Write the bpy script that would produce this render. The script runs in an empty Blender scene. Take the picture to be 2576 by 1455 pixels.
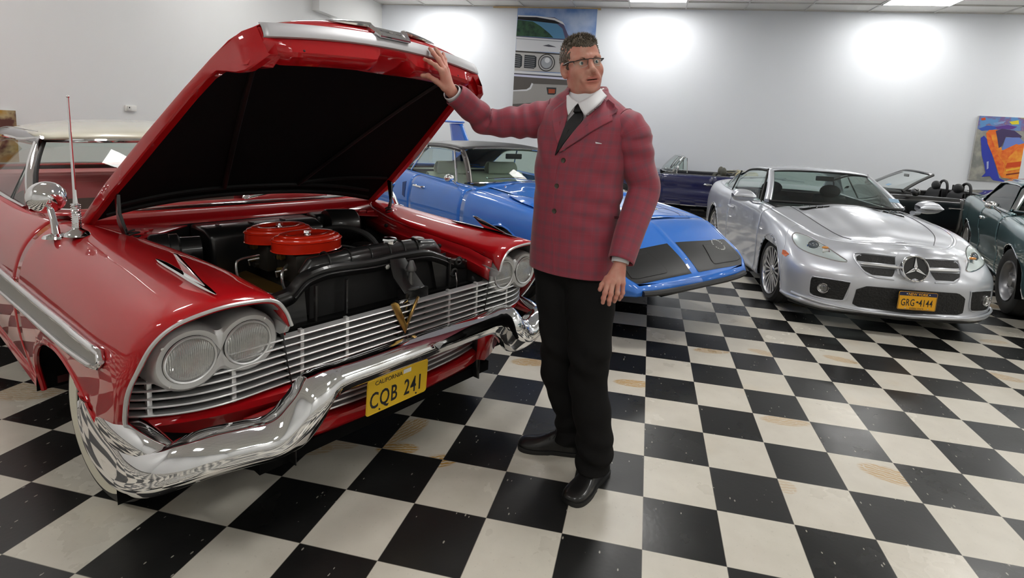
import bpy, bmesh, math, random
import numpy as np
from mathutils import Vector, Matrix
random.seed(7)
PI = math.pi
COL = bpy.context.scene.collection
def V3(*a): return np.array(a, float)

# ---------------------------------------------------------------- materials
MATS = {}
def mat(name, col=(.8, .8, .8), rough=.5, metal=0., coat=0., spec=.5, coatr=.03, trans=0., ior=1.45, emis=None, estr=0., sheen=0., bump=None, alpha=1.):
    if name in MATS: return MATS[name]
    m = bpy.data.materials.new(name); m.use_nodes = True
    b = m.node_tree.nodes['Principled BSDF']
    b.inputs['Base Color'].default_value = (*col, 1)
    b.inputs['Roughness'].default_value = rough
    b.inputs['Metallic'].default_value = metal
    b.inputs['Coat Weight'].default_value = coat
    b.inputs['Coat Roughness'].default_value = coatr
    b.inputs['Specular IOR Level'].default_value = spec
    b.inputs['Transmission Weight'].default_value = trans
    b.inputs['IOR'].default_value = ior
    b.inputs['Sheen Weight'].default_value = sheen
    b.inputs['Alpha'].default_value = alpha
    if emis:
        b.inputs['Emission Color'].default_value = (*emis, 1); b.inputs['Emission Strength'].default_value = estr
    if bump:
        nt = m.node_tree
        tc = nt.nodes.new('ShaderNodeTexCoord'); n = nt.nodes.new('ShaderNodeTexNoise')
        n.inputs['Scale'].default_value = bump[0]; n.inputs['Detail'].default_value = 6
        bp = nt.nodes.new('ShaderNodeBump'); bp.inputs['Strength'].default_value = bump[1]; bp.inputs['Distance'].default_value = bump[2]
        nt.links.new(tc.outputs['Object'], n.inputs['Vector']); nt.links.new(n.outputs['Fac'], bp.inputs['Height'])
        nt.links.new(bp.outputs['Normal'], b.inputs['Normal'])
    MATS[name] = m
    return m
def glassmat(name, tint=(.9, .95, .93), refl=1.0):
    """thin pane: tinted see-through plus a mirror-like fresnel sheen"""
    if name in MATS: return MATS[name]
    m = bpy.data.materials.new(name); m.use_nodes = True; nt = m.node_tree
    for n in list(nt.nodes): nt.nodes.remove(n)
    o = nt.nodes.new('ShaderNodeOutputMaterial'); mx = nt.nodes.new('ShaderNodeMixShader')
    t = nt.nodes.new('ShaderNodeBsdfTransparent'); t.inputs['Color'].default_value = (*tint, 1)
    g = nt.nodes.new('ShaderNodeBsdfGlossy'); g.inputs['Roughness'].default_value = .02
    f = nt.nodes.new('ShaderNodeFresnel'); f.inputs['IOR'].default_value = 1.5
    ge = nt.nodes.new('ShaderNodeNewGeometry'); mi_ = nt.nodes.new('ShaderNodeMath'); mi_.operation = 'MULTIPLY_ADD'; mi_.inputs[1].default_value = -(1.5 - 1 / 1.5); mi_.inputs[2].default_value = 1.5
    nt.links.new(ge.outputs['Backfacing'], mi_.inputs[0]); nt.links.new(mi_.outputs[0], f.inputs['IOR'])
    mu = nt.nodes.new('ShaderNodeMath'); mu.operation = 'MULTIPLY'; mu.inputs[1].default_value = refl; mu.use_clamp = True
    nt.links.new(f.outputs[0], mu.inputs[0]); nt.links.new(mu.outputs[0], mx.inputs[0])
    nt.links.new(t.outputs[0], mx.inputs[1]); nt.links.new(g.outputs[0], mx.inputs[2]); nt.links.new(mx.outputs[0], o.inputs[0])
    MATS[name] = m
    return m

CHROME = mat('chrome', (.86, .86, .87), .05, 1.)
SATIN = mat('satin_silver', (.60, .60, .60), .4, .6)
ALU = mat('anodised_aluminium', (.72, .72, .72), .32, .7)
BLACKP = mat('gloss_black_paint', (.006, .006, .006), .25, coat=.6)
BLACKM = mat('matte_black', (.012, .012, .012), .6)
RUBBER = mat('rubber', (.018, .018, .018), .62)
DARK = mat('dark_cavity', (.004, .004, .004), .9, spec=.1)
GOLD = mat('gold_anodised', (.62, .4, .12), .28, .95)
BRASS = mat('brass', (.55, .38, .12), .35, .9)
GLASS = glassmat('window_glass')
GLASSG = glassmat('green_tinted_glass', (.82, .90, .86))

# ---------------------------------------------------------------- objects
def empty(name, label, cat, loc=(0, 0, 0), rz=0, group=None):
    o = bpy.data.objects.new(name, None); COL.objects.link(o)
    o.empty_display_size = .2
    o.location = loc; o.rotation_euler = (0, 0, rz); o['label'] = label; o['category'] = cat
    if group: o['group'] = group
    return o
def tag(o, label, cat, group=None):
    o['label'] = label; o['category'] = cat
    if group: o['group'] = group
    return o
def struct(o):
    o['kind'] = 'structure'; return o

class MB:
    """collects geometry and links it as one mesh object"""
    def __init__(s): s.v = []; s.f = []
    def add(s, vs, fs):
        k = len(s.v); s.v += [tuple(float(c) for c in v) for v in vs]; s.f += [tuple(i + k for i in f) for f in fs]; return s
    def box(s, c, d, R=None, taper=1.):
        c = np.array(c, float); d = np.array(d, float) / 2
        P = []
        for z in (-1, 1):
            t = taper if z > 0 else 1
            for x, y in ((-1, -1), (1, -1), (1, 1), (-1, 1)): P.append(V3(x * d[0] * t, y * d[1] * t, z * d[2]))
        if R is not None: P = [R @ p for p in P]
        P = [p + c for p in P]
        return s.add(P, [(3, 2, 1, 0), (4, 5, 6, 7), (0, 1, 5, 4), (1, 2, 6, 5), (2, 3, 7, 6), (3, 0, 4, 7)])
    def b2(s, a, b): # box from min to max corner
        a = np.array(a, float); b = np.array(b, float); return s.box((a + b) / 2, np.abs(b - a))
    def grid(s, G, closeu=False, closev=False, flip=False):
        G = np.asarray(G); nu, nv = G.shape[:2]
        F = []
        for i in range(nu if closeu else nu - 1):
            for j in range(nv if closev else nv - 1):
                a = i * nv + j; b = ((i + 1) % nu) * nv + j; c = ((i + 1) % nu) * nv + (j + 1) % nv; d = i * nv + (j + 1) % nv
                F.append((a, d, c, b) if flip else (a, b, c, d))
        return s.add(G.reshape(-1, 3), F)
    def fan(s, ring, flip=False):
        ring = [np.array(p, float) for p in ring]; c = sum(ring) / len(ring); n = len(ring)
        return s.add([c] + ring, [((0, i + 1, (i + 1) % n + 1) if not flip else (0, (i + 1) % n + 1, i + 1)) for i in range(n)])
    def poly(s, pts): return s.add(pts, [tuple(range(len(pts)))])
    def prism(s, pts, off):
        """closed polygon pushed along off, both caps closed"""
        n = len(pts); P = [np.array(p, float) for p in pts]; Q = [p + np.array(off, float) for p in P]
        F = [tuple(range(n))[::-1], tuple(range(n, 2 * n))] + [(i, (i + 1) % n, (i + 1) % n + n, i + n) for i in range(n)]
        return s.add(P + Q, F)
    def tube(s, pts, r, n=8, cap=True, sy=1., close=False, up=None):
        """sweep of a round (or flattened) section along pts; r may be a list"""
        P = [np.array(p, float) for p in pts]; m = len(P)
        R = r if hasattr(r, '__len__') else [r] * m
        T = []
        for i in range(m):
            a = P[(i - 1) % m] if (i or close) else P[i]; b = P[(i + 1) % m] if (i < m - 1 or close) else P[i]
            t = b - a; T.append(t / (np.linalg.norm(t) + 1e-12))
        u = np.array(up, float) if up is not None else (V3(0, 0, 1) if abs(T[0][2]) < .9 else V3(1, 0, 0))
        rings = []
        for i in range(m):
            if up is not None: u = np.array(up, float)
            u = u - T[i] * (u @ T[i]); u /= np.linalg.norm(u) + 1e-12; w = np.cross(T[i], u)
            rings.append([P[i] + R[i] * (math.cos(2 * PI * k / n) * w + sy * math.sin(2 * PI * k / n) * u) for k in range(n)])
        s.grid(np.array(rings), closeu=close, closev=True, flip=True)
        if cap and not close: s.fan(rings[0], True); s.fan(rings[-1])
        return s
    def lathe(s, prof, o=(0, 0, 0), ax=(0, 0, 1), n=32, sx=1., sy=1., a0=0, a1=2 * PI):
        """prof: (radius, height) list around axis ax through o"""
        ax = np.array(ax, float); ax /= np.linalg.norm(ax)
        u = np.cross(ax, V3(0, 0, 1) if abs(ax[2]) < .9 else V3(1, 0, 0)); u /= np.linalg.norm(u); w = np.cross(ax, u); o = np.array(o, float)
        full = abs(a1 - a0 - 2 * PI) < 1e-6; k = n if full else n + 1
        G = [[o + ax * h + r * (math.cos(a0 + (a1 - a0) * i / n) * u * sx + math.sin(a0 + (a1 - a0) * i / n) * w * sy) for r, h in prof] for i in range(k)]
        return s.grid(np.array(G), closeu=full)
    def cyl(s, a, b, r, n=16, r2=None): return s.tube([a, b], [r, r if r2 is None else r2], n)
    def ball(s, c, r, n=12):
        r = np.array(r if hasattr(r, '__len__') else (r,) * 3, float); c = np.array(c, float)
        G = [[c + r * V3(math.sin(PI * j / n) * math.cos(2 * PI * i / (2 * n)), math.sin(PI * j / n) * math.sin(2 * PI * i / (2 * n)), math.cos(PI * j / n)) for j in range(n + 1)] for i in range(2 * n)]
        return s.grid(np.array(G), closeu=True, flip=True)
    def mirror_y(s):
        k = len(s.v); s.v += [(x, -y, z) for x, y, z in s.v]; s.f += [tuple(i + k for i in reversed(f)) for f in s.f]; return s
    def xf(s, fn): s.v = [tuple(fn(np.array(v))) for v in s.v]; return s
    def build(s, name, m, parent=None, smooth=True, bevel=0., sub=0, solid=0., auto=40, weld=True, label=None, seg=2):
        me = bpy.data.meshes.new(name); me.from_pydata(s.v, [], s.f)
        bm = bmesh.new(); bm.from_mesh(me)
        if weld: bmesh.ops.remove_doubles(bm, verts=bm.verts, dist=2e-5)
        bmesh.ops.recalc_face_normals(bm, faces=bm.faces)
        if bevel:
            bm.normal_update()
            ed = [e for e in bm.edges if len(e.link_faces) == 2 and e.calc_face_angle(0) > math.radians(35)]
            if ed: bmesh.ops.bevel(bm, geom=ed, offset=bevel, segments=seg, profile=.6, affect='EDGES', clamp_overlap=True)
        bm.to_mesh(me); bm.free()
        for mm in (m if isinstance(m, (list, tuple)) else [m]): me.materials.append(mm)
        o = bpy.data.objects.new(name, me); COL.objects.link(o)
        if solid:
            md = o.modifiers.new('solid', 'SOLIDIFY'); md.thickness = solid; md.offset = -1
        if sub:
            md = o.modifiers.new('sub', 'SUBSURF'); md.levels = sub; md.render_levels = sub
        if smooth:
            me.polygons.foreach_set('use_smooth', [True] * len(me.polygons))
            if not sub:
                try: me.set_sharp_from_angle(angle=math.radians(auto))
                except Exception: pass
        if parent: o.parent = parent
        if label: o['label'] = label
        return o

def text_mb(txt, size, origin, ux, uy, depth=.001, sx=1., bold=0., align='CENTER', spacing=1.):
    """lettering as solid geometry: baseline origin, ux along text, uy up"""
    cu = bpy.data.curves.new('t', 'FONT'); cu.body = txt; cu.size = size; cu.align_x = align; cu.extrude = depth / 2; cu.offset = bold; cu.space_character = spacing; cu.resolution_u = 3
    ob = bpy.data.objects.new('t', cu); COL.objects.link(ob)
    dg = bpy.context.evaluated_depsgraph_get(); dg.update()
    me = bpy.data.meshes.new_from_object(ob.evaluated_get(dg))
    ux = np.array(ux, float); uy = np.array(uy, float); n = np.cross(ux, uy); o = np.array(origin, float)
    b = MB(); b.add([o + ux * v.co.x * sx + uy * v.co.y + n * (v.co.z + depth / 2) for v in me.vertices], [tuple(p.vertices) for p in me.polygons])
    bpy.data.objects.remove(ob); bpy.data.curves.remove(cu); bpy.data.meshes.remove(me)
    return b

# ---------------------------------------------------------------- curve helpers
def cr(P, n, t=None):
    """Catmull-Rom through points P (m,k) resampled to n"""
    P = np.asarray(P, float); m = len(P)
    if m == 2: 
        s = np.linspace(0, 1, n)[:, None]; return P[0] * (1 - s) + P[1] * s
    s = np.linspace(0, m - 1, n) if t is None else np.asarray(t)
    i = np.clip(s.astype(int), 0, m - 2); u = (s - i)[:, None]
    g = lambda k: P[np.clip(k, 0, m - 1)]
    p0, p1, p2, p3 = g(i - 1), g(i), g(i + 1), g(i + 2)
    p0 = np.where((i == 0)[:, None], 2 * p1 - p2, p0); p3 = np.where((i == m - 2)[:, None], 2 * p2 - p1, p3)
    return .5 * (2 * p1 + (p2 - p0) * u + (2 * p0 - 5 * p1 + 4 * p2 - p3) * u ** 2 + (3 * p1 - p0 - 3 * p2 + p3) * u ** 3)
def arc_resample(P, n):
    P = np.asarray(P, float); d = np.r_[0, np.cumsum(np.linalg.norm(np.diff(P, axis=0), axis=1))]
    s = np.linspace(0, d[-1], n); return np.stack([np.interp(s, d, P[:, k]) for k in range(P.shape[1])], 1)
def loft(rows, nu, nv):
    """rows of control points -> smooth (nu,nv,3) grid; u runs across rows"""
    R = np.array([cr(r, nv) for r in rows]); 
    return np.stack([cr(R[:, j], nu) for j in range(nv)], 1)
def sst(x, a, b):
    t = np.clip((x - a) / (b - a), 0, 1); return t * t * (3 - 2 * t)
def rrect(w, h, r, n=5):
    """rounded rectangle outline (2-D)"""
    P = []
    for cx, cy, a in ((w / 2 - r, h / 2 - r, 0), (-w / 2 + r, h / 2 - r, 90), (-w / 2 + r, -h / 2 + r, 180), (w / 2 - r, -h / 2 + r, 270)):
        for k in range(n + 1):
            t = math.radians(a + 90 * k / n); P.append((cx + r * math.cos(t), cy + r * math.sin(t)))
    return P
def local(parent_pose, p): return p

# ---------------------------------------------------------------- camera
sc = bpy.context.scene
cam = bpy.data.cameras.new('camera'); co = bpy.data.objects.new('camera', cam); COL.objects.link(co); sc.camera = co
W, H = 2576, 1455
cam.sensor_width = 36; cam.sensor_fit = 'HORIZONTAL'; cam.lens = 1344.32 / W * 36
cam.shift_x = -(1362.33 - W / 2) / W; cam.shift_y = (519.84 - H / 2) / W
cam.clip_start = .05; cam.clip_end = 100
R_ = np.array([[0.9784, 0.1980, 0.0597], [0.0850, -0.1231, -0.9888], [-0.1884, 0.9724, -0.1375]])
R_ = np.array([[0.978381, 0.198048, 0.05956], [0.085143, -0.123277, -0.988713], [-0.18847, 0.972409, -0.137474]])
Mx = Matrix(((R_[0][0], -R_[1][0], -R_[2][0], 0), (R_[0][1], -R_[1][1], -R_[2][1], 0), (R_[0][2], -R_[1][2], -R_[2][2], 0), (0, 0, 0, 1)))
co.matrix_world = Matrix.Translation(Vector((-0.1010, -4.9127, 1.5261))) @ Mx
sc.view_settings.view_transform = 'Standard'; sc.view_settings.look = 'None'; sc.view_settings.gamma = 1; sc.view_settings.use_curve_mapping = False
sc.view_settings.exposure = 1.25
wd = bpy.data.worlds.new('world'); sc.world = wd; wd.use_nodes = True
wd.node_tree.nodes['Background'].inputs[0].default_value = (.8, .87, 1, 1); wd.node_tree.nodes['Background'].inputs[1].default_value = .15
sc.cycles.max_bounces = 8; sc.cycles.glossy_bounces = 4; sc.cycles.transparent_max_bounces = 16
sc.cycles.sample_clamp_indirect = 6.; sc.cycles.caustics_reflective = False; sc.cycles.caustics_refractive = False

# ---------------------------------------------------------------- the room
XL, XR, YB, YF, HC = -6.80, 9.6, 7.64, -8.6, 4.38
T = .3048
def floor_material():
    m = bpy.data.materials.new('checkered_vinyl_tile'); m.use_nodes = True; nt = m.node_tree; N = nt.nodes; L = nt.links
    b = N['Principled BSDF']; tc = N.new('ShaderNodeTexCoord')
    def math_(op, a, b_=None, clamp=False):
        n = N.new('ShaderNodeMath'); n.operation = op; n.use_clamp = clamp
        for i, x in enumerate((a, b_)):
            if x is None: continue
            if isinstance(x, (int, float)): n.inputs[i].default_value = x
            else: L.new(x, n.inputs[i])
        return n.outputs[0]
    def mix(f, a, b_):
        n = N.new('ShaderNodeMix'); n.data_type = 'RGBA'
        for k, x in ((0, f), (6, a), (7, b_)):
            if isinstance(x, (int, float)): n.inputs[k].default_value = x
            elif isinstance(x, tuple): n.inputs[k].default_value = (*x, 1)
            else: L.new(x, n.inputs[k])
        return n.outputs[2]
    def noise(sc_, det=3, vec=None, dist=0):
        n = N.new('ShaderNodeTexNoise'); n.inputs['Scale'].default_value = sc_; n.inputs['Detail'].default_value = det; n.inputs['Distortion'].default_value = dist
        L.new(vec if vec is not None else tc.outputs['Object'], n.inputs['Vector']); return n.outputs['Fac']
    sep = N.new('ShaderNodeSeparateXYZ'); L.new(tc.outputs['Object'], sep.inputs[0]); X, Y = sep.outputs[0], sep.outputs[1]
    tx = math_('DIVIDE', X, T); ty = math_('DIVIDE', Y, T)
    fx = math_('FLOOR', tx); fy = math_('FLOOR', ty)
    par = math_('ABSOLUTE', math_('MODULO', math_('ADD', math_('ADD', fx, fy), 1000), 2))   # 1 -> white
    isw = math_('GREATER_THAN', par, .5)
    # per tile random
    cmb = N.new('ShaderNodeCombineXYZ'); L.new(fx, cmb.inputs[0]); L.new(fy, cmb.inputs[1])
    wn = N.new('ShaderNodeTexWhiteNoise'); wn.noise_dimensions = '3D'; L.new(cmb.outputs[0], wn.inputs['Vector']); rnd = wn.outputs['Value']
    n1 = noise(9, 8); n2 = noise(60, 6)
    white = mix(math_('MULTIPLY', n1, .9), (.74, .70, .61), (.58, .54, .46))
    white = mix(math_('MULTIPLY', math_('GREATER_THAN', n2, .66), .25), white, (.45, .42, .36))
    white = mix(math_('MULTIPLY', rnd, .13), white, (.50, .47, .42))
    black = mix(n1, (.008, .008, .008), (.017, .017, .016))
    vor = N.new('ShaderNodeTexVoronoi'); vor.inputs['Scale'].default_value = 34; vor.distance = 'EUCLIDEAN'
    sc2 = N.new('ShaderNodeMapping'); sc2.inputs['Scale'].default_value = (1, .45, 1); sc2.inputs['Rotation'].default_value = (0, 0, .5); L.new(tc.outputs['Object'], sc2.inputs[0]); L.new(sc2.outputs[0], vor.inputs['Vector'])
    spk = math_('MULTIPLY', math_('LESS_THAN', vor.outputs['Distance'], .11), math_('GREATER_THAN', noise(14, 2), .5))
    black = mix(math_('MULTIPLY', spk, .75), black, (.42, .40, .34))
    base = mix(isw, black, white)
    # tyre print stains (adhesive residue showing through the light tiles)
    tot = None
    for (sx, sy, rx, ry, an, st) in STAINS:
        c_, s_ = math.cos(an), math.sin(an)
        dx = math_('SUBTRACT', X, sx); dy = math_('SUBTRACT', Y, sy)
        u = math_('ADD', math_('MULTIPLY', dx, c_ / rx), math_('MULTIPLY', dy, s_ / rx))
        v = math_('ADD', math_('MULTIPLY', dx, -s_ / ry), math_('MULTIPLY', dy, c_ / ry))
        r2 = math_('ADD', math_('MULTIPLY', u, u), math_('MULTIPLY', v, v))
        k = math_('MULTIPLY', math_('MULTIPLY', math_('SUBTRACT', 1.1, r2), 3., True), st)
        w = math_('SINE', math_('ADD', math_('MULTIPLY', v, ry * 330), math_('MULTIPLY', noise(38, 1), 7)))
        k = math_('MULTIPLY', k, math_('ADD', math_('MULTIPLY', math_('GREATER_THAN', w, -.35), .8), .2))
        tot = k if tot is None else math_('MAXIMUM', tot, k)
    ns = math_('GREATER_THAN', noise(26, 4), .36)
    tot = math_('MULTIPLY', math_('MULTIPLY', tot, isw), math_('ADD', math_('MULTIPLY', ns, .7), .3))
    big = math_('MULTIPLY', math_('MULTIPLY', math_('SUBTRACT', noise(1.7, 5), .60), 4., True), isw)
    base = mix(math_('MULTIPLY', big, .35), base, (.62, .43, .2))
    base = mix(tot, base, (.52, .31, .09))
    # seams
    ex = math_('ABSOLUTE', math_('SUBTRACT', math_('FRACT', tx), .5)); ey = math_('ABSOLUTE', math_('SUBTRACT', math_('FRACT', ty), .5))
    seam = math_('GREATER_THAN', math_('MAXIMUM', ex, ey), .4955)
    base = mix(math_('MULTIPLY', seam, .55), base, (.20, .18, .15))
    L.new(base, b.inputs['Base Color'])
    rg = math_('ADD', math_('ADD', math_('MULTIPLY', noise(5, 6), .16), math_('MULTIPLY', rnd, .14)), .17)
    L.new(rg, b.inputs['Roughness']); b.inputs['Specular IOR Level'].default_value = .42
    bp = N.new('ShaderNodeBump'); bp.inputs['Strength'].default_value = .12; bp.inputs['Distance'].default_value = .004
    hh = math_('ADD', math_('MULTIPLY', noise(55, 5), .7), math_('MULTIPLY', rnd, .0)); L.new(hh, bp.inputs['Height']); L.new(bp.outputs[0], b.inputs['Normal'])
    return m
def ceiling_material():
    m = mat('ceiling_tile_panel', (.80, .79, .76), .85, spec=.2, bump=(220, .35, .002)); nt = m.node_tree; N = nt.nodes; L = nt.links
    return m
STAINS = []
WALLW = mat('white_wall_paint', (.80, .83, .88), .62, spec=.3, bump=(300, .15, .001))
WALLG = mat('warm_white_wall_paint', (.76, .765, .76), .7, spec=.3, bump=(300, .15, .001))
TRIMW = mat('white_trim', (.75, .75, .74), .5)
STAINS = [(-1.195, -2.581, 0.16, 0.07, 1.1, 0.8), (-1.149, -2.726, 0.1, 0.05, 0.3, 1.0), (-0.927, -2.756, 0.09, 0.05, 0.5, 1.0), (-1.54, -2.844, 0.12, 0.05, 0.3, 0.6), (-1.429, -2.777, 0.1, 0.04, 0.3, 0.5), (-0.071, -1.67, 0.13, 0.05, 0.1, 1.0), (-0.769, -1.585, 0.12, 0.06, 0.2, 0.9), (1.154, -2.249, 0.13, 0.07, -0.3, 0.7), (0.476, -0.947, 0.14, 0.05, 0.2, 0.8), (0.884, -0.856, 0.14, 0.05, -0.3, 0.6), (1.411, -0.784, 0.12, 0.05, -0.3, 0.7), (2.476, -0.718, 0.14, 0.06, -0.3, 0.6), (0.776, -1.867, 0.14, 0.05, 0.1, 0.6), (0.632, -2.491, 0.05, 0.05, 0.1, 0.4), (1.537, 0.566, 0.16, 0.06, 0.2, 0.6), (2.89, 0.105, 0.12, 0.05, 0.2, 0.5), (-0.694, -1.019, 0.06, 0.04, 0.1, 1.0), (-3.245, -2.817, 0.2, 0.1, 0.2, 0.5), (3.401, 1.372, 0.3, 0.1, 0.0, 0.8)]
FLOORM = floor_material()
struct(MB().b2((XL - .2, YF - .2, -.1), (XR + .2, YB + .2, 0)).build('floor', FLOORM, smooth=False))
struct(MB().b2((XL - .2, YF - .2, HC + .02), (XR + .2, YB + .2, HC + .14)).build('ceiling', ceiling_material(), smooth=False))
struct(MB().b2((XL - .2, YB, 0), (XR + .2, YB + .15, HC + .02)).build('wall_back', WALLW, smooth=False))
struct(MB().b2((XL - .2, YF, 0), (XL, YB, HC + .02)).build('wall_left', WALLG, smooth=False))
struct(MB().b2((XR, YF, 0), (XR + .15, YB, HC + .02)).build('wall_right', WALLG, smooth=False))
struct(MB().b2((XL - .2, YF - .15, 0), (XR + .15, YF, HC + .02)).build('wall_front', WALLG, smooth=False))
BB = mat('baseboard_vinyl', (.05, .05, .05), .5)
struct(MB().b2((XL, YB - .012, 0), (XR, YB, .1)).build('baseboard_back', BB, smooth=False))
struct(MB().b2((XL, YF, 0), (XL + .012, YB, .1)).build('baseboard_left', BB, smooth=False))
# suspended ceiling grid: 4 ft along x, 2 ft along y
X0, GX, GY = -.80, 1.2192, .6096
g = MB()
x = X0 - GX * 5
while x < XR:
    if x > XL: g.b2((x - .012, YF, HC - .004), (x + .012, YB, HC + .02))
    x += GX
y = YB - GY
while y > YF:
    g.b2((XL, y - .012, HC - .005), (XR, y + .012, HC + .02)); y -= GY
g.b2((XL, YB - .02, HC - .004), (XR, YB, HC + .02)).b2((XL, YF, HC - .004), (XL + .02, YB, HC + .02))
struct(g.build('trim_1', mat('ceiling_grid_metal', (.66, .65, .62), .5), smooth=False))
# troffer lights
LIGHTE = mat('fluorescent_diffuser', (.9, .9, .9), .5, emis=(1., .985, .95), estr=11.)
RIM = mat('troffer_frame', (.8, .8, .8), .5)
def troffer(cx, cy, label):
    t = empty('ceiling_light', label, 'ceiling light', (cx, cy, HC - .006), 0, 'recessed fluorescent ceiling lights')
    w, d = GX / 2 - .014, GY / 2 - .014
    f = MB()
    for a, b in (((-w, -d), (w, -d + .02)), ((-w, d - .02), (w, d)), ((-w, -d), (-w + .02, d)), ((w - .02, -d), (w, d))):
        f.b2((*a, -.006), (*b, .02))
    f.build('frame', RIM, t, smooth=False)
    MB().b2((-w + .02, -d + .02, -.002), (w - .02, d - .02, .012)).build('diffuser', LIGHTE, t, smooth=False)
    return t
for (i, cx) in enumerate((X0 - 3.5 * GX, X0 + .5 * GX, X0 + 4.5 * GX, X0 + 8 * GX - .5 * GX)):
    for j, ky in enumerate((1, 8, 15, 22)):
        cy = YB - GY * (ky + .5)
        if j == 0 and i == 2: lab = 'recessed ceiling light above the silver coupe, nearest to the white back wall'
        elif j == 0 and i == 1: lab = 'recessed ceiling light just right of the hanging car banner, cut by the top edge'
        else: lab = 'recessed fluorescent ceiling light out of frame overhead'
        troffer(cx, cy, lab)
# steel door in the back wall with its small window panel
door = MB().b2((-6.35, YB - .03, 0), (-5.45, YB + .01, 1.98)).build('door_1', mat('white_door_paint', (.74, .76, .77), .45), smooth=False, bevel=.004); struct(door)
MB().b2((-6.45, YB - .02, 0), (-6.35, YB, 2.02)).b2((-5.45, YB - .02, 0), (-5.37, YB, 2.02)).b2((-6.45, YB - .02, 1.98), (-5.37, YB, 2.06)).build('frame', TRIMW, door, smooth=False)
MB().b2((-6.15, YB - .045, 1.72), (-5.62, YB - .028, 1.86)).build('door_sign', mat('paper', (.88, .88, .86), .6), door, smooth=False)
# boxed bulkhead high on the left wall
struct(MB().b2((XL - .01, 4.85, 3.62), (XL + .16, 5.5, HC)).build('trim_2', WALLG, smooth=False, bevel=.004))
# outlet / thermostat plates on the left wall
t = empty('wall_outlet', 'small white switch box on the left wall above the cream car roof', 'wall outlet', (XL, 0.98, 1.515), 0)
MB().box((.012, 0, 0), (.024, .15, .075)).build('cover_plate', mat('ivory_plastic', (.82, .81, .77), .4), t, bevel=.004)
MB().box((.03, -.035, 0), (.02, .05, .055)).build('switch_box', mat('ivory_plastic2', (.7, .7, .67), .4), t, bevel=.003)
MB().box((.041, -.04, .01), (.004, .012, .018)).build('switch', BLACKM, t)

# ---------------------------------------------------------------- banner and paintings
def flatlayers(name, parent, layers, plane, base_off, label=None):
    """printed picture: thin coplanar colour fields stacked fractions of a millimetre apart"""
    b = MB(); ms = []; idx = []
    for k, (pts, m) in enumerate(layers):
        if m not in ms: ms.append(m)
        if plane == 'y': P = [(p[0], base_off - .0006 * (k + 1), p[2]) for p in pts]
        else: P = [(base_off + .0006 * (k + 1), p[1], p[2]) for p in pts]
        b.poly(P); idx.append(ms.index(m))
    me = bpy.data.meshes.new(name); me.from_pydata(b.v, [], b.f)
    for m in ms: me.materials.append(m)
    for p, i in zip(me.polygons, idx): p.material_index = i
    bm = bmesh.new(); bm.from_mesh(me)
    for f in bm.faces:
        f.normal_update()
        d = f.normal.y if plane == 'y' else -f.normal.x
        if d > 0: f.normal_flip()
    bmesh.ops.triangulate(bm, faces=bm.faces); bm.to_mesh(me); bm.free()
    o = bpy.data.objects.new(name, me); COL.objects.link(o); o.parent = parent
    if label: o['label'] = label
    return o
def pm(n, c, r=.5): return mat('print_' + n, c, r, spec=.3)
def noisemat(name, c1, c2, scale, rough=.6, thr=None, c3=None):
    m = mat(name, c1, rough); nt = m.node_tree; N = nt.nodes; L = nt.links
    tc = N.new('ShaderNodeTexCoord'); n = N.new('ShaderNodeTexNoise'); n.inputs['Scale'].default_value = scale; n.inputs['Detail'].default_value = 5
    r = N.new('ShaderNodeValToRGB'); r.color_ramp.elements[0].color = (*c1, 1); r.color_ramp.elements[1].color = (*c2, 1)
    r.color_ramp.elements[0].position = .38; r.color_ramp.elements[1].position = .62
    if c3: e = r.color_ramp.elements.new(.5); e.color = (*c3, 1)
    L.new(tc.outputs['Object'], n.inputs['Vector']); L.new(n.outputs['Fac'], r.inputs[0]); L.new(r.outputs[0], N['Principled BSDF'].inputs['Base Color'])
    return m
YP = YB - .03
bn = empty('hanging_banner', 'tall banner showing a silver muscle car front, hanging from a wooden dowel', 'banner', (-2.44, YB, 4.3))
def toloc(o, e): o.matrix_parent_inverse = Matrix.Translation(-Vector(e.location)); return o
dw = MB().b2((-3.96, YB - .05, 4.345), (-3.36, YB - .015, 4.375)).b2((-3.36, YB - .045, 4.35), (-1.5, YB - .02, 4.372)).b2((-1.5, YB - .05, 4.33), (-1.44, YB - .015, 4.372)).build('dowel', mat('pale_wood', (.58, .42, .22), .6), bn, bevel=.003); toloc(dw, bn)
BXL, BXR = -3.375, -1.515
sh = MB().b2((BXL, YP, 1.75), (BXR, YP + .006, 4.36)).build('sheet', mat('banner_vinyl', (.72, .73, .74), .4), bn, smooth=False); toloc(sh, bn)
bz = lambda z0, z1: [(BXL, YP, z0), (BXR, YP, z0), (BXR, YP, z1), (BXL, YP, z1)]
WY = 7.61
skym = noisemat('print_sky', (.12, .24, .55), (.42, .52, .72), 1.6)
treem = noisemat('print_tree', (.008, .03, .02), (.03, .09, .04), 9)
def clipx(P): return [(min(max(p[0], BXL + .002), BXR - .002), p[1], p[2]) for p in P]
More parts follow.
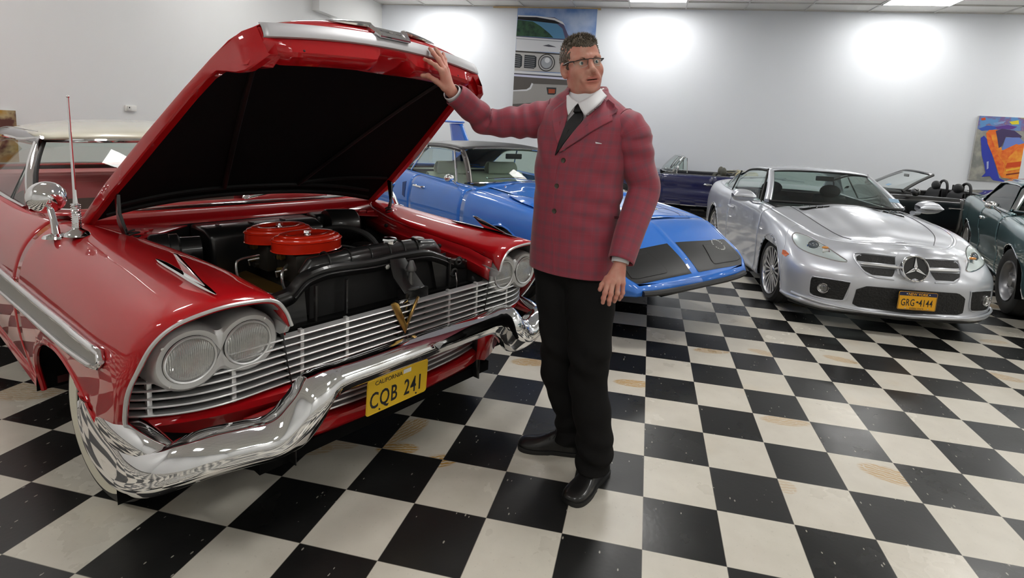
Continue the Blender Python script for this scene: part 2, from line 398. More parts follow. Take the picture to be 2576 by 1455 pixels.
lay = [
 (bz(2.9, 4.355), skym),
 ([(-3.3575, 7.61, 4.1708), (-2.491, 7.61, 4.1505), (-2.2997, 7.61, 4.0574), (-2.1409, 7.61, 3.7525), (-2.0829, 7.61, 3.5771), (-3.4545, 7.61, 3.6668)], pm('purple', (.10, .09, .16))),
 ([(-3.3585, 7.61, 4.1886), (-2.9131, 7.61, 4.1784), (-2.4899, 7.61, 4.133), (-2.2997, 7.61, 4.0574), (-2.2195, 7.61, 3.9622), (-2.268, 7.61, 3.9964), (-2.487, 7.61, 4.089), (-2.9115, 7.61, 4.1519), (-3.3565, 7.61, 4.153)], pm('pale', (.75, .75, .76))),
 ([(-3.3621, 7.61, 4.0815), (-2.9062, 7.61, 4.0634), (-2.4361, 7.61, 4.0195), (-2.2899, 7.61, 3.9079), (-2.21, 7.61, 3.6801), (-2.4145, 7.61, 3.6838), (-3.3903, 7.61, 3.7224)], pm('glassblue', (.10, .25, .42))),
 ([(-3.3621, 7.61, 4.0815), (-2.9998, 7.61, 4.0527), (-2.8054, 7.61, 3.9501), (-2.5896, 7.61, 3.795), (-2.4901, 7.61, 3.6997), (-3.3903, 7.61, 3.7224)], treem),
 ([(-3.3565, 7.61, 4.153), (-2.911, 7.61, 4.1431), (-2.4865, 7.61, 4.0802), (-2.3442, 7.61, 4.0301), (-2.417, 7.61, 4.011), (-2.9057, 7.61, 4.0545), (-3.3631, 7.61, 4.0994)], pm('black', (.015, .015, .017))),
 ([(-3.3701, 7.61, 3.7049), (-2.2267, 7.61, 3.6531), (-2.0369, 7.61, 3.5784), (-1.6646, 7.61, 3.5003), (-1.6551, 7.61, 3.3682), (-3.3619, 7.61, 3.3799)], pm('white', (.62, .63, .66))),
 ([(-3.3682, 7.61, 3.6689), (-2.0393, 7.61, 3.6137), (-2.0381, 7.61, 3.596), (-3.3672, 7.61, 3.6509)], pm('grey2', (.3, .31, .34))),
 ([(-2.7318, 7.61, 3.515), (-2.5927, 7.61, 3.5456), (-2.4497, 7.61, 3.5049), (-2.4019, 7.61, 3.4884), (-2.5893, 7.61, 3.4921)], pm('dk2', (.08, .08, .1))),
 ([(-3.372, 7.61, 3.3887), (-1.6519, 7.61, 3.3241), (-1.65, 7.61, 3.2976), (-3.3701, 7.61, 3.3525)], pm('shadow', (.06, .055, .05))),
 ([(-3.3701, 7.61, 3.3525), (-1.65, 7.61, 3.2976), (-1.6232, 7.61, 2.9252), (-3.3757, 7.61, 2.9239)], pm('metal', (.43, .42, .41))),
 ([(-3.3777, 7.61, 3.3159), (-3.2519, 7.61, 3.3016), (-3.2015, 7.61, 3.2578), (-3.1989, 7.61, 3.0398), (-3.2443, 7.61, 2.9926), (-3.3797, 7.61, 2.997)], pm('slot', (.03, .035, .04))),
 ([(-3.1462, 7.61, 3.2958), (-2.9072, 7.61, 3.2851), (-2.8577, 7.61, 3.2506), (-2.8543, 7.61, 3.0336), (-2.9086, 7.61, 2.9863), (-3.1484, 7.61, 2.996)], pm('slot', (.03, .035, .04))),
] + [(p, pm('slat', (.3, .31, .32))) for p in [[(a[0], a[1], a[2] + dz), (b_[0], b_[1], b_[2] + dz), (b_[0], b_[1], b_[2] + dz - .012), (a[0], a[1], a[2] + dz - .012)] for a, b_ in ([(-3.3752, 7.61, 3.2706), (-3.2403, 7.61, 3.2657)], [(-3.1346, 7.61, 3.2599), (-2.8956, 7.61, 3.2494)]) for dz in (0, -.045, -.09, -.135, -.18, -.225)]] + [
 ([(c[0] + r * math.cos(2 * PI * i / 28), 7.6, c[2] + r * math.sin(2 * PI * i / 28)) for i in range(28)], pm(nm, col)) for c, r, nm, col in (
   ([(-2.6139, 7.61, 3.1322)][0], .20, 'ringd', (.05, .05, .05)), ([(-2.6139, 7.61, 3.1322)][0], .175, 'ringl', (.5, .5, .5)), ([(-2.6139, 7.61, 3.1322)][0], .155, 'ringm', (.12, .12, .13)), ([(-2.6139, 7.61, 3.1322)][0], .125, 'lens', (.33, .35, .38)), ([(-2.5985, 7.61, 3.1868)][0], .06, 'lens2', (.6, .62, .65)))] + [
 ([(-3.3854, 7.61, 2.9235), (-1.62, 7.61, 2.8807), (-1.6161, 7.61, 2.8272), (-3.3824, 7.61, 2.8687)], pm('white', (.62, .63, .66))),
 ([(-3.3824, 7.61, 2.8687), (-1.6161, 7.61, 2.8272), (-1.6136, 7.61, 2.7915), (-3.3809, 7.61, 2.8412)], pm('dk2', (.08, .08, .1))),
 ([(-3.3809, 7.61, 2.8412), (-1.6136, 7.61, 2.7915), (-1.6104, 7.61, 2.7469), (-3.3784, 7.61, 2.7954)], pm('lilac', (.55, .56, .72))),
 ([(-3.3784, 7.61, 2.7954), (-1.6104, 7.61, 2.7469), (-1.5291, 7.61, 1.6177), (-3.3776, 7.61, 1.5104)], pm('brown', (.10, .09, .085))),
 ([(-2.9168, 7.61, 2.6395), (-1.6026, 7.61, 2.6396), (-1.5813, 7.61, 2.3433), (-3.3727, 7.61, 2.1483), (-3.3794, 7.61, 2.4543), (-3.0526, 7.61, 2.4962), (-2.9684, 7.61, 2.5365)], pm('bumper', (.31, .30, .29))),
 ([(-2.937, 7.61, 2.657), (-2.8977, 7.61, 2.6403), (-2.9481, 7.61, 2.519), (-3.0414, 7.61, 2.469), (-3.3789, 7.61, 2.4451), (-3.3804, 7.61, 2.4728), (-3.0531, 7.61, 2.5053), (-2.979, 7.61, 2.5544)], pm('white', (.62, .63, .66))),
 ([(-2.5791, 7.61, 2.5713), (-2.3429, 7.61, 2.5722), (-2.3435, 7.61, 2.4357), (-2.3888, 7.61, 2.4063), (-2.5405, 7.61, 2.4086)], pm('slot', (.03, .035, .04))),
 ([(-2.5296, 7.61, 2.537), (-2.3687, 7.61, 2.5348), (-2.3723, 7.61, 2.4435), (-2.5233, 7.61, 2.4368)], pm('amber', (.32, .07, .03))),
]
lay = [(clipx(p), m) for p, m in lay]
o = flatlayers('printed_picture', bn, lay, 'y', YP); toloc(o, bn)
# painting at the right: orange car on a blue shadow, rows of bright cars behind
XA, XB2, ZA, ZB2 = 6.377, 7.25, 1.08, 2.385
pt = empty('painting', 'colourful canvas of an orange winged car with blue shadow on the back wall', 'painting', (6.8, YB, 1.7))
toloc(MB().b2((XA, YB - .05, ZA), (XB2, YB - .004, ZB2)).build('canvas', mat('canvas_edge', (.45, .45, .44), .7), pt, smooth=False, bevel=.002), pt)
q = YB - .055
RG = noisemat('paint_ground', (.22, .23, .22), (.38, .37, .33), 6)
OR = noisemat('paint_orange', (.8, .16, .02), (.9, .38, .04), 7); OR2 = noisemat('paint_orange2', (.75, .10, .02), (.85, .22, .03), 12)
confetti = noisemat('paint_row', (.12, .3, .6), (.5, .5, .06), 5.5, c3=(.22, .12, .3))
def pz(u0, u1): return [(XA, q, ZA + (ZB2 - ZA) * u0), (XB2, q, ZA + (ZB2 - ZA) * u0), (XB2, q, ZA + (ZB2 - ZA) * u1), (XA, q, ZA + (ZB2 - ZA) * u1)]
def F(pts): return [(XA + (XB2 - XA) * u, q, ZA + (ZB2 - ZA) * v) for u, v in pts]
lay = [(pz(0, 1), RG), (pz(.80, 1.), confetti),
 (F([(.02, .80), (.2, .86), (.45, .84), (.3, .79), (.1, .77)]), pm('cobalt', (.05, .12, .5))), (F([(.3, .9), (.55, .94), (.5, .9), (.35, .87)]), pm('sky', (.1, .35, .75))),
 (F([(.35, .84), (.6, .88), (.8, .86), (.7, .82), (.4, .81)]), pm('violet', (.13, .06, .3))), (F([(.62, .93), (.8, .96), (.82, .9), (.68, .89)]), pm('yellow', (.75, .65, .05))), (F([(.04, .96), (.12, .98), (.14, .94), (.06, .93)]), pm('scarlet', (.7, .1, .03))),
 (F([(.10, .66), (.16, .70), (.3, .60), (.40, .40), (.62, .06), (.80, 0.0), (.5, .02), (.42, .08), (.25, .06), (.32, .13), (.28, .22), (.18, .4)]), pm('ultramarine', (.04, .06, .42))),
 (F([(.19, .74), (.24, .79), (.40, .80), (.46, .76), (.52, .66), (.50, .55), (.62, .5), (.95, .62), (1, .62), (1, .05), (.66, .07), (.58, .14), (.45, .34), (.28, .56)]), OR),
 (F([(.19, .74), (.24, .78), (.3, .7), (.5, .42), (.7, .26), (.66, .08), (.58, .14), (.42, .38), (.26, .58)]), OR2),
 (F([(.38, .78), (.5, .82), (.75, .80), (.92, .72), (.9, .69), (.6, .70), (.55, .55), (.5, .52), (.44, .66)]), pm('roofpurple', (.07, .05, .13))),
 (F([(.60, .69), (.88, .70), (1, .62), (.92, .60), (.62, .49), (.56, .5)]), pm('skyglass', (.16, .24, .62))),
 (F([(.56, .48), (.84, .60), (.92, .58), (.7, .36), (.6, .40)]), OR2), (F([(.72, .30), (1, .34), (1, .26), (.70, .22)]), pm('redline', (.65, .08, .02))), (F([(.72, .2), (1, .25), (1, .22), (.72, .17)]), pm('gold', (.9, .5, .06))),
 (F([(.74, .13), (1, .17), (1, .15), (.74, .11)]), pm('maroon', (.2, .03, .02))), (F([(.30, .30), (.34, .31), (.36, .2), (.33, .18)]), pm('wheel', (.4, .45, .7)))]
o = flatlayers('painted_picture', pt, lay, 'y', YB - .051); toloc(o, pt)
MB().tube([(6.42, YB - .004, 1.3), (6.1, YB - .003, .75)], .003, 5)
# framed artwork on the left wall, seen through the cabin of the red car
pa = empty('painting', 'yellow and brown picture on the left wall seen through the red car windows', 'painting', (XL, .2, 1.1))
toloc(MB().b2((XL, -1.35, .75), (XL + .04, -.35, 1.42)).build('canvas', mat('canvas_edge', (.45, .45, .44), .7), pa, smooth=False), pa)
lay = [([(XL + .041, -1.35, .75), (XL + .041, -.35, .75), (XL + .041, -.35, 1.42), (XL + .041, -1.35, 1.42)], noisemat('paint_ochre', (.42, .24, .04), (.1, .03, .02), 5, c3=(.45, .35, .18)))]
o = flatlayers('painted_picture', pa, lay, 'x', XL + .041); toloc(o, pa)

def lens_material():
    """clear ribbed headlamp glass"""
    m = bpy.data.materials.new('ribbed_lens'); m.use_nodes = True; nt = m.node_tree; N = nt.nodes; L = nt.links
    for n in list(N): N.remove(n)
    o = N.new('ShaderNodeOutputMaterial'); mx = N.new('ShaderNodeMixShader'); t = N.new('ShaderNodeBsdfTransparent'); g = N.new('ShaderNodeBsdfGlossy')
    t.inputs[0].default_value = (.97, .98, .97, 1); g.inputs['Roughness'].default_value = .16; g.inputs[0].default_value = (.95, .95, .93, 1)
    tc = N.new('ShaderNodeTexCoord'); mp = N.new('ShaderNodeMapping'); w = N.new('ShaderNodeTexWave'); bp = N.new('ShaderNodeBump')
    w.wave_type = 'BANDS'; w.bands_direction = 'Y'; w.inputs['Scale'].default_value = 55; w.inputs['Distortion'].default_value = 1.2; w.inputs['Detail'].default_value = 1
    bp.inputs['Strength'].default_value = .9; bp.inputs['Distance'].default_value = .004
    L.new(tc.outputs['Object'], mp.inputs[0]); L.new(mp.outputs[0], w.inputs['Vector']); L.new(w.outputs['Fac'], bp.inputs['Height'])
    L.new(bp.outputs[0], g.inputs['Normal']); mx.inputs[0].default_value = .42
    L.new(t.outputs[0], mx.inputs[1]); L.new(g.outputs[0], mx.inputs[2]); L.new(mx.outputs[0], o.inputs[0]); return m
LENS = lens_material()
REFL = mat('lamp_reflector', (.96, .96, .95), .22, .85)

# ---------------------------------------------------------------- shared car building
def paint(name, col, metal=0., rough=.35, coat=1., flake=False):
    return mat(name, col, rough, metal, coat=coat, coatr=.02)
def sideY(G, x, z):
    """outer y of a lofted flank grid G[u][v] at (x,z)"""
    Y = []; X = []
    for row in G:
        zz = row[:, 2]; k = np.argsort(zz); Y.append(np.interp(z, zz[k], row[k, 1])); X.append(np.interp(z, zz[k], row[k, 0]))
    X = np.array(X); k = np.argsort(X); return float(np.interp(x, X[k], np.array(Y)[k]))
def arch_clamp(G, arches, v0, base):
    """raise the lower edge of flank grid G over wheel arches [(cx,half,top)]"""
    for i in range(G.shape[0]):
        yb = None
        for j in range(v0, G.shape[1]):
            x = G[i, j, 0]; zb = -1
            for cx, hw, top in arches:
                t = 1 - ((x - cx) / hw) ** 2
                if t > 0: zb = max(zb, base + (top - base) * t ** .5)
            if G[i, j, 2] < zb:
                if yb is None: col = G[i, :, :].copy(); k = np.argsort(col[v0:, 2]); yb = (col[v0:, 2][k], col[v0:, 1][k])
                G[i, j, 1] = np.interp(zb, *yb); G[i, j, 2] = zb
    return G
def ustations(nrows, xs, arches, extra=60):
    """loft parameters with extra samples near the steep arch ends; xs = station x values (decreasing)"""
    xs = np.array(xs, float); X = list(np.linspace(xs[0], xs[-1], extra))
    for cx, hw, top in arches:
        X += [cx + hw * math.cos(t) for t in np.linspace(0, PI, 41)] + [cx + hw + .002, cx - hw - .002]
    X = sorted(set(round(v, 5) for v in X if xs[-1] <= v <= xs[0]), reverse=True)
    return np.interp(np.array(X), xs[::-1], np.arange(len(xs))[::-1])
def flank(rows, xs, arches, nv=26, v0=10, base=.2, extra=60):
    R = np.array([cr(r, nv) for r in rows]); t = ustations(len(rows), xs, arches, extra)
    G = np.stack([cr(R[:, j], len(t), t) for j in range(nv)], 1)
    return arch_clamp(G, arches, v0, base)
def slices(G, cuts, gap=.005):
    """split the grid at x = cuts (decreasing) leaving shut lines"""
    out = []; xm = G[:, G.shape[1] // 2, 0]; prev = 0
    for c in list(cuts) + [None]:
        if c is None: out.append(G[prev:]); break
        k = int(np.argmin(np.abs(xm - c))); 
        A = G[prev:k + 1].copy(); out.append(A); prev = k
    for a in range(len(out) - 1):
        A, B = out[a], out[a + 1]
        B = B.copy(); d = B[1] - B[0]; B[0] = B[0] + d * min(.9, gap / (np.linalg.norm(d, axis=1).mean() + 1e-9)); out[a + 1] = B
    return out
def S2(s, G):
    G = np.array(G, float).copy(); G[..., 1] *= s; return G
def curve_on(G, pts, off=.004):
    return [(x, sideY(G, x, z) + off, z) for x, z in pts]
def tyre(parent, c, s, R=.34, w=.19, rim=.19, style='steel', whitewall=None, steer=0.):
    """wheel centred at c; s = +1/-1 outer side in y"""
    c = np.array(c, float); rot = lambda p: c + np.array([p[0] * math.cos(steer) - p[1] * math.sin(steer), p[0] * math.sin(steer) + p[1] * math.cos(steer), p[2]])
    wh = bpy.data.objects.new('wheel', None); COL.objects.link(wh); wh.parent = parent; wh.empty_display_size = .1
    h = w / 2; ax = (0, s, 0)
    t = MB().lathe([(rim, -h * .9), (R * .88, -h), (R * .97, -h * .85), (R, -h * .6), (R, -h * .3), (R - .006, -h * .28), (R - .006, -h * .22), (R, -h * .2), (R, h * .2), (R - .006, h * .22), (R - .006, h * .28), (R, h * .3), (R, h * .6), (R * .97, h * .85), (R * .88, h), (rim + .02, h * .96), (rim, h * .85)], ax=ax, n=64)
    t.xf(rot); t.build('tyre', RUBBER, wh)
    if whitewall:
        MB().lathe([(whitewall[0], h * .985), (whitewall[0] + .002, h * 1.03), (whitewall[1] - .002, h * 1.02), (whitewall[1], h * .97)], ax=ax, n=64).xf(rot).build('whitewall', mat('whitewall_rubber', (.72, .68, .55), .55), wh)
    if style == 'alloy':
        rm = mat('alloy_silver', (.55, .55, .56), .25, .9)
        b = MB().lathe([(rim + .003, h * .9), (rim, h * .98), (rim - .012, h * .9), (rim - .02, h * .5), (rim - .03, -h * .3)], ax=ax, n=48)
        for k in range(18):
            a = 2 * PI * k / 18; d = V3(math.cos(a), 0, math.sin(a)); p = V3(-math.sin(a), 0, math.cos(a)); o = V3(0, s * h * .72, 0)
            wdt = .011
            q = [d * .045 + p * wdt * .7 + o * 1.05, d * (rim - .008) + p * wdt + o * 1.15, d * (rim - .008) - p * wdt + o * 1.15, d * .045 - p * wdt * .7 + o * 1.05]
            b.prism(q, V3(0, -s * .02, 0))
        b.lathe([(0, h * .86), (.03, h * .86), (.052, h * .78), (.06, h * .5), (.05, 0)], ax=ax, n=28)
        b.xf(rot).build('rim', rm, wh, bevel=.0025)
        MB().lathe([(0, -h * .25), (rim - .02, -h * .25)], ax=ax, n=32).xf(rot).build('hub', mat('brake_dark', (.05, .05, .05), .5, .5), wh)
    elif style == 'chrome':
        b = MB().lathe([(rim + .004, h * .86), (rim, h * 1.0), (rim - .015, h * .95), (rim - .03, h * .55), (rim - .07, h * .62), (.06, h * .7), (.05, h * 1.05), (0, h * 1.12)], ax=ax, n=48)
        b.xf(rot).build('hubcap', CHROME, wh)
    else:
        b = MB().lathe([(rim + .004, h * .86), (rim, h * .98), (rim - .02, h * .85), (rim - .035, h * .4), (.07, h * .5), (.055, h * .75), (0, h * .8)], ax=ax, n=48)
        for k in range(5):
            a = 2 * PI * k / 5; b.box(V3(math.cos(a) * .1, s * h * .5, math.sin(a) * .1), (.03, .03, .03))
        b.xf(rot).build('rim', mat('rally_silver', (.35, .35, .36), .35, .8), wh)
    return wh
def plate(parent, c, n, txt, top, bot, w=.305, h=.152, dark=False, up=(0, 0, 1), name='licence_plate'):
    """front licence plate facing n"""
    c = np.array(c, float); n = np.array(n, float); n /= np.linalg.norm(n); up = np.array(up, float); ux = np.cross(up, n); ux /= np.linalg.norm(ux); uy = np.cross(n, ux)
    Y = mat('plate_yellow' if not dark else 'plate_orange', (.86, .55, .03) if not dark else (.85, .42, .015), .4); K = mat('plate_black', (.02, .02, .025), .4)
    P = lambda a, b_, d=0: c + ux * a + uy * b_ + n * d
    pl = MB().prism([P(a, b_) for a, b_ in rrect(w, h, .012)], n * .003).build(name, Y, parent, smooth=False)
    r = .0032
    fr = MB().tube([P(a * .975, b_ * .95, r) for a, b_ in rrect(w, h, .012)], .0016, 5, close=True).build('rim', Y if not dark else mat('plate_navy', (.02, .025, .07), .4), pl)
    if dark:
        MB().prism([P(-w / 2 + .003, .042, .0031), P(w / 2 - .003, .042, .0031), P(w / 2 - .003, h / 2 - .004, .0031), P(-w / 2 + .003, h / 2 - .004, .0031)], n * .0004).build('band', mat('plate_navy', (.02, .025, .07), .4), pl, smooth=False)
    return pl, P, ux, uy, K, Y

# ================================================================ red 1950s car
(px_, py_, _), pyaw = ((-1.1071, -2.8303, 0), -0.4480)
PL = empty('vintage_car', 'red fifties two-door hardtop with raised hood, chrome bumper and yellow plate', 'car', (px_, py_, 0), pyaw)
RED = mat('red_car_paint', (.46, .004, .008), .4, coat=1., coatr=.015, spec=.15)
RED2 = mat('red_inner_paint', (.40, .008, .012), .35, coat=.6)
CREAM = paint('cream_roof_paint', (.80, .77, .62), rough=.3)
VINR = mat('red_vinyl', (.55, .13, .14), .45); VING = mat('brown_cloth', (.17, .13, .11), .8)
# ---- flank (built for +y then mirrored)
rows = [
 [(.100, .534, .822), (.100, .556, .880), (.105, .600, .926), (.110, .70, .941), (.110, .79, .937), (.100, .878, .912), (.075, .928, .860), (.04, .958, .775), (.0, .972, .70), (-.06, .966, .60), (-.11, .95, .535)],
 [(.04, .548, .865), (.04, .562, .915), (.04, .62, .944), (.04, .71, .953), (.04, .80, .947), (.03, .89, .915), (.0, .942, .86), (-.03, .972, .775), (-.06, .984, .70), (-.12, .976, .58), (-.17, .962, .50)],
 [(-.14, .552, .900), (-.14, .566, .930), (-.14, .63, .950), (-.14, .72, .960), (-.14, .81, .953), (-.15, .90, .915), (-.17, .953, .855), (-.19, .982, .775), (-.21, .990, .69), (-.24, .984, .56), (-.27, .970, .45)],
 [(-.40, .560, .915), (-.40, .575, .942), (-.40, .64, .958), (-.40, .73, .967), (-.40, .82, .960), (-.40, .908, .915), (-.40, .960, .85), (-.40, .988, .77), (-.40, .992, .68), (-.40, .985, .52), (-.40, .962, .34)],
 [(-.80, .600, .930), (-.80, .615, .955), (-.80, .68, .972), (-.80, .76, .980), (-.80, .84, .972), (-.80, .918, .92), (-.80, .963, .85), (-.80, .990, .76), (-.80, .994, .67), (-.80, .986, .50), (-.80, .955, .27)],
 [(-1.2, .690, .950), (-1.2, .705, .975), (-1.2, .745, .992), (-1.2, .79, .996), (-1.2, .85, .985), (-1.2, .922, .925), (-1.2, .965, .85), (-1.2, .990, .75), (-1.2, .994, .65), (-1.2, .984, .48), (-1.2, .95, .27)],
 [(-1.6, .80, .96), (-1.6, .81, .975), (-1.6, .825, .985), (-1.6, .85, .985), (-1.6, .88, .975), (-1.6, .93, .92), (-1.6, .968, .84), (-1.6, .990, .74), (-1.6, .994, .63), (-1.6, .982, .46), (-1.6, .945, .27)],
 [(-2.3, .82, .93), (-2.3, .825, .945), (-2.3, .835, .955), (-2.3, .855, .958), (-2.3, .885, .95), (-2.3, .93, .905), (-2.3, .968, .83), (-2.3, .990, .73), (-2.3, .994, .62), (-2.3, .982, .45), (-2.3, .945, .27)],
 [(-3.4, .80, .93), (-3.4, .81, .955), (-3.4, .825, .97), (-3.4, .85, .975), (-3.4, .88, .965), (-3.4, .925, .92), (-3.4, .962, .84), (-3.4, .985, .74), (-3.4, .99, .62), (-3.4, .98, .45), (-3.4, .94, .28)],
 [(-4.4, .72, .92), (-4.4, .76, .98), (-4.4, .80, 1.04), (-4.4, .84, 1.07), (-4.4, .87, 1.04), (-4.4, .90, .95), (-4.4, .93, .85), (-4.4, .955, .74), (-4.4, .96, .62), (-4.4, .95, .46), (-4.4, .91, .32)],
 [(-5.1, .70, .88), (-5.1, .74, 1.0), (-5.1, .79, 1.13), (-5.1, .83, 1.19), (-5.1, .86, 1.13), (-5.1, .87, .97), (-5.1, .885, .85), (-5.1, .90, .74), (-5.1, .90, .62), (-5.1, .89, .48), (-5.1, .86, .36)]]
xs = [.1, .04, -.14, -.4, -.8, -1.2, -1.6, -2.3, -3.4, -4.4, -5.1]
ARC = [(-.70, .54, .625), (-3.84, .44, .56)]
PG = flank(rows, xs, ARC, nv=41, v0=22, base=.26, extra=70)
segs = slices(PG, (-1.42, -2.72))
for s in (-1, 1):
    for nm, A in zip(('fender', 'door', 'quarter_panel'), segs):
        MB().grid(S2(s, A)).build(nm, RED, PL, solid=.012, auto=60)
    # rolled arch lips
    for cx, hw, top in ARC:
        P = [(cx + hw * math.cos(t), 0, .26 + (top - .26) * math.sin(t)) for t in np.linspace(.42 if cx > -1 else .02, PI - .02, 40)]
        P = [(x, s * (sideY(PG, x, z) - .004), z) for x, _, z in P]
        MB().tube(P, .011, 8).build('arch_lip', RED, PL)
    # brow trim in bright metal + silver cove behind it
    E = np.array([r for r in rows[0]]); E[:, 0] += .004
    cr_ = cr(E, 60); cr_[:, 1] *= s
    MB().tube(cr_, .006, 6).build('brow_trim', ALU, PL)
    cove = []
    for k, p in enumerate(cr_):
        t = k / 59; inn = V3(-.16, 0, 0); tgt = V3(.03, s * .735, .775); d = tgt - p; d[0] = 0
        dd = d / (np.linalg.norm(d) + 1e-9)
        cove.append([p + V3(-.002, 0, 0), p + dd * .006 + V3(-.03, 0, 0), p + dd * .012 + V3(-.09, 0, 0), p + dd * .02 + V3(-.20, 0, 0)])
    MB().grid(np.array(cove[:52])).build('headlamp_cove', SATIN, PL)
    # inner hook end under the brow
    MB().prism([(.098, s * .532, .824), (.085, s * .536, .796), (.06, s * .538, .785), (-.05, s * .538, .79), (-.05, s * .538, .84)], (0, s * .018, 0)).build('brow_end', SATIN, PL, bevel=.003)
    # figure-eight lamp bezel
    c1, c2, rz = (.818, .768), (.647, .775), .093
    def fig8(rad, n=72, k=.03):
        out = []; my, mz = (c1[0] + c2[0]) / 2, (c1[1] + c2[1]) / 2
        for i in range(n):
            a = 2 * PI * i / n; lo, hi = 0, .4
            for _ in range(26):
                m_ = (lo + hi) / 2; y, z = my + m_ * math.cos(a), mz + m_ * math.sin(a)
                d1 = math.hypot(y - c1[0], z - c1[1]) - rad; d2 = math.hypot(y - c2[0], z - c2[1]) - rad
                h_ = max(k - abs(d1 - d2), 0) / k; sd = min(d1, d2) - h_ * h_ * k * .25
                lo, hi = (m_, hi) if sd < 0 else (lo, m_)
            out.append((my + lo * math.cos(a), mz + lo * math.sin(a)))
        return out
    B0, B1, B2, B3 = fig8(.078), fig8(.092), fig8(.101), fig8(.104)
    G = [[(x, s * y, z) for (y, z) in B] for x, B in ((.030, fig8(.066)), (.036, B0), (.036, B1), (.026, B2), (.0, B3))]
    G.append([(-.07, s * (y + .012), z) for y, z in fig8(.106)]); G.append([(-.2, s * (y + .02), z + .0) for y, z in fig8(.098)])
    pod = MB().grid(np.array(G), closev=True).fan(G[0]).build('headlamp_bezel', SATIN, PL)
    for (cy, cz), nm in ((c1, 'outer'), (c2, 'inner')):
        o = V3(.034, s * cy, cz)
        MB().lathe([(.0735, .0), (.0755, .004), (.0725, .008), (.068, .006), (.067, -.004)], o=o, ax=(1, 0, 0), n=48).build('retaining_ring', ALU, pod)
        MB().lathe([(.0770, .001), (.0752, .0025)], o=o, ax=(1, 0, 0), n=48).build('ring_gap', DARK, pod)
        MB().lathe([(.067, -.002), (.060, -.014), (.045, -.030), (.02, -.040), (0, -.041)], o=o, ax=(1, 0, 0), n=40).build('reflector', REFL, pod)
        MB().lathe([(.0680, .0), (.064, .006), (.052, .0125), (.033, .017), (.015, .019), (0, .0195)], o=o, ax=(1, 0, 0), n=40).build('lens', LENS, pod)
        MB().lathe([(.012, 0), (.010, .015), (0, .018)], o=o + V3(-.028, 0, .004), ax=(1, 0, 0), n=12).build('bulb_shield', SATIN, pod)
    for a, b_ in ((.892, .824), (.876, .700), (.592, .845), (.573, .735)):
        MB().lathe([(.0045, 0), (.0045, .002), (0, .003)], o=V3(.036, s * a, b_), ax=(1, 0, 0), n=10).build('screw', CHROME, pod)
    # fender ornament
    oy = s * .742
    zt = lambda x: float(np.interp(x, [-1.2, -.8, -.4, -.14, .04, .1], [.997, .981, .968, .961, .954, .942]))
    orn = MB().tube([(x, oy, zt(x) + .006) for x in np.linspace(-.47, .035, 12)], [.003, .009, .011, .011, .011, .012, .013, .014, .014, .012, .008, .003], 8, sy=.75).build('fender_ornament', CHROME, PL)
    MB().prism([(-.30, oy - .004, zt(-.3) + .066), (-.27, oy - .004, zt(-.27) + .068), (-.03, oy - .004, zt(0) + .012), (-.20, oy - .004, zt(-.2) + .010)], (0, .008, 0)).build('fin', CHROME, orn, bevel=.003)
    # side spear
    xsr = np.linspace(-.17, -4.9, 60)
    top = np.interp(xsr, [-4.9, -2, -1.1, -.53, -.17], [.70, .718, .748, .770, .776]); bot = np.interp(xsr, [-4.9, -2, -1.1, -.53, -.20, -.17], [.44, .608, .660, .690, .722, .735])
    MB().grid(np.array([[(x, s * (sideY(PG, x, z) + .004), z) for z in np.linspace(a, b_, 5)] for x, a, b_ in zip(xsr, top, bot)])).build('side_insert', mat('silver_insert', (.40, .39, .37), .4, .7), PL)
    e = [(-.15, s * (sideY(PG, -.15, .757) + .01), .757)]
    for nm, zz, r_ in (('side_moulding', top, .0125), ('side_moulding', bot, .009)):
        MB().tube(e + [(x, s * (sideY(PG, x, z) + .009), z) for x, z in zip(xsr, zz)], r_, 10).build(nm, CHROME, PL)
    # splash apron behind the fender, rocker and inner well
    MB().b2((-4.9, s * .90, .24), (-1.30, s * .955, .30)).build('rocker_panel', RED, PL, bevel=.01)
    for cx, hw, top_ in ARC:
        well = MB()
        well.grid(np.array([[(cx + (hw + .005) * math.cos(t), s * y, .26 + (top_ - .26) * math.sin(t) + .005) for t in np.linspace(0, PI, 24)] for y in (.97, .52)]))
        well.poly([(cx + (hw + .005) * math.cos(t), s * .52, .26 + (top_ - .26) * math.sin(t) + .005) for t in np.linspace(0, PI, 24)])
        well.build('wheel_well', DARK, PL)
    # bottom turned under at rear of front arch
    # mirror + antenna
    for cx in (-.80, -3.84):
        tyre(PL, (cx + (.15 if cx > -1 else 0), s * .80, .335), s, .335, .19, .19, 'chrome', whitewall=(.21, .285), steer=(.10 if cx > -1 else 0))
# antenna on the near fender
an = MB().lathe([(.045, 0), (.04, .012), (.03, .02), (.016, .03), (.012, .045)], o=(-1.03, -.845, .985), n=20).build('antenna_base', mat('chrome_base', (.7, .7, .7), .1, 1.), PL)
ab = V3(-1.03, -.845, 1.02)
MB().tube([ab, ab + V3(0, 0, .05), ab + V3(-.002, 0, .10)], [.016, .014, .013], 12).build('antenna_spring', CHROME, an)
for k in range(12): pass
MB().tube([ab + V3(-.002 + .0148 * math.cos(t * 2 * PI * 11), .0148 * math.sin(t * 2 * PI * 11), .0 + .1 * t) for t in np.linspace(0, 1, 200)], .003, 5).build('coil', CHROME, an)
MB().tube([ab + V3(0, 0, .1), ab + V3(-.003, .0, .13), ab + V3(-.012, .0, .32), ab + V3(-.02, .0, .53)], [.009, .007, .0055, .004], 8).ball(ab + V3(-.02, .0, .535), .0065, 6).build('mast', CHROME, an)
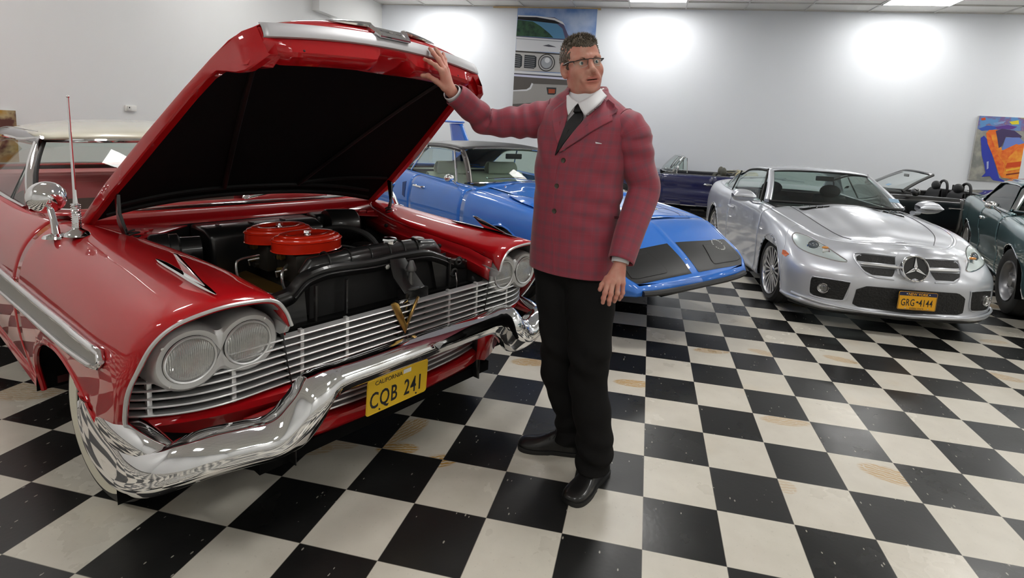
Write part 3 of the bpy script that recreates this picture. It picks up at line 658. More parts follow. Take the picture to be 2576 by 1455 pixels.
# door mirror
for s, lab in ((-1, None), (1, None)):
    mo = V3(-1.16, s * .885, .97)
    m1 = MB().tube([mo, mo + V3(-.04, 0, .06), mo + V3(-.11, s * -.0, .125)], [.016, .012, .012], 10).lathe([(.05, 0), (.045, .01), (.02, .018)], o=mo + V3(0, 0, -.01), n=18, sx=1.).build('door_mirror', CHROME, PL)
    G = []
    R0 = Matrix.Rotation(0, 3, 'Z')
    c = mo + V3(-.14, s * .0, .145)
    MB().lathe([(0, .075), (.03, .068), (.055, .045), (.068, .015), (.07, -.01), (.066, -.014), (0, -.012)], o=c, ax=(.95, s * .2, 0), n=28).build('mirror_head', CHROME, m1)
# ---- grille
def gx(y): y = abs(y); return .025 - .15 * max(0, (y - .62) / .34) ** 2.6
gr = MB(); ys = np.linspace(-.972, .972, 91)
NB = 7
GZ = [.750 - .0272 * k for k in range(NB)]
for k in range(NB):
    z = GZ[k]; dx = -.004 * k * 0
    G = []
    for y in ys:
        ww = 1.; yy = y * min(1.0, ww); x = gx(yy)
        G.append([(x + a, yy, z + b_ - .018 * max(0, (abs(y) - .55)) ) for a, b_ in ((.012, .0034), (.014, 0), (.012, -.0034), (.002, -.0050), (-.028, -.0042), (-.028, .0042), (.002, .0050))])
    gr.grid(np.array(G), closev=True)
grille = gr.build('grille', ALU, PL)
for y in (-.69, -.455, -.27 - .0, .27, .455, .69, -.90, .90, -.12 * 0 + .12 * 0 + 2):
    if abs(y) > 1: continue
    MB().b2((gx(y) - .018, y - .007, GZ[-1] - .012), (gx(y) + .004, y + .007, GZ[0] + .016)).build('grille_divider', ALU, grille, bevel=.002)
MB().b2((.0, -.030, GZ[-1] - .01), (.034, .030, GZ[0] + .012)).build('centre_post', BLACKP, grille, bevel=.004)
MB().b2((-.005, -.022, GZ[0] + .012), (.034, .022, GZ[0] + .026)).build('post_cap', CHROME, grille, bevel=.006)
vm = MB()
for s in (-1, 1):
    vm.prism([(.046, 0, GZ[4] - .012), (.056, 0, GZ[4] + .035), (.060, s * .050, GZ[0] + .028), (.056, s * .062, GZ[0] + .036), (.046, s * .074, GZ[0] + .026), (.044, s * .040, GZ[2] + .01)], (-.012, 0, 0))
vm.build('v_emblem', GOLD, grille, bevel=.003)
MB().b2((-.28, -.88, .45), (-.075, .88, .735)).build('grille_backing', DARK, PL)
# ---- front pan, lower opening, valance
def panrow(xf, z): return [(xf - .18 * (abs(y) / .96) ** 4, y, z) for y in np.linspace(-.955, .955, 49)]
MB().grid(np.array([panrow(.0, .575), panrow(.050, .572), panrow(.072, .562), panrow(.075, .54), panrow(.05, .51), panrow(.0, .46), panrow(-.03, .42)])).build('front_pan', RED, PL, solid=.006)
lo = MB()
def vrow(x, z0, z1): return [(x - .16 * (abs(y) / .90) ** 4, y, z0 + (z1 - z0) * (abs(y) / .9) ** 2) for y in np.linspace(-.60, .60, 41)]
lo.grid(np.array([vrow(.0, .385, .44), vrow(.035, .37, .42), vrow(.03, .33, .38), vrow(-.01, .285, .34), vrow(-.08, .27, .32)]))
lo.build('front_valance', RED, PL, solid=.006)
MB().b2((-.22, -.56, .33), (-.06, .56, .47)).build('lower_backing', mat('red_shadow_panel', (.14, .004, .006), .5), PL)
lg = MB()
for k in range(5):
    z = .50 - .024 * k; lg.grid(np.array([[(.02 + a - .05 * (abs(y) / .5) ** 3, y, z + b_) for a, b_ in ((.01, .004), (.012, 0), (.01, -.004), (-.02, -.005), (-.02, .005))] for y in np.linspace(-.50, .50, 21)]), closev=True)
lg.build('lower_grille', ALU, PL)
for s in (-1, 1):
    MB().grid(np.array([[(.05, s * .46, .52), (.05, s * .45, .37)], [(.08, s * .5, .53), (.07, s * .49, .36)], [(.07, s * .56, .53), (.05, s * .56, .37)], [(.02, s * .66, .5), (.0, s * .66, .38)]])).build('valance_end', RED, PL, solid=.006)
# ---- bumper
def bumper_half(s):
    path = [  # centre line, half height, bulge, droop
     (-.60, .935, .46, .05, .02), (-.52, .945, .43, .085, .028), (-.40, .950, .40, .108, .034), (-.22, .955, .395, .103, .036), (-.04, .955, .425, .085, .04), (.07, .932, .458, .075, .045),
     (.13, .885, .49, .074, .055), (.158, .82, .503, .073, .06), (.176, .72, .495, .072, .062), (.186, .65, .488, .074, .064), (.19, .595, .508, .095, .066), (.194, .545, .540, .118, .068), (.192, .495, .568, .102, .066),
     (.186, .45, .598, .074, .058), (.186, .40, .611, .058, .05), (.19, .30, .613, .053, .046), (.195, .15, .616, .052, .045), (.196, 0, .618, .053, .045)]
    A = cr(np.array(path), 120)
    G = []
    for i, (x, y, z, hh, bl) in enumerate(A):
        a = A[max(i - 1, 0)]; b_ = A[min(i + 1, len(A) - 1)]; t = V3(b_[0] - a[0], b_[1] - a[1], 0); t /= np.linalg.norm(t) + 1e-9
        if i == len(A) - 1: t = V3(0, -1, 0)
        n = V3(-t[1], t[0], 0); ref = V3(x + .9, y * 1.0, 0)
        if n @ V3(x + .55, y * .9, 0) < 0: n = -n
        if i == len(A) - 1: n = V3(1, 0, 0)
        ring = []
        wing = sst(y, .45, .62)
        prof = [(-.035, 1.0), (-.008, 1.02), (.35 * bl, .93), (.75 * bl, .62), (1.0 * bl, .25), (1.02 * bl, -.02), (.92 * bl + .01 * wing, -.16), (.80 * bl + .016 * wing, -.30), (.62 * bl + .01 * wing, -.55), (.42 * bl, -.80), (.1 * bl, -.98), (-.03, -1.0)]
        for d, v in prof: ring.append(V3(x, y, z) + n * d + V3(0, 0, v * hh))
        G.append([(p[0], s * p[1], p[2]) for p in ring])
    return np.array(G)
bp = MB()
for s in (-1, 1): bp.grid(bumper_half(s))
bump = bp.build('front_bumper', CHROME, PL, sub=1, auto=180)
for s in (-1, 1):
    # upper wing guard that runs back along the corner
    pth = cr([(-.66, .915, .485), (-.50, .928, .490), (-.32, .935, .500), (-.14, .935, .508), (.02, .918, .508), (.10, .885, .500)], 30)
    MB().tube([(x, s * y, z) for x, y, z in pth], list(cr(np.array([[.016, 0], [.038, 0], [.050, 0], [.052, 0], [.044, 0], [.024, 0]]), 30)[:, 0]), 12, sy=1.25).build('bumper_guard', CHROME, bump)
    for y, x, z in ((.86, .178, .462), (.60, .205, .462), (.98, -.42, .345)):
        ax_ = (1, .15 * s, -.4)
        if y > .9: ax_ = (0, s, -.2); x, y = -.42, .968
        MB().lathe([(.017, -.01), (.017, .002), (.012, .008), (.006, .006), (0, .008)], o=V3(x, s * y, z), ax=ax_, n=18).build('bumper_bolt', CHROME, bump)
MB().prism([(.245, -.02, .645), (.248, .03, .64), (.248, .006, .62), (.248, -.012, .625)], (.006, 0, 0)).build('bumper_badge', CHROME, bump)
# ---- licence plate
pl, Pp, ux, uy, K, Y = plate(PL, (.128, -.098, .452), (1, 0, -.06), '', '', '')
nn = np.cross(ux, uy)
text_mb('CQB', .098, Pp(-.072, -.050, .003), ux, uy, .0015, .62, .0008, spacing=1.12).build('lettering', K, pl, smooth=False)
text_mb('241', .098, Pp(.078, -.050, .003), ux, uy, .0015, .62, .0008, spacing=1.12).build('lettering', K, pl, smooth=False)
text_mb('CALIFORNIA', .026, Pp(-.05, .046, .003), ux, uy, .001, .9, .0).build('lettering', K, pl, smooth=False)
for a in (-.09, .095): MB().lathe([(.004, 0), (.004, .002), (0, .003)], o=Pp(a, -.064, .003), ax=nn, n=10).build('bolt', K, pl)
MB().prism([Pp(.02, .05, .0045), Pp(.06, .05, .0045), Pp(.06, .068, .0045), Pp(.02, .068, .0045)], nn * .0005).build('sticker', mat('paper', (.88, .88, .86), .6), pl, smooth=False)

# ---- raised hood, built in hood coordinates (u from hinge, v above, y) then swung open
TH = math.radians(35.3)
def HD(u, v, y): return (-1.27 + u * math.cos(TH) - v * math.sin(TH), y, 1.02 + u * math.sin(TH) + v * math.cos(TH))
hw_ = lambda u: float(np.interp(u, [0, .3, .7, 1.0, 1.2, 1.30, 1.38, 1.46], [.775, .75, .695, .648, .612, .590, .545, .52]))
hc_ = lambda u: float(np.interp(u, [0, .4, .9, 1.3], [.105, .110, .122, .135]))
lipu = lambda y: 1.405 + .05 * (1 - (y / .52) ** 2)
lipv = lambda y: .006 + .012 * (1 - (y / .52) ** 2)
YN = 33
G = []
for u in list(np.linspace(0, 1.28, 17)):
    w = hw_(u); G.append([HD(u, hc_(u) * (1 - abs(t) ** 2.4) + .012 * (1 - abs(t) ** 8), t * w) for t in np.linspace(-1, 1, YN)])
for k in range(1, 9):
    a = k / 8 * PI / 2; R = []
    for t in np.linspace(-1, 1, YN):
        w = hw_(1.28) + (.52 - hw_(1.28)) * math.sin(a) ** 1.6 if True else 0
        y = t * w; cr0 = hc_(1.28) * (1 - abs(t) ** 2.4) + .012 * (1 - abs(t) ** 8)
        R.append(HD(1.28 + (lipu(t * .52) - 1.28) * math.sin(a), lipv(t * .52) + (cr0 - lipv(t * .52)) * math.cos(a), y))
    G.append(R)
hood = MB().grid(np.array(G)).build('hood', RED, PL, solid=.004)
band = []
for v0_, o in ((.004, .0), (.002, .006), (-.02, .010), (-.045, .008), (-.056, .004), (-.058, -.004)):
    band.append([HD(lipu(t * .52) + o, lipv(t * .52) + v0_, t * .523) for t in np.linspace(-1, 1, 41)])
MB().grid(np.array(band)).build('hood_lip', mat('brushed_silver_lip', (.52, .52, .54), .42, .35), hood, solid=.003)
for s in (-1, 1):
    fl = []
    for u in list(np.linspace(0, 1.2, 20)) + [1.24, 1.28, 1.32, 1.36, 1.40]:
        w = hw_(u) if u < 1.28 else float(np.interp(u, [1.28, 1.34, 1.38, 1.405], [.592, .575, .555, .523]))
        d = .035 + .012 * math.sin(min(u, 1) * 3) + .095 * float(sst(u, 1.16, 1.33)) - .02 * float(sst(u, 1.36, 1.41))
        top = 0 if u < 1.3 else float(np.interp(u, [1.3, 1.405], [0, -.0]))
        fl.append([HD(u, top, s * w), HD(u, top - .012, s * (w + .002)), HD(u, -d, s * (w - .006)), HD(u, -d - .004, s * (w - .012)), HD(u, -d, s * (w - .04)), HD(u, -.02, s * (w - .05))])
    MB().grid(np.array(fl)).build('hood_flange', RED, hood)
    # front corner box
    MB().prism([HD(1.19, -.03, s * .60), HD(1.34, -.125, s * .575), HD(1.405, -.06, s * .522), HD(1.40, -.0, s * .522), HD(1.28, .0, s * .585)], (0, -s * .09, 0)).build('hood_corner', RED, hood, bevel=.004)
ff = []
for t in np.linspace(-.93, .93, 61):
    a = abs(t); d = .105 - .05 * float(sst(a, .30, .12)) if False else .058 + .045 * float(sst(a, .12, .2)) * (1 - .25 * float(sst(a, .85, .93)))
    ff.append([HD(lipu(t * .52) - .005, lipv(0) - .055, t * .52), HD(lipu(t * .52) - .02, -d * .9, t * .52), HD(lipu(t * .52) - .035, -d, t * .52), HD(lipu(t * .52) - .09, -d + .005, t * .52), HD(1.27, -.02, t * .52)])
MB().grid(np.array(ff)).build('hood_front_frame', RED, hood)
for t in (-.75, .70): MB().ball(HD(lipu(t * .52) - .022, -.085, t * .52), .006, 8).build('rubber_stop', RUBBER, hood)
pad = mat('black_hood_insulation', (.006, .006, .006), .85, spec=.15)
MB().grid(np.array([[HD(u, -.026 + .9 * hc_(u) * (1 - abs(t) ** 2.4), t * (hw_(u) - .03)) for t in np.linspace(-1, 1, 25)] for u in np.linspace(.0, 1.34, 20)])).build('hood_lining', pad, hood)
for (u0, y0, u1, y1) in ((.12, -.66, .12, .66), (.04, -.7, .04, .7), (.12, -.2, 1.2, -.45), (.12, .2, 1.2, .45), (.3, .69, .14, .2)):
    q = [HD(u0 + (u1 - u0) * t, -.034 + .9 * hc_(u0 + (u1 - u0) * t) * (1 - min(1, abs(y0 + (y1 - y0) * t) / hw_(u0 + (u1 - u0) * t)) ** 2.4), y0 + (y1 - y0) * t) for t in np.linspace(0, 1, 14)]
    MB().tube(q, .012, 6).build('hood_brace', mat('black_brace', (.008, .008, .008), .5), hood)
# hood badge with wings
em = MB()
nose = lambda y, f: HD(1.28 + (lipu(y) - 1.28) * math.sin(f) + .004, lipv(y) + (hc_(1.28) * (1 - (abs(y) / .59) ** 2.4) + .012 - lipv(y)) * math.cos(f) + .004, y)
for s in (-1, 1):
    P = [nose(s * y, 1.18 + .0 * y) for y in np.linspace(.085, .27, 12)]
    P = [(p[0] + .012 * (1 - k / 11), p[1], p[2] + .0) for k, p in enumerate(P)]
    em.tube(P, [.016, .015, .0145, .014, .013, .012, .011, .010, .008, .007, .005, .002], 8, sy=.8)
    em.tube([nose(s * .095, 1.15), nose(s * .085, 1.3), tuple(np.array(HD(lipu(0) + .02, .0, s * .068)))], [.014, .015, .010], 8)
em.tube([HD(lipu(0) + .020, .0, y) for y in np.linspace(-.075, .075, 7)], .007, 8)
badge = em.build('hood_badge', CHROME, hood)
q0, q1, q2, q3 = [np.array(nose(y, f)) for y, f in ((-.085, 1.1), (.085, 1.1), (.07, 1.57), (-.07, 1.57))]
q2 = np.array(HD(lipu(0) + .022, .002, .068)); q3 = np.array(HD(lipu(0) + .022, .002, -.068))
MB().prism([q0, q1, q2, q3], (.006, 0, -.002)).build('badge_plate', mat('ribbed_grey_metal', (.22, .22, .21), .4, .7), badge, smooth=False)
ux_ = V3(0, 1, 0); uy_ = ((q0 + q1) - (q2 + q3)) / 2; uy_ /= np.linalg.norm(uy_)
text_mb('PLYMOUTH', .024, (q0 + q1 + q2 + q3) / 4 - uy_ * .006 + V3(.0075, 0, .0), ux_, uy_, .002, .8, spacing=1.1).build('badge_letters', CHROME, badge, smooth=False)
# hinges, springs
for s in (-1, 1):
    h0, h1 = [(-1.0175, -0.715, 1.134)][0], [(-0.997, -0.68, 0.9478)][0]; a, b_ = V3(h0[0] - .0, s * .715, h0[2] + .02), V3(h1[0], s * .68, h1[2] - .04)
    hg = MB().prism([a + V3(-.02, 0, .02), a + V3(.025, 0, 0), a + V3(.03, 0, -.08), b_ + V3(.03, 0, 0), b_ + V3(-.015, 0, 0), a + V3(.01, 0, -.12)], (0, -s * .012, 0)).build('hood_hinge', BLACKP, PL, bevel=.002)
    MB().tube([a + V3(-.02, -s * .01, .03), a + V3(.05, -s * .01, .075)], .02, 8).build('hinge_bracket', BLACKP, hg)
    c0, c1_ = b_ + V3(.03, -s * .01, .09), b_ + V3(.08, -s * .02, -.09); d = c1_ - c0; L_ = np.linalg.norm(d); d /= L_; e1 = np.cross(d, V3(0, 1, 0)); e1 /= np.linalg.norm(e1); e2 = np.cross(d, e1)
    MB().tube([c0 + d * L_ * t + .02 * (math.cos(2 * PI * 12 * t) * e1 + math.sin(2 * PI * 12 * t) * e2) for t in np.linspace(0, 1, 190)], .004, 5).build('spring', BLACKM, hg)
# ---- engine bay
ENG = mat('engine_black', (.010, .010, .010), .3, coat=.3)
for s in (-1, 1):
    ya = lambda x: float(np.interp(x, [-1.25, -1.1, -.8, -.4, -.14, .04], [.70, .66, .60, .56, .552, .548]))
    za = lambda x: float(np.interp(x, [-1.25, -.8, -.4, -.14, .04], [.955, .93, .915, .90, .866]))
    X_ = np.linspace(-1.25, .04, 24)
    MB().grid(np.array([[(x, s * ya(x), za(x)), (x, s * (ya(x) - .004), za(x) - .03), (x, s * (ya(x) - .012), za(x) - .05), (x, s * (ya(x) - .02), za(x) - .055), (x, s * (ya(x) - .022), za(x) - .10)] for x in X_])).build('fender_inner_flange', RED2, PL, solid=.003)
    MB().grid(np.array([[(x, s * (ya(x) - .015), za(x) - .09), (x, s * (ya(x) - .03), za(x) - .2), (x, s * (ya(x) - .06), .5), (x, s * (ya(x) - .06), .25)] for x in X_])).build('inner_fender', ENG, PL, solid=.003)
    for x in (-.9, -.35): MB().lathe([(.012, 0), (.011, .012), (0, .016)], o=(x, s * (ya(x) - .012), za(x) - .04), ax=(0, -s, .3), n=12).build('hood_bumper', RUBBER, PL)
    # corner gusset panels (pressed red steel)
    MB().prism([(-1.27, s * .76, .985), (-1.27, s * .38, .955), (-1.24, s * .36, .95), (-1.02, s * .665, .935), (-1.05, s * .70, .965)], (0, 0, -.008)).build('cowl_gusset', RED2, PL, bevel=.003)
    for k in range(3): MB().box((-1.17 + .04 * k, s * (.56 + .03 * k), .957), (.012, .05, .012)).build('pressing', RED2, PL, bevel=.004)
MB().grid(np.array([[(-1.24, y, .955), (-1.265, y, .975), (-1.275, y, 1.0), (-1.30, y, 1.012), (-1.345 - .05 * (abs(y) / .8) ** 3, y, 1.018)] for y in np.linspace(-.80, .80, 25)])).build('cowl', RED, PL, solid=.004)
MB().grid(np.array([[(-1.335 - .05 * (abs(y) / .8) ** 3, y, 1.018), (-1.42 - .20 * (abs(y) / .8) ** 4, y, 1.012)] for y in np.linspace(-.84, .84, 25)])).build('cowl_top', RED, PL, solid=.004)
cg = MB()
for k in range(5): cg.tube([(-1.35 - .013 * k - .02 * (abs(y + .0) / .6) ** 2, y, 1.024 + .0 * k) for y in np.linspace(-.55 + .0 * k, .62, 25)], .004, 6)
cvent = cg.build('cowl_vent', CHROME, PL)
MB().grid(np.array([[(-1.345 - .02 * (abs(y) / .6) ** 2, y, 1.0215), (-1.41 - .02 * (abs(y) / .6) ** 2, y, 1.0215)] for y in np.linspace(-.55, .62, 25)])).build('vent_mesh', mat('vent_grey', (.12, .12, .12), .5, .6), cvent)
fw = MB().b2((-1.27, -.78, .3), (-1.235, .78, .955)).build('firewall', ENG, PL)
MB().b2((-1.24, -.60, .25), (.0, .60, .30)).build('engine_bay_floor', DARK, PL)
hb = MB().prism([(-1.23, -.36, .955), (-1.06, -.36, .955), (-.99, -.36, .93), (-.96, -.36, .80), (-1.0, -.36, .68), (-1.23, -.36, .68)], (0, .60, 0)).build('heater_box', ENG, PL, bevel=.02, seg=3)
for y in (-.28, -.12, .05): MB().box((-1.09, y, .958), (.05, .012, .014)).build('heater_rib', ENG, hb, bevel=.004)
MB().b2((-1.23, .26, .80), (-1.10, .52, .965)).build('wiper_housing', ENG, PL, bevel=.025, seg=3)
bl = MB().lathe([(0, -.0), (.085, 0), (.095, .012), (.095, .075), (.088, .08), (.088, .11), (.07, .12), (.065, .20), (0, .20)], o=(-1.02, -.60, .865), ax=(.25, 1, .05), n=36).build('heater_blower', ENG, PL)
MB().tube([(-1.02, -.62, .87), (-1.03, -.68, .87)], .012, 10).build('blower_shaft', CHROME, bl)
MB().lathe([(.0, .0), (.09, 0), (.098, .01), (.098, .17), (.085, .185), (0, .19)], o=(-1.08, .30, .90), ax=(.1, 1, -.05), n=36).build('brake_booster', ENG, PL)
MB().lathe([(0, .2), (.05, .2), (.07, .18), (.075, 0), (0, 0)], o=(-.85, .40, .62), n=24).build('steering_box', ENG, PL)
# engine block, heads, valve cover
blk = MB().b2((-1.0, -.30, .35), (-.28, .30, .62)).build('engine_block', mat('engine_block_dark', (.02, .018, .014), .5, .3), PL, bevel=.03)
for s in (-1, 1):
    MB().prism([(-.98, s * .20, .74), (-.98, s * .36, .70), (-.98, s * .42, .58), (-.98, s * .24, .60)], (.66, 0, 0)).build('valve_cover', mat('bronze_cover', (.22, .13, .035), .35, .7), blk, bevel=.015)
    MB().tube([(-.95 + .1 * k, s * .33, .735 - .0) for k in range(6)], .008, 6).build('ignition_wire', RUBBER, blk)
MB().b2((-.90, -.17, .62), (-.34, .17, .80)).build('intake_manifold', mat('cast_dark', (.035, .033, .028), .55, .5), blk, bevel=.02)
CAST = mat('carburettor_metal', (.06, .055, .045), .45, .7)
AIR = mat('orange_red_enamel', (.62, .022, .006), .22, coat=.8)
def oval(cx, cy, z0, rx, ry, prof, m, nm, par, n=56, ang=0.):
    G = []
    for dr, h in prof:
        R = []
        for i in range(n):
            a = 2 * PI * i / n; x_, y_ = (rx + dr) * math.cos(a), (ry + dr) * math.sin(a)
            R.append((cx + x_ * math.cos(ang) - y_ * math.sin(ang), cy + x_ * math.sin(ang) + y_ * math.cos(ang), z0 + h))
        G.append(R)
    b = MB().grid(np.array(G), closev=True)
    if prof[-1][0] > -.2: b.fan(G[-1])
    return b.build(nm, m, par)
for (cx, cy, zz) in ((-.470, -.155, .935), (-.735, -.150, .930)):
    ac = oval(cx, cy, zz, .120, .155, [(-.03, -.002), (0, 0), (.003, .003), (0, .006), (.0, .045), (.004, .048), (.0, .052), (-.006, .054), (-.008, .060), (-.012, .064), (-.028, .068), (-.030, .072), (-.034, .074), (-.06, .073), (-.075, .068), (-.1, .066)], AIR, 'air_cleaner', PL)
    MB().lathe([(.0, .018), (.006, .016), (.008, .006), (.014, .004), (.016, 0)], o=(cx, cy, zz + .066), n=14).box((cx, cy, zz + .080), (.008, .036, .010)).build('wing_nut', CHROME, ac)
    cb = MB().b2((cx - .085, cy - .10, .80), (cx + .085, cy + .10, .93)).build('carburettor', CAST, PL, bevel=.015)
    random.seed(3)
    for k in range(16):
        a = random.uniform(-.09, .09); e = random.choice((-.105, .105)); z = random.uniform(.80, .92)
        if k % 2: MB().cyl((cx + .085, cy + a, z), (cx + .10, cy + a, z), random.uniform(.006, .016), 10).build('fitting', CAST if k % 3 else SATIN, cb)
        else: MB().cyl((cx + a * .8, cy + e * .95, z), (cx + a * .8, cy + e * 1.12, z), random.uniform(.006, .016), 10).build('fitting', CAST if k % 4 else BRASS, cb)
    MB().tube([(cx + .03, cy - .11, .86), (cx + .0, cy - .145, .85), (cx - .02, cy - .13, .82)], .004, 6).build('linkage', SATIN, cb)
MB().tube(cr([(-.62, -.30, .895), (-.60, -.39, .895), (-.585, -.415, .87), (-.56, -.41, .79), (-.54, -.385, .765), (-.40, -.29, .755)], 26), .0055, 8).build('fuel_line', mat('steel_tube', (.5, .5, .5), .25, .9), PL)
MB().tube(cr([(-.43, -.27, .885), (-.385, -.315, .87), (-.36, -.325, .82), (-.36, -.30, .765)], 18), .0055, 8).build('fuel_line', mat('steel_tube', (.5, .5, .5), .25, .9), PL)
for p in ((-.40, -.29, .75), (-.36, -.30, .75), (-.37, -.25, .755)): MB().cyl(p, (p[0] + .0, p[1], p[2] + .02), .012, 8).cyl((p[0], p[1] - .02, p[2]), (p[0], p[1] + .02, p[2]), .007, 8).build('brass_fitting', BRASS, PL)
MB().lathe([(0, .03), (.018, .028), (.022, .0), (.018, -.03), (0, -.03)], o=(-.34, -.20, .78), ax=(1, 0, .2), n=16).build('fuel_filter', CHROME, PL)
for z, dx in ((.735, 0), (.69, .03)):
    MB().tube(cr([(-.50, -.50, z - .05), (-.42 + dx, -.44, z), (-.33 + dx, -.34, z + .01), (-.24 + dx, -.22, z - .02), (-.2, -.1, z - .05)], 24), .023, 10).build('coolant_hose', RUBBER, PL)
MB().tube(cr([(-.30, -.08, .86), (-.34, -.12, .80), (-.30, -.2, .74), (-.22, -.18, .70)], 20), .006, 6).build('cable', RUBBER, PL)
MB().tube(cr([(-.75, .05, .80), (-.80, .20, .84), (-.72, .34, .80), (-.6, .40, .70)], 20), .006, 6).build('cable', RUBBER, PL)
MB().tube(cr([(-.98, .1, .88), (-.85, .25, .93), (-.70, .33, .90), (-.62, .38, .78), (-.5, .42, .6)], 24), .016, 8).build('coolant_hose', RUBBER, PL)
MB().tube(cr([(-.55, .2, .70), (-.5, .3, .80), (-.42, .36, .82), (-.36, .38, .74), (-.33, .34, .66)], 24), .018, 8).build('coolant_hose', RUBBER, PL)
MB().lathe([(0, .11), (.045, .11), (.055, .10), (.055, 0), (0, 0)], o=(-.62, .30, .70), n=24).build('generator', ENG, PL)
MB().lathe([(0, 0), (.09, 0), (.10, .01), (.10, .02), (0, .025)], o=(-.30, .16, .80), ax=(1, 0, 0), n=36).build('fan_pulley', ENG, PL)
fan = MB()
for k in range(4):
    a = PI / 4 + k * PI / 2; d = V3(0, math.cos(a), math.sin(a)); t_ = V3(.3, -math.sin(a), math.cos(a)); t_ /= np.linalg.norm(t_)
    c = V3(-.265, 0, .70); fan.prism([c + d * .03 - t_ * .03, c + d * .19 - t_ * .05, c + d * .19 + t_ * .05, c + d * .03 + t_ * .03], (.003, 0, 0))
fan.build('fan', ENG, PL)
# battery with brass caps
bt = MB().b2((-.60, -.54, .48), (-.36, -.42, .68)).build('battery', BLACKM, PL, bevel=.008)
for x in (-.55, -.48, -.41): MB().lathe([(0, .012), (.014, .012), (.016, 0)], o=(x, -.48, .68), n=14).build('battery_cap', BRASS, bt)
# radiator, support panel and latch tower
rad = MB().b2((-.215, -.32, .40), (-.155, .36, .90)).build('radiator', BLACKM, PL)
MB().tube([(-.185, -.33, .895), (-.185, -.30, .925), (-.185, -.15, .935), (-.185, .0, .94), (-.185, .2, .937), (-.185, .33, .925), (-.185, .37, .89)], [.03, .042, .044, .044, .044, .042, .03], 16).build('header_tank', ENG, rad)
for y in (-.24, -.14, -.04, .06, .14, .22): MB().tube([(-.185 + .046 * math.cos(a), y, .937 + .046 * math.sin(a)) for a in np.linspace(-.3, PI + .3, 14)], .004, 5).build('tank_rib', ENG, rad)
MB().lathe([(0, .03), (.018, .028), (.034, .026), (.036, .018), (.030, .015), (.03, .0)], o=(-.19, .085, .975), n=8).build('radiator_cap', CHROME, rad)
MB().lathe([(0, .003), (.022, .002), (.024, 0)], o=(-.185, .25, .983), n=20, sy=1.6).build('tank_label', mat('worn_label', (.4, .4, .38), .4, .6), rad)
sup = [(-0.1, -0.4873, 0.8608), (-0.1, -0.4238, 0.8735), (-0.1, -0.3971, 0.8963), (-0.1, -0.3748, 0.9172), (-0.1, -0.3423, 0.932), (-0.1, -0.2558, 0.9446), (-0.1, -0.0663, 0.9358), (-0.1, 0.0746, 0.9411), (-0.1, 0.2326, 0.9369), (-0.1, 0.3191, 0.9086), (-0.1, 0.4085, 0.8687), (-0.1, 0.5048, 0.8515), (-0.1, 0.5179, 0.7215)]
supb = [(-.10, -.52, .40)] + [(-.10, p[1], p[2]) for p in sup] + [(-.10, .52, .40)]
inn = [(p[1] * .86 + .01, p[2] - .05) for p in sup[2:-2]]
sp = MB()
top_ = cr(np.array([[p[1], p[2]] for p in sup[:-1]]), 50)
G = []
for y, z in top_: G.append([(-.155, y, z - .012), (-.15, y, z), (-.108, y, z + .002), (-.098, y, z - .006), (-.095, y, z - .05)])
sp.grid(np.array(G))
supo = sp.build('radiator_support', ENG, PL, solid=.003)
MB().poly([(-.097, y, z - .045) for y, z in top_[:14]] + [(-.097, -.335, .42), (-.097, -.50, .42)]).build('support_side', ENG, supo)
MB().poly([(-.097, y, z - .045) for y, z in top_[-13:]] + [(-.097, .52, .42), (-.097, .38, .42)]).build('support_side', ENG, supo)
MB().tube([(-.088, y, z - .028) for y, z in top_[5:45]], .0045, 6).build('support_bead', ENG, supo)
for y in (-.335, -.20, .375): MB().tube([(-.09, y, .44), (-.09, y, .88)], .008, 6).build('support_rib', ENG, supo)
MB().b2((-.12, -.52, .60), (-.09, .52, .63)).build('support_crossbar', ENG, supo)
MB().b2((-.13, -.34, .42), (-.125, .38, .90)).build('condenser_mesh', mat('core_black', (.006, .006, .006), .7), rad)
for y, z in ((.44, .855), (.41, .80)): MB().lathe([(.022, 0), (.024, .004), (.016, .008), (.013, .004)], o=(-.094, y, z), ax=(1, 0, 0), n=20).build('grommet', RUBBER, supo)
MB().tube(cr([(-.085, .415, .80), (-.07, .41, .76), (-.075, .415, .72), (-.07, .405, .70)], 12), .0035, 6).build('release_wire', mat('steel_tube', (.5, .5, .5), .25, .9), supo)
for y in (-.0, .08): MB().lathe([(.012, 0), (.012, .006), (.006, .009), (0, .009)], o=(-.09, y, .90), ax=(1, 0, 0), n=6).build('support_bolt', mat('worn_label', (.4, .4, .38), .4, .6), supo)
lt = MB().prism([(-.09, .015, .93), (-.09, .10, .925), (-.075, .13, .84), (-.01, .15, .80), (.005, .10, .80), (-.0, .03, .79), (-.05, .005, .86)], (-.006, .0, -.006)).build('latch_tower', ENG, PL, bevel=.002)
MB().b2((-.06, .035, .60), (-.0, .165, .80)).build('latch_box', ENG, lt, bevel=.008)
MB().tube([(.002, .06, .64), (.002, .06, .74), (.002, .14, .74), (.002, .14, .66), (.002, .12, .64)], .006, 6, close=True).build('latch_slot', BLACKM, lt)
MB().lathe([(.038, 0), (.038, .005), (.012, .008), (.011, .075), (.022, .08), (.024, .09), (.010, .125), (0, .127)], o=(-.03, .085, .80), n=18).build('latch_pin', mat('pin_steel', (.14, .14, .14), .35, .8), lt)
MB().tube(cr([(-.07, .20, .70), (-.06, .26, .70), (-.06, .31, .66), (-.06, .33, .62)], 14), .010, 8).build('horn_hose', BLACKM, PL)
MB().lathe([(.0, 0), (.022, 0), (.03, .03), (.035, .035)], o=(-.09, -.37, .655), ax=(1, 0, 0), n=20).build('horn', BLACKM, PL)

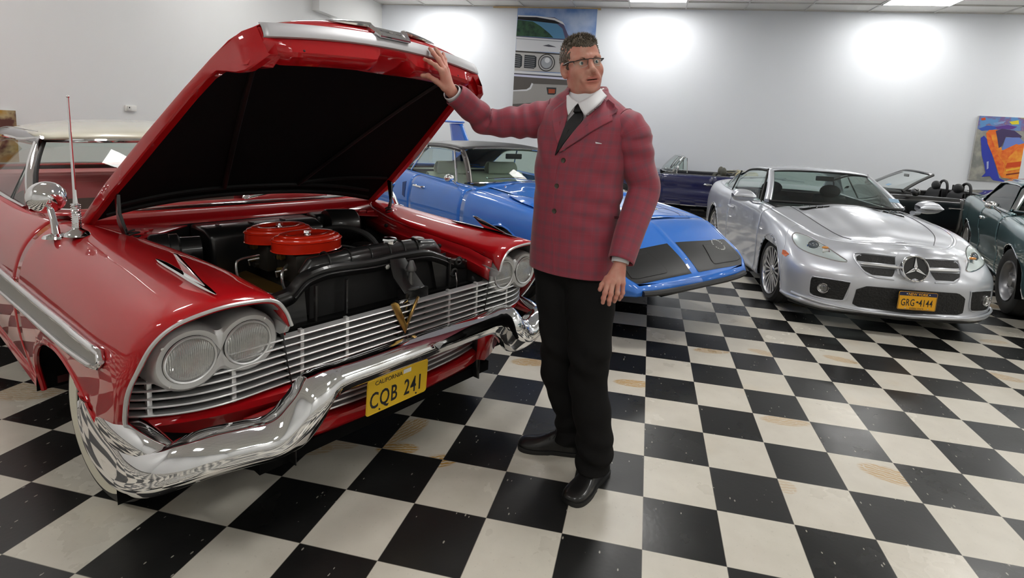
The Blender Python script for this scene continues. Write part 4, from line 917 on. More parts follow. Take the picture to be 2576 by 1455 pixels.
# ---- windscreen, roof, cabin
def wsb(y): a = abs(y); return (-1.40 - .62 * (a / .84) ** 4.5, 1.018 - .05 * (a / .84) ** 2)     # base x,z
def wst(y): a = abs(y); return (-1.95 - .42 * (a / .66) ** 3.5, 1.345 - .035 * (a / .66) ** 2)
G = []
for t in np.linspace(-1, 1, 41):
    yb, yt = t * .815, t * .69; xb, zb = wsb(yb); xt, zt_ = wst(yt)
    G.append([(xb + (xt - xb) * k - .045 * math.sin(PI * k) * -1, yb + (yt - yb) * k + .035 * t * math.sin(PI * k), zb + (zt_ - zb) * k) for k in np.linspace(0, 1, 9)])
G = np.array(G)
MB().grid(G).build('windshield', glassmat('windscreen_clear', (.93, .97, .95), .5), PL)
wt = MB().tube(G[:, 0] + V3(0, 0, .004), .011, 8).tube(G[:, -1], .013, 8)
wt.build('windshield_trim', CHROME, PL)
for s, row in ((-1, G[0]), (1, G[-1])):
    MB().tube(row, [.026] * 9, 10, sy=.6).build('windshield_pillar', CHROME, PL)
    MB().tube(row + V3(.035, -s * .012, 0), .010, 8).build('pillar_seal', RUBBER, PL)
# roof
def roofrow(x, w, zc, zs, drop): return [(x + drop * abs(t) ** 2.5, t * w, zs + (zc - zs) * (1 - abs(t) ** 2.6)) for t in np.linspace(-1, 1, 31)]
RR = [roofrow(-1.93, .70, 1.362, 1.325, -.42), roofrow(-2.02, .71, 1.392, 1.335, -.38), roofrow(-2.25, .72, 1.418, 1.342, -.22), roofrow(-2.7, .715, 1.436, 1.345, 0), roofrow(-3.2, .71, 1.432, 1.34, 0), roofrow(-3.6, .69, 1.405, 1.32, 0), roofrow(-3.85, .67, 1.36, 1.29, 0)]
MB().grid(loft(RR, 30, 31)).build('roof', CREAM, PL, solid=.02)
for s in (-1, 1):
    # silver ribbed sail accent and drip rail
    R2 = [[(x, s * w, z), (x, s * (w + .018), z - .03), (x, s * (w + .02), z - .05)] for x, w, z in ((-2.36, .70, 1.335), (-2.7, .715, 1.35), (-3.2, .71, 1.345), (-3.6, .69, 1.325), (-3.9, .67, 1.29), (-4.1, .70, 1.13), (-4.2, .74, .98))]
    MB().grid(loft(R2, 24, 6)).build('roof_side_rail', mat('silver_rib', (.46, .46, .48), .35, .75), PL, solid=.006)
    MB().tube(cr([(-2.34, s * .70, 1.325), (-2.7, s * .735, 1.298), (-3.2, s * .735, 1.292), (-3.6, s * .71, 1.27), (-3.85, s * .70, 1.22)], 30), .010, 8).build('drip_rail', CHROME, PL)
    for k in range(4): MB().tube(cr([(-2.5, s * (.69 + .008 * k), 1.352 - .009 * k), (-3.2, s * (.706 + .005 * k), 1.352 - .01 * k), (-3.7, s * (.69 + .005 * k), 1.32 - .01 * k)], 16), .003, 5).build('rail_rib', mat('silver_rib', (.46, .46, .48), .35, .75), PL)
    # C pillar
    MB().grid(loft([[(-3.70, s * .665, 1.31), (-3.82, s * .72, 1.12), (-3.86, s * .80, .965)], [(-4.0, s * .64, 1.25), (-4.15, s * .70, 1.10), (-4.3, s * .76, .99)]], 6, 8)).build('rear_pillar', CREAM, PL, solid=.02)
    # side glass and vent frames
    MB().grid(np.array([[(-2.08, s * .835, .955), (-2.34, s * .695, 1.30)], [(-2.75, s * .84, .96), (-2.78, s * .69, 1.31)], [(-3.70, s * .81, .975), (-3.62, s * .675, 1.28)]])).build('side_window', GLASS, PL)
    MB().tube([(-2.42, s * .838, .955), (-2.52, s * .68, 1.30)], .011, 8, sy=.7).build('vent_frame', BLACKP, PL)
    MB().tube([(-2.06, s * .84, .965), (-2.7, s * .845, .972), (-3.6, s * .825, .985)], .010, 8).build('belt_moulding', CHROME, PL)
# rear window
G = []
for t in np.linspace(-1, 1, 21):
    G.append([(-3.85 - .05 * (1 - t * t), t * .64, 1.33 - .05 * t * t), (-4.15 - .10 * (1 - t * t), t * .69, 1.15), (-4.35 - .12 * (1 - t * t), t * .72, 1.0)])
MB().grid(np.array(G)).build('rear_window', GLASSG, PL)
MB().tube([g_[2] for g_ in G], .014, 8).build('rear_window_trim', CHROME, PL)
MB().grid(np.array([[(x, t * w, z + .02 * (1 - t * t)) for t in np.linspace(-1, 1, 13)] for x, w, z in ((-4.33, .74, .985), (-4.7, .76, .95), (-5.05, .74, .88), (-5.12, .74, .6), (-5.08, .74, .38))])).build('trunk_lid', RED, PL, solid=.01)
# cabin
MB().b2((-4.4, -.90, .28), (-1.24, .90, .33)).build('cabin_floor', mat('maroon_carpet', (.06, .012, .012), .9), PL)
for s in (-1, 1): MB().grid(np.array([[(-1.5, s * .86, .98), (-1.5, s * .87, .35)], [(-3.9, s * .85, .955), (-3.9, s * .86, .35)]])).build('door_panel', VINR, PL, solid=.01)
dash = MB().grid(loft([[(-1.44, t * .84, 1.0 - .02 * t * t), (-1.60, t * .84, 1.015 - .02 * t * t), (-1.70, t * .83, .985), (-1.72, t * .83, .90), (-1.66, t * .82, .78)] for t in np.linspace(-1, 1, 9)], 17, 14)).build('dashboard', mat('red_dash', (.38, .015, .02), .35, coat=.5), PL, solid=.01)
MB().grid(loft([[(-1.55, y, 1.012), (-1.62, y, 1.06 + .035 * math.sin(PI * (y - .08) / .52)), (-1.74, y, 1.03), (-1.76, y, .96)] for y in np.linspace(.08, .60, 7)], 14, 10)).build('instrument_hood', mat('red_dash', (.38, .015, .02), .35, coat=.5), dash, solid=.01)
sw = empty('x', 'x', 'x'); bpy.data.objects.remove(sw)
cw = V3(-1.90, .36, 1.03); axw = V3(-.80, 0, .42); axw /= np.linalg.norm(axw)
e1 = V3(0, 1, 0); e2 = np.cross(axw, e1)
st = MB().tube([cw + .20 * (math.cos(a) * e1 + math.sin(a) * e2) for a in np.linspace(0, 2 * PI, 48, endpoint=False)], .011, 8, close=True)
for a in (.3, PI - .3, 1.5 * PI): st.tube([cw + .2 * (math.cos(a) * e1 + math.sin(a) * e2), cw - axw * .03], .010, 6)
st.tube([cw - axw * .02, cw - axw * .25], .025, 10)
st.build('steering_wheel', mat('red_dash', (.38, .015, .02), .35, coat=.5), PL)
def bench(xf, z1, nm):
    b = MB()
    b.grid(loft([[(xf + .50, t * .72, .58), (xf + .45, t * .73, .66), (xf + .10, t * .73, .66), (xf, t * .73, .70), (xf - .06, t * .73, z1 - .08), (xf - .09, t * .72, z1 - .02), (xf - .13, t * .72, z1), (xf - .18, t * .72, z1 - .03), (xf - .20, t * .72, .5)] for t in np.linspace(-1, 1, 7)], 13, 40))
    o = b.build(nm, VINR, PL, solid=.02)
    for s in (-1, 1):
        q = [(y, z) for y, z in [(s * .36 + a, z1 - .24 + b_) for a, b_ in rrect(.60, .28, .07)]]
        MB().prism([(xf - .035 + .015 - .12 * (z - .7) , y, z) for y, z in q], (.006, 0, 0)).build('cloth_insert', VING, o, smooth=False)
    return o
bench(-2.62, 1.02, 'front_seat'); bench(-3.50, .98, 'rear_seat')
MB().b2((-4.3, -.74, .93), (-3.68, .74, .965)).build('parcel_shelf', VINR, PL)
# wipers
for (a, b_, c) in (((-1.45, -.66, 1.035), (-1.47, -.40, 1.065), (-1.48, .10, 1.085)), ((-1.45, .02, 1.04), (-1.475, .30, 1.08), (-1.52, .62, 1.07))):
    w = MB().tube([a, b_, c], [.008, .006, .004], 8).build('wiper', CHROME, PL)
    MB().tube([np.array(b_) + V3(.0, -.12, .015), np.array(b_) + V3(0, .0, .018), np.array(c) + V3(-.0, .1, -.005)], .004, 6).build('wiper_blade', ALU, w)
    MB().lathe([(.022, 0), (.02, .012), (.008, .02), (0, .022)], o=a, ax=(.3, 0, 1), n=16).build('wiper_pivot', CHROME, w)
MB().b2((-5.0, -.80, .30), (-4.28, .80, .34)).build('trunk_floor', DARK, PL)

# ================================================================ generic belt-built body
def belt(levels, arches, base, nv=26, extra=70, v0f=.35):
    """levels: list top->bottom, each a list of key points front->rear (y>=0)"""
    Lv = np.array(levels, float)                    # (nlev, nkey, 3)
    A = np.stack([cr(Lv[:, k], nv) for k in range(Lv.shape[1])], 0)     # (nkey, nv, 3)
    xs = Lv[len(levels) // 2, :, 0]
    t = ustations(len(xs), xs, arches, extra)
    G = np.stack([cr(A[:, j], len(t), t) for j in range(nv)], 1)
    G[..., 1] = np.maximum(G[..., 1], 0)
    return arch_clamp(G, arches, int(nv * v0f), base)
def body_parts(root, G, cuts, names, m, gap=.005, solid=.01):
    for s in (-1, 1):
        for nm, A in zip(names, slices(G, cuts, gap)): MB().grid(S2(s, A)).build(nm, m, root, solid=solid, auto=60)
def top_rows(G, xa, xb, n, crown, w=31, p=2.2, extra=None, inset=0.):
    """cross rows between the two upper edges of the belt"""
    E = G[:, 0]; X = E[:, 0]; k = np.argsort(X); R = []
    for x in np.linspace(xa, xb, n):
        y = np.interp(x, X[k], E[k, 1]) - inset; z = np.interp(x, X[k], E[k, 2]); c = crown(x) if callable(crown) else crown
        R.append([(x, t * y, z + c * (1 - abs(t) ** p) + (extra(x, t) if extra else 0)) for t in np.linspace(-1, 1, w)])
    return np.array(R)
def lips(root, G, arches, base, m, r=.009):
    for s in (-1, 1):
        for cx, hw, top in arches:
            P = [(cx + hw * math.cos(t), base + (top - base) * math.sin(t)) for t in np.linspace(.03, PI - .03, 36)]
            MB().tube([(x, s * (sideY(G, x, z) - .003), z) for x, z in P], r, 6).build('arch_lip', m, root)
def wells(root, arches, base, yo=.84, yi=.5):
    for s in (-1, 1):
        for cx, hw, top in arches:
            b = MB().grid(np.array([[(cx + (hw + .004) * math.cos(t), s * y, base + (top - base) * math.sin(t) + .004) for t in np.linspace(0, PI, 24)] for y in (yo, yi)]))
            b.poly([(cx + hw * math.cos(t), s * yi, base + (top - base) * math.sin(t)) for t in np.linspace(0, PI, 24)])
            b.build('wheel_well', DARK, root)
def glass_grid(B, T, n=9, bulge=.03, ax=0):
    """ruled pane between base curve and top curve with a slight outward bulge"""
    B = np.asarray(B, float); T = np.asarray(T, float)
    return np.stack([B + (T - B) * k + np.eye(3)[ax] * bulge * math.sin(PI * k) for k in np.linspace(0, 1, n)], 1)
def seat(root, c, m, w=.5, h=.62, head=True, hoop=False, yaw=1, nm='seat'):
    c = np.array(c, float)
    b = MB().grid(loft([[(c[0] + .45, c[1] + t * w / 2, c[2]), (c[0] + .42, c[1] + t * w / 2, c[2] + .12), (c[0] + .05, c[1] + t * w / 2, c[2] + .13), (c[0] - .02, c[1] + t * w / 2, c[2] + .2), (c[0] - .12, c[1] + t * w / 2 * .95, c[2] + h * .8), (c[0] - .15, c[1] + t * w / 2 * .8, c[2] + h), (c[0] - .21, c[1] + t * w / 2 * .8, c[2] + h * .97), (c[0] - .2, c[1] + t * w / 2, c[2])] for t in (-1, -.92, -.5, 0, .5, .92, 1)], 15, 26))
    o = b.build(nm, m, root, solid=.02)
    if head: MB().ball((c[0] - .18, c[1], c[2] + h + .08), (.05, .13, .085), 10).build('headrest', m, o)
    if hoop: MB().tube(cr([(c[0] - .30, c[1] - .14, c[2] + .4), (c[0] - .30, c[1] - .14, c[2] + h + .05), (c[0] - .30, c[1] - .07, c[2] + h + .16), (c[0] - .30, c[1] + .07, c[2] + h + .16), (c[0] - .30, c[1] + .14, c[2] + h + .05), (c[0] - .30, c[1] + .14, c[2] + .4)], 30), .022, 8).build('roll_hoop', m, o)
    return o
# ================================================================ blue winged car
(a_, b_, _), yw = ((0.4260, -0.7010, 0), -0.7010)
SB = empty('winged_muscle_car', 'bright blue winged muscle car with pointed nose and black vinyl roof', 'car', (a_, b_, 0), yw)
BLUE = paint('bright_blue_paint', (.018, .19, .74), rough=.35)
BLUE_D = mat('blue_line', (.01, .05, .2), .5)
lv = [
 [(-.060, 0, .475), (-.070, .42, .474), (-.105, .655, .478), (-.215, .765, .572), (-.40, .785, .680), (-.62, .790, .795), (-1.05, .79, .862), (-1.6, .80, .905), (-2.2, .80, .932), (-3.3, .80, .962), (-4.3, .77, .995), (-5.2, .76, .975), (-5.48, .72, .95), (-5.55, .40, .94), (-5.56, 0, .94)],
 [(-.045, 0, .462), (-.055, .43, .461), (-.095, .675, .463), (-.205, .785, .560), (-.40, .812, .672), (-.62, .822, .790), (-1.05, .832, .864), (-1.6, .845, .908), (-2.2, .85, .936), (-3.3, .85, .966), (-4.3, .84, 1.0), (-5.2, .83, .978), (-5.50, .77, .95), (-5.57, .42, .94), (-5.58, 0, .94)],
 [(-.036, 0, .445), (-.046, .44, .445), (-.09, .69, .447), (-.20, .80, .525), (-.40, .838, .63), (-.62, .858, .745), (-1.05, .888, .82), (-1.6, .91, .865), (-2.2, .922, .895), (-3.3, .928, .915), (-4.3, .925, .94), (-5.2, .885, .90), (-5.53, .80, .87), (-5.60, .45, .86), (-5.61, 0, .86)],
 [(-.034, 0, .425), (-.044, .44, .425), (-.09, .695, .427), (-.195, .805, .47), (-.40, .845, .55), (-.62, .872, .63), (-1.05, .918, .69), (-1.6, .952, .72), (-2.2, .966, .74), (-3.3, .972, .75), (-4.3, .972, .77), (-5.2, .905, .75), (-5.53, .81, .72), (-5.60, .45, .70), (-5.61, 0, .70)],
 [(-.050, 0, .400), (-.060, .43, .400), (-.105, .68, .402), (-.21, .79, .415), (-.40, .835, .44), (-.62, .864, .47), (-1.05, .912, .49), (-1.6, .947, .50), (-2.2, .962, .50), (-3.3, .967, .50), (-4.3, .962, .50), (-5.2, .895, .53), (-5.5, .80, .55), (-5.57, .44, .55), (-5.58, 0, .55)],
 [(-.16, 0, .372), (-.17, .40, .372), (-.20, .63, .372), (-.28, .73, .370), (-.44, .79, .345), (-.64, .825, .32), (-1.05, .87, .29), (-1.6, .90, .26), (-2.2, .91, .25), (-3.3, .915, .25), (-4.3, .90, .28), (-5.2, .86, .38), (-5.45, .76, .42), (-5.5, .42, .43), (-5.5, 0, .43)]]
AR = [(-1.48, .40, .70), (-4.42, .40, .66)]
GS = belt(lv, AR, .25, nv=30, extra=90, v0f=.45)
body_parts(SB, GS, (-.66, -2.14, -3.28), ('nose_side', 'front_fender', 'door', 'quarter_panel'), BLUE, gap=.006)
lips(SB, GS, AR, .25, BLUE); wells(SB, AR, .25, .90, .5)
crs = lambda x, t: .012 * math.exp(-(t / .035) ** 2)
NZ = top_rows(GS, -.062, -.665, 20, lambda x: .006 + .022 * float(sst(-x, .06, .6)), w=61, extra=lambda x, t: .008 * math.exp(-(t / .022) ** 2) * float(sst(-x, .18, .3)))
MB().grid(NZ).build('nose_cone', BLUE, SB, solid=.008)
HD2 = top_rows(GS, -.674, -2.14, 26, lambda x: .028 + .035 * float(sst(-x, .7, 2.0)), w=61, extra=lambda x, t: .010 * math.exp(-(t / .5) ** 8) + .007 * math.exp(-(t / .022) ** 2))
MB().grid(HD2[:, 6:55]).build('hood', BLUE, SB, solid=.008)
for sl in (slice(0, 6), slice(54, 61)): MB().grid(HD2[:, sl]).build('fender_top', BLUE, SB, solid=.008)
for j in (5, 55): MB().tube(HD2[:, j] + V3(0, (-1 if j > 9 else 1) * .002 * 0, -.003), .004, 5).build('hood_gap', DARK, SB)
MB().tube(NZ[-1, 6:55] + V3(-.004, 0, -.004), .006, 5).build('hood_gap', DARK, SB)
TR = top_rows(GS, -4.45, -5.45, 14, .012, w=31); MB().grid(TR).build('trunk_lid', BLUE, SB, solid=.01)
MB().grid(top_rows(GS, -2.14, -2.32, 4, .065, w=31)).build('cowl', BLUE, SB, solid=.006)
for s in (-1, 1): MB().grid(np.array([[(x, s * (np.interp(-x, -GS[:, 0, 0], GS[:, 0, 1])), np.interp(-x, -GS[:, 0, 0], GS[:, 0, 2])), (x, s * .72, .945 + .03 * float(sst(-x, 2.2, 4.2))), (x, s * .71, .80)] for x in np.linspace(-2.2, -4.5, 12)])).build('window_sill', BLUE, SB, solid=.004)
# black headlamp panels lie on the nose
def nose_z(x, y):
    i = int(np.clip(np.searchsorted(-NZ[:, 30, 0], -x), 1, len(NZ) - 1)); a, b_ = NZ[i - 1], NZ[i]; t = (x - a[30, 0]) / (b_[30, 0] - a[30, 0])
    return float(np.interp(y, a[:, 1], a[:, 2]) * (1 - t) + np.interp(y, b_[:, 1], b_[:, 2]) * t)
def drape(poly, off, n=16, fz=nose_z):
    """fill a polygon given in (x,y) with a grid lying on the surface"""
    P = arc_resample(np.array(list(poly) + [poly[0]]), 65)[:-1]; c = P.mean(0); G = []
    for k in np.linspace(0, 1, n): G.append([(c[0] + (p[0] - c[0]) * k, c[1] + (p[1] - c[1]) * k, fz(c[0] + (p[0] - c[0]) * k, c[1] + (p[1] - c[1]) * k) + off) for p in P])
    return MB().grid(np.array(G), closev=True)
far = [(p[0], p[1]) for p in [(-0.361, 0.0883, 0.665), (-0.3471, 0.4738, 0.656), (-0.3502, 0.7985, 0.658), (-0.3289, 0.884, 0.6442), (-0.2697, 0.861, 0.6061), (-0.1748, 0.7559, 0.5449), (-0.1184, 0.6448, 0.5085), (-0.0973, 0.5271, 0.4948), (-0.1049, 0.2582, 0.4998), (-0.112, 0.0078, 0.5044), (-0.1292, -0.0118, 0.5154), (-0.2202, 0.0305, 0.5741)]]
SATB = mat('satin_black_panel', (.010, .010, .010), .38)
fc = (sum(p[0] for p in far) / len(far), sum(p[1] for p in far) / len(far))
far = [(min(fc[0] + (x - fc[0]) * 1.10, -.115), max(.045, min(fc[1] + (y - fc[1]) * 1.10, .745))) for x, y in far]
door_ = [(p[0], p[1]) for p in [(-0.3168, 0.3634, 0.6364), (-0.3036, 0.827, 0.628), (-0.2534, 0.8103, 0.5955), (-0.1604, 0.7021, 0.5355), (-0.1427, 0.6441, 0.5242), (-0.1438, 0.3121, 0.5249), (-0.1763, 0.3, 0.5458)]]
door_ = [(min(x, -.15), min(y, .70)) for x, y in door_]
for s in (-1, 1):
    pn = drape([(x, s * -1 * -y if s > 0 else -y) for x, y in far], .003).build('headlamp_panel', SATB, SB)
    dr = drape([(x, y if s > 0 else -y) for x, y in door_], .008).build('headlamp_door', SATB, pn)
    q = arc_resample(np.array(door_ + [door_[0]]), 60)
    MB().tube([(x, (y if s > 0 else -y), nose_z(x, y if s > 0 else -y) + .004) for x, y in q], .004, 5).build('door_gap', mat('black_gap', (.03, .03, .03), .3), pn)
# round decal with lettering only
cx_, cy_ = (sum(p[0] for p in door_) / len(door_) + .0, .565)
cx_ = -.30
WHT = mat('decal_white', (.75, .75, .72), .5)
tang = V3(-1, 0, (nose_z(-.36, cy_) - nose_z(-.24, cy_)) / .12); tang /= np.linalg.norm(tang); yv = V3(0, 1, 0)
word = 'ROAD RUNNER SUPERBIRD '
dc = MB()
for i, ch in enumerate(word):
    a = PI * .95 - 2 * PI * i / len(word); r_ = .058
    d = tang * math.sin(a) + yv * math.cos(a); tn = tang * math.cos(a) * -1 + yv * math.sin(a)
    if ch != ' ':
        b_ = text_mb(ch, .017, V3(cx_, cy_, nose_z(cx_, cy_) + .0105) + d * r_, tn, d, .0006, 1., .0006); dc.add(b_.v, b_.f)
dc.build('decal_lettering', WHT, SB, smooth=False)
# black bumper strip
MB().tube([(-.022 - .06 * (abs(y) / .66) ** 4, y, .430) for y in np.linspace(-.655, .655, 30)], .026, 8, sy=.85).build('bumper_strip', mat('strip_rubber', (.02, .02, .02), .45), SB)
for s in (-1, 1): MB().b2((-.20, s * .30 - .14, .375), (-.085, s * .30 + .14, .40)).build('lower_intake', DARK, SB)
MB().grid(np.array([[(x, t * y, z) for t in np.linspace(-1, 1, 9)] for x, y, z in ((-.18, .60, .373), (-.28, .70, .366), (-.5, .78, .345), (-.75, .82, .32))])).build('chin_panel', BLUE, SB)
MB().lathe([(.0, .008), (.008, .004), (.009, 0)], o=(-.215, 0, nose_z(-.215, 0) + .004), n=12).build('nose_emblem', CHROME, SB)
hz = lambda x, y: float(np.interp(y, *(lambda r: (r[:, 1], r[:, 2]))(HD2[int(np.clip(np.argmin(np.abs(HD2[:, 0, 0] - x)), 0, 25))])))
for s in (-1, 1):
    o_ = V3(-.92, s * .42, hz(-.92, s * .42))
    pn = MB().lathe([(.032, 0), (.030, .004), (.014, .005), (.010, .018), (0, .02)], o=o_, n=18, sx=1.3).build('hood_pin', CHROME, SB)
    MB().tube(cr([o_ + V3(.01, .01, .012), o_ + V3(.06, .10, .004), o_ + V3(.16, .14, -.02), o_ + V3(.22, .12, -.045)], 16), .0018, 5).build('pin_lanyard', BLACKM, pn)
    # fender scoop blister
    G = []
    for i, u in enumerate(np.linspace(0, 1, 18)):
        x = -1.72 + .50 * u; w_ = .10 * math.sin(PI * min(u * .55 + .05, .5)) ; hh = .045 * math.sin(PI * min(.5, u * .5 + .02)) * (1 - float(sst(u, .93, 1.0)))
        G.append([(x, s * .70 + w_ * t, hz(x, s * .66) + .004 + hh * (1 - t * t) ** .7) for t in np.linspace(-1, 1, 13)])
    MB().grid(np.array(G)).fan(G[-1]).build('fender_scoop', BLUE, SB)
# wind screen and roof
VIN = mat('black_vinyl_roof', (.045, .045, .047), .38, bump=(500, .3, .0008))
BT = [(-2.20 - .16 * (abs(t) ** 3), t * .735, 1.0 - .03 * t * t) for t in np.linspace(-1, 1, 25)]
TP = [(-2.70 - .10 * (abs(t) ** 3), t * .585, 1.318 - .022 * t * t) for t in np.linspace(-1, 1, 25)]
WS = glass_grid(BT, TP, 8, .03)
MB().grid(WS).build('windshield', glassmat('windscreen_green', (.74, .84, .79), .55), SB)
MB().tube(WS[:, 0], .009, 6).tube(WS[:, -1], .010, 6).build('windshield_trim', CHROME, SB)
for k in (0, -1):
    MB().tube(WS[k] + V3(-.012, 0, 0), .030, 10, sy=.6).build('windshield_pillar', mat('pillar_grey_metal', (.16, .15, .14), .35, .8), SB)
    for j in (2, 5): MB().ball(WS[k][j] + V3(.01, -.02 if k == 0 else .02, .012), .005, 6).build('pillar_screw', CHROME, SB)
RR = []
for x, w, z, e in ((-2.72, .60, 1.325, .028), (-2.80, .615, 1.348, .034), (-3.1, .63, 1.372, .045), (-3.5, .63, 1.368, .05), (-3.85, .62, 1.335, .05), (-4.15, .61, 1.25, .05), (-4.45, .60, 1.12, .05), (-4.72, .60, .985, .05)):
    RR.append([(x - .05 * abs(t) ** 3 * (1 if x > -2.9 else 0), t * w, z - e * abs(t) ** 3) for t in np.linspace(-1, 1, 25)])
RG_ = loft(RR, 40, 25)
MB().grid(RG_[:25]).build('vinyl_roof', VIN, SB, solid=.012)
MB().grid(RG_[25:, 6:19]).build('rear_window', GLASSG, SB)
for s, sl in ((-1, slice(0, 7)), (1, slice(18, 25))): MB().grid(RG_[24:, sl]).build('roof_buttress', VIN, SB, solid=.012)
for s in (-1, 1):
    # roof side skin from rail down to the belt behind the window
    edge = RG_[:, 0 if s < 0 else -1]
    side = []
    for p in edge:
        x = p[0]; zb = .945 + .03 * float(sst(-x, 2.2, 4.2)); f = float(sst(-x, 3.66, 4.55))
        zlow = p[2] - .05 - (p[2] - .05 - zb) * f
        yl = p[1] + s * .10 * (p[2] - zlow) / (p[2] - zb + 1e-6) if p[2] > zb + .03 else p[1] + s * .09
        side.append([(p[0], p[1], p[2]), (p[0], p[1] + s * .018, p[2] - .02), (p[0] - .0, yl * .5 + (p[1] + s * .02) * .5, (p[2] - .02 + zlow) / 2), (p[0], yl, zlow)])
    MB().grid(np.array(side)).build('roof_side', VIN, SB, solid=.008)
    low = np.array([q[3] for q in side])
    MB().tube([(-2.73, s * .64, 1.275)] + [tuple(q) for q in low if q[0] < -2.8 and q[2] > .97], .008, 6).build('drip_rail', CHROME, SB)
    MB().grid(np.array([[(-2.45, s * .75, .955), (-2.78, s * .645, 1.27)], [(-3.0, s * .755, .965), (-3.1, s * .65, 1.30)], [(-3.6, s * .75, .985), (-3.55, s * .65, 1.29)], [(-4.32, s * .735, 1.0), (-3.95, s * .655, 1.20)]])).build('side_window', GLASSG, SB)
    MB().tube([(-2.60, s * .758, .955), (-2.86, s * .652, 1.275)], .010, 6).build('vent_frame', CHROME, SB)
    MB().tube([(-3.72, s * .752, .985), (-3.50, s * .655, 1.295)], .010, 6).build('window_divider', CHROME, SB)
    hd = MB().tube([(-2.98, s * (sideY(GS, -2.98, .86) + .028), .862), (-3.18, s * (sideY(GS, -3.18, .86) + .028), .862)], .009, 8).build('door_handle', CHROME, SB)
    for x in (-2.98, -3.17): MB().tube([(x, s * (sideY(GS, x, .86) - .005), .862), (x, s * (sideY(GS, x, .86) + .03), .862)], .012, 8).build('handle_mount', CHROME, hd)
    sc_ = [(-3.46, .72), (-3.50, .86), (-3.42, .88), (-3.40, .80), (-3.40, .70)]
    MB().prism([(x, s * (sideY(GS, x, z) + .006), z) for x, z in sc_], (0, -s * .01, 0)).build('side_scoop', BLUE_D, SB, smooth=False)
    # tail fin upright
    fin = [[(-4.72, s * .80, .99), (-5.42, s * .80, .97)], [(-4.85, s * .775, 1.2), (-5.40, s * .775, 1.2)], [(-5.02, s * .75, 1.45), (-5.42, s * .75, 1.45)], [(-5.10, s * .735, 1.585), (-5.44, s * .735, 1.585)]]
    MB().grid(loft(fin, 10, 8)).build('wing_upright', BLUE, SB, solid=.05)
wg = [[(-5.08, y, 1.605), (-5.12, y, 1.625), (-5.25, y, 1.622), (-5.42, y, 1.612), (-5.25, y, 1.598), (-5.12, y, 1.590)] for y in (-.76, 0, .76)]
MB().grid(np.array(wg), closev=True).fan(wg[0]).fan(wg[-1]).build('wing_aerofoil', BLUE, SB)
# cabin in pale green-grey
SEA = mat('pale_green_vinyl', (.62, .66, .56), .55)
MB().b2((-4.5, -.88, .27), (-.9, .88, .31)).build('cabin_floor', DARK, SB)
MB().b2((-2.55, -.72, .78), (-2.22, .72, .965)).build('dashboard', mat('dark_dash', (.012, .02, .016), .5), SB, bevel=.04)
for xf, z1 in ((-3.28, .98), (-4.05, .96)):
    bs = MB().grid(loft([[(xf + .48, t * .68, .55), (xf + .42, t * .68, .64), (xf + .05, t * .68, .66), (xf - .03, t * .68, .74), (xf - .10, t * .68, z1 - .04), (xf - .15, t * .67, z1), (xf - .21, t * .67, z1 - .04), (xf - .22, t * .67, .5)] for t in np.linspace(-1, 1, 9)], 17, 30)).build('bench_seat', SEA, SB, solid=.01)
    if xf > -3.5:
        for y in (-.37, .34):
            h_ = MB().grid(loft([[(xf - .08, y + t * .21, z1 - .01), (xf - .07, y + t * .22, z1 + .06), (xf - .10, y + t * .20, z1 + .13), (xf - .16, y + t * .20, z1 + .13), (xf - .18, y + t * .22, z1 + .05), (xf - .16, y + t * .21, z1 - .01)] for t in (-1, -.95, -.5, 0, .5, .95, 1)], 15, 16)).build('headrest', SEA, bs, solid=.01)
            for d in (-.1, .1): MB().tube([(xf - .12, y + d, z1 - .04), (xf - .12, y + d, z1 + .04)], .007, 6).build('headrest_post', CHROME, h_)
MB().grid(np.array([[(x, s_ * .74, .95), (x, s_ * .75, .3)] for x in (-2.3, -4.4) for s_ in (1,)])).build('door_panel', SEA, SB); MB().grid(np.array([[(x, -.74, .95), (x, -.75, .3)] for x in (-2.3, -4.4)])).build('door_panel', SEA, SB)
MB().b2((-4.72, -.6, .93), (-4.1, .6, .955)).build('parcel_shelf', BLACKM, SB)
MB().box((-2.66, .0, 1.235), (.02, .22, .06)).build('interior_mirror', BLACKM, SB, bevel=.01)
MB().lathe([(.012, 0), (.012, .004), (0, .005)], o=(-2.235, -.62, 1.035), ax=(.6, 0, 1), n=4).build('screen_sticker', mat('sticker_green', (.3, .5, .38), .5), SB)
for ya, yb in ((-.10, -.56), (.50, .04)):
    w = MB().tube([(-2.17, ya, 1.012), (-2.19, (ya + yb) / 2, 1.035), (-2.20, yb, 1.03)], [.007, .005, .004], 6).build('wiper', CHROME, SB)
    MB().tube([(-2.19, ya - .05, 1.035), (-2.21, (ya + yb) / 2 + .0, 1.045), (-2.22, yb - .08, 1.03)], .003, 5).build('wiper_blade', BLACKM, w)
for s in (-1, 1): MB().lathe([(.012, 0), (.012, .01), (0, .014)], o=(-2.05, s * .52, hz(-2.05, s * .52)), n=10).build('washer_jet', CHROME, SB)
for cx in (-1.48, -4.42):
    for s in (-1, 1): tyre(SB, (cx, s * .79, .335), s, .335, .21, .19, 'steel')
mr = MB().tube([(-2.36, -.88, .94), (-2.36, -.94, 1.0)], .009, 8).ball((-2.40, -.96, 1.02), (.05, .055, .04), 8).build('door_mirror', CHROME, SB)

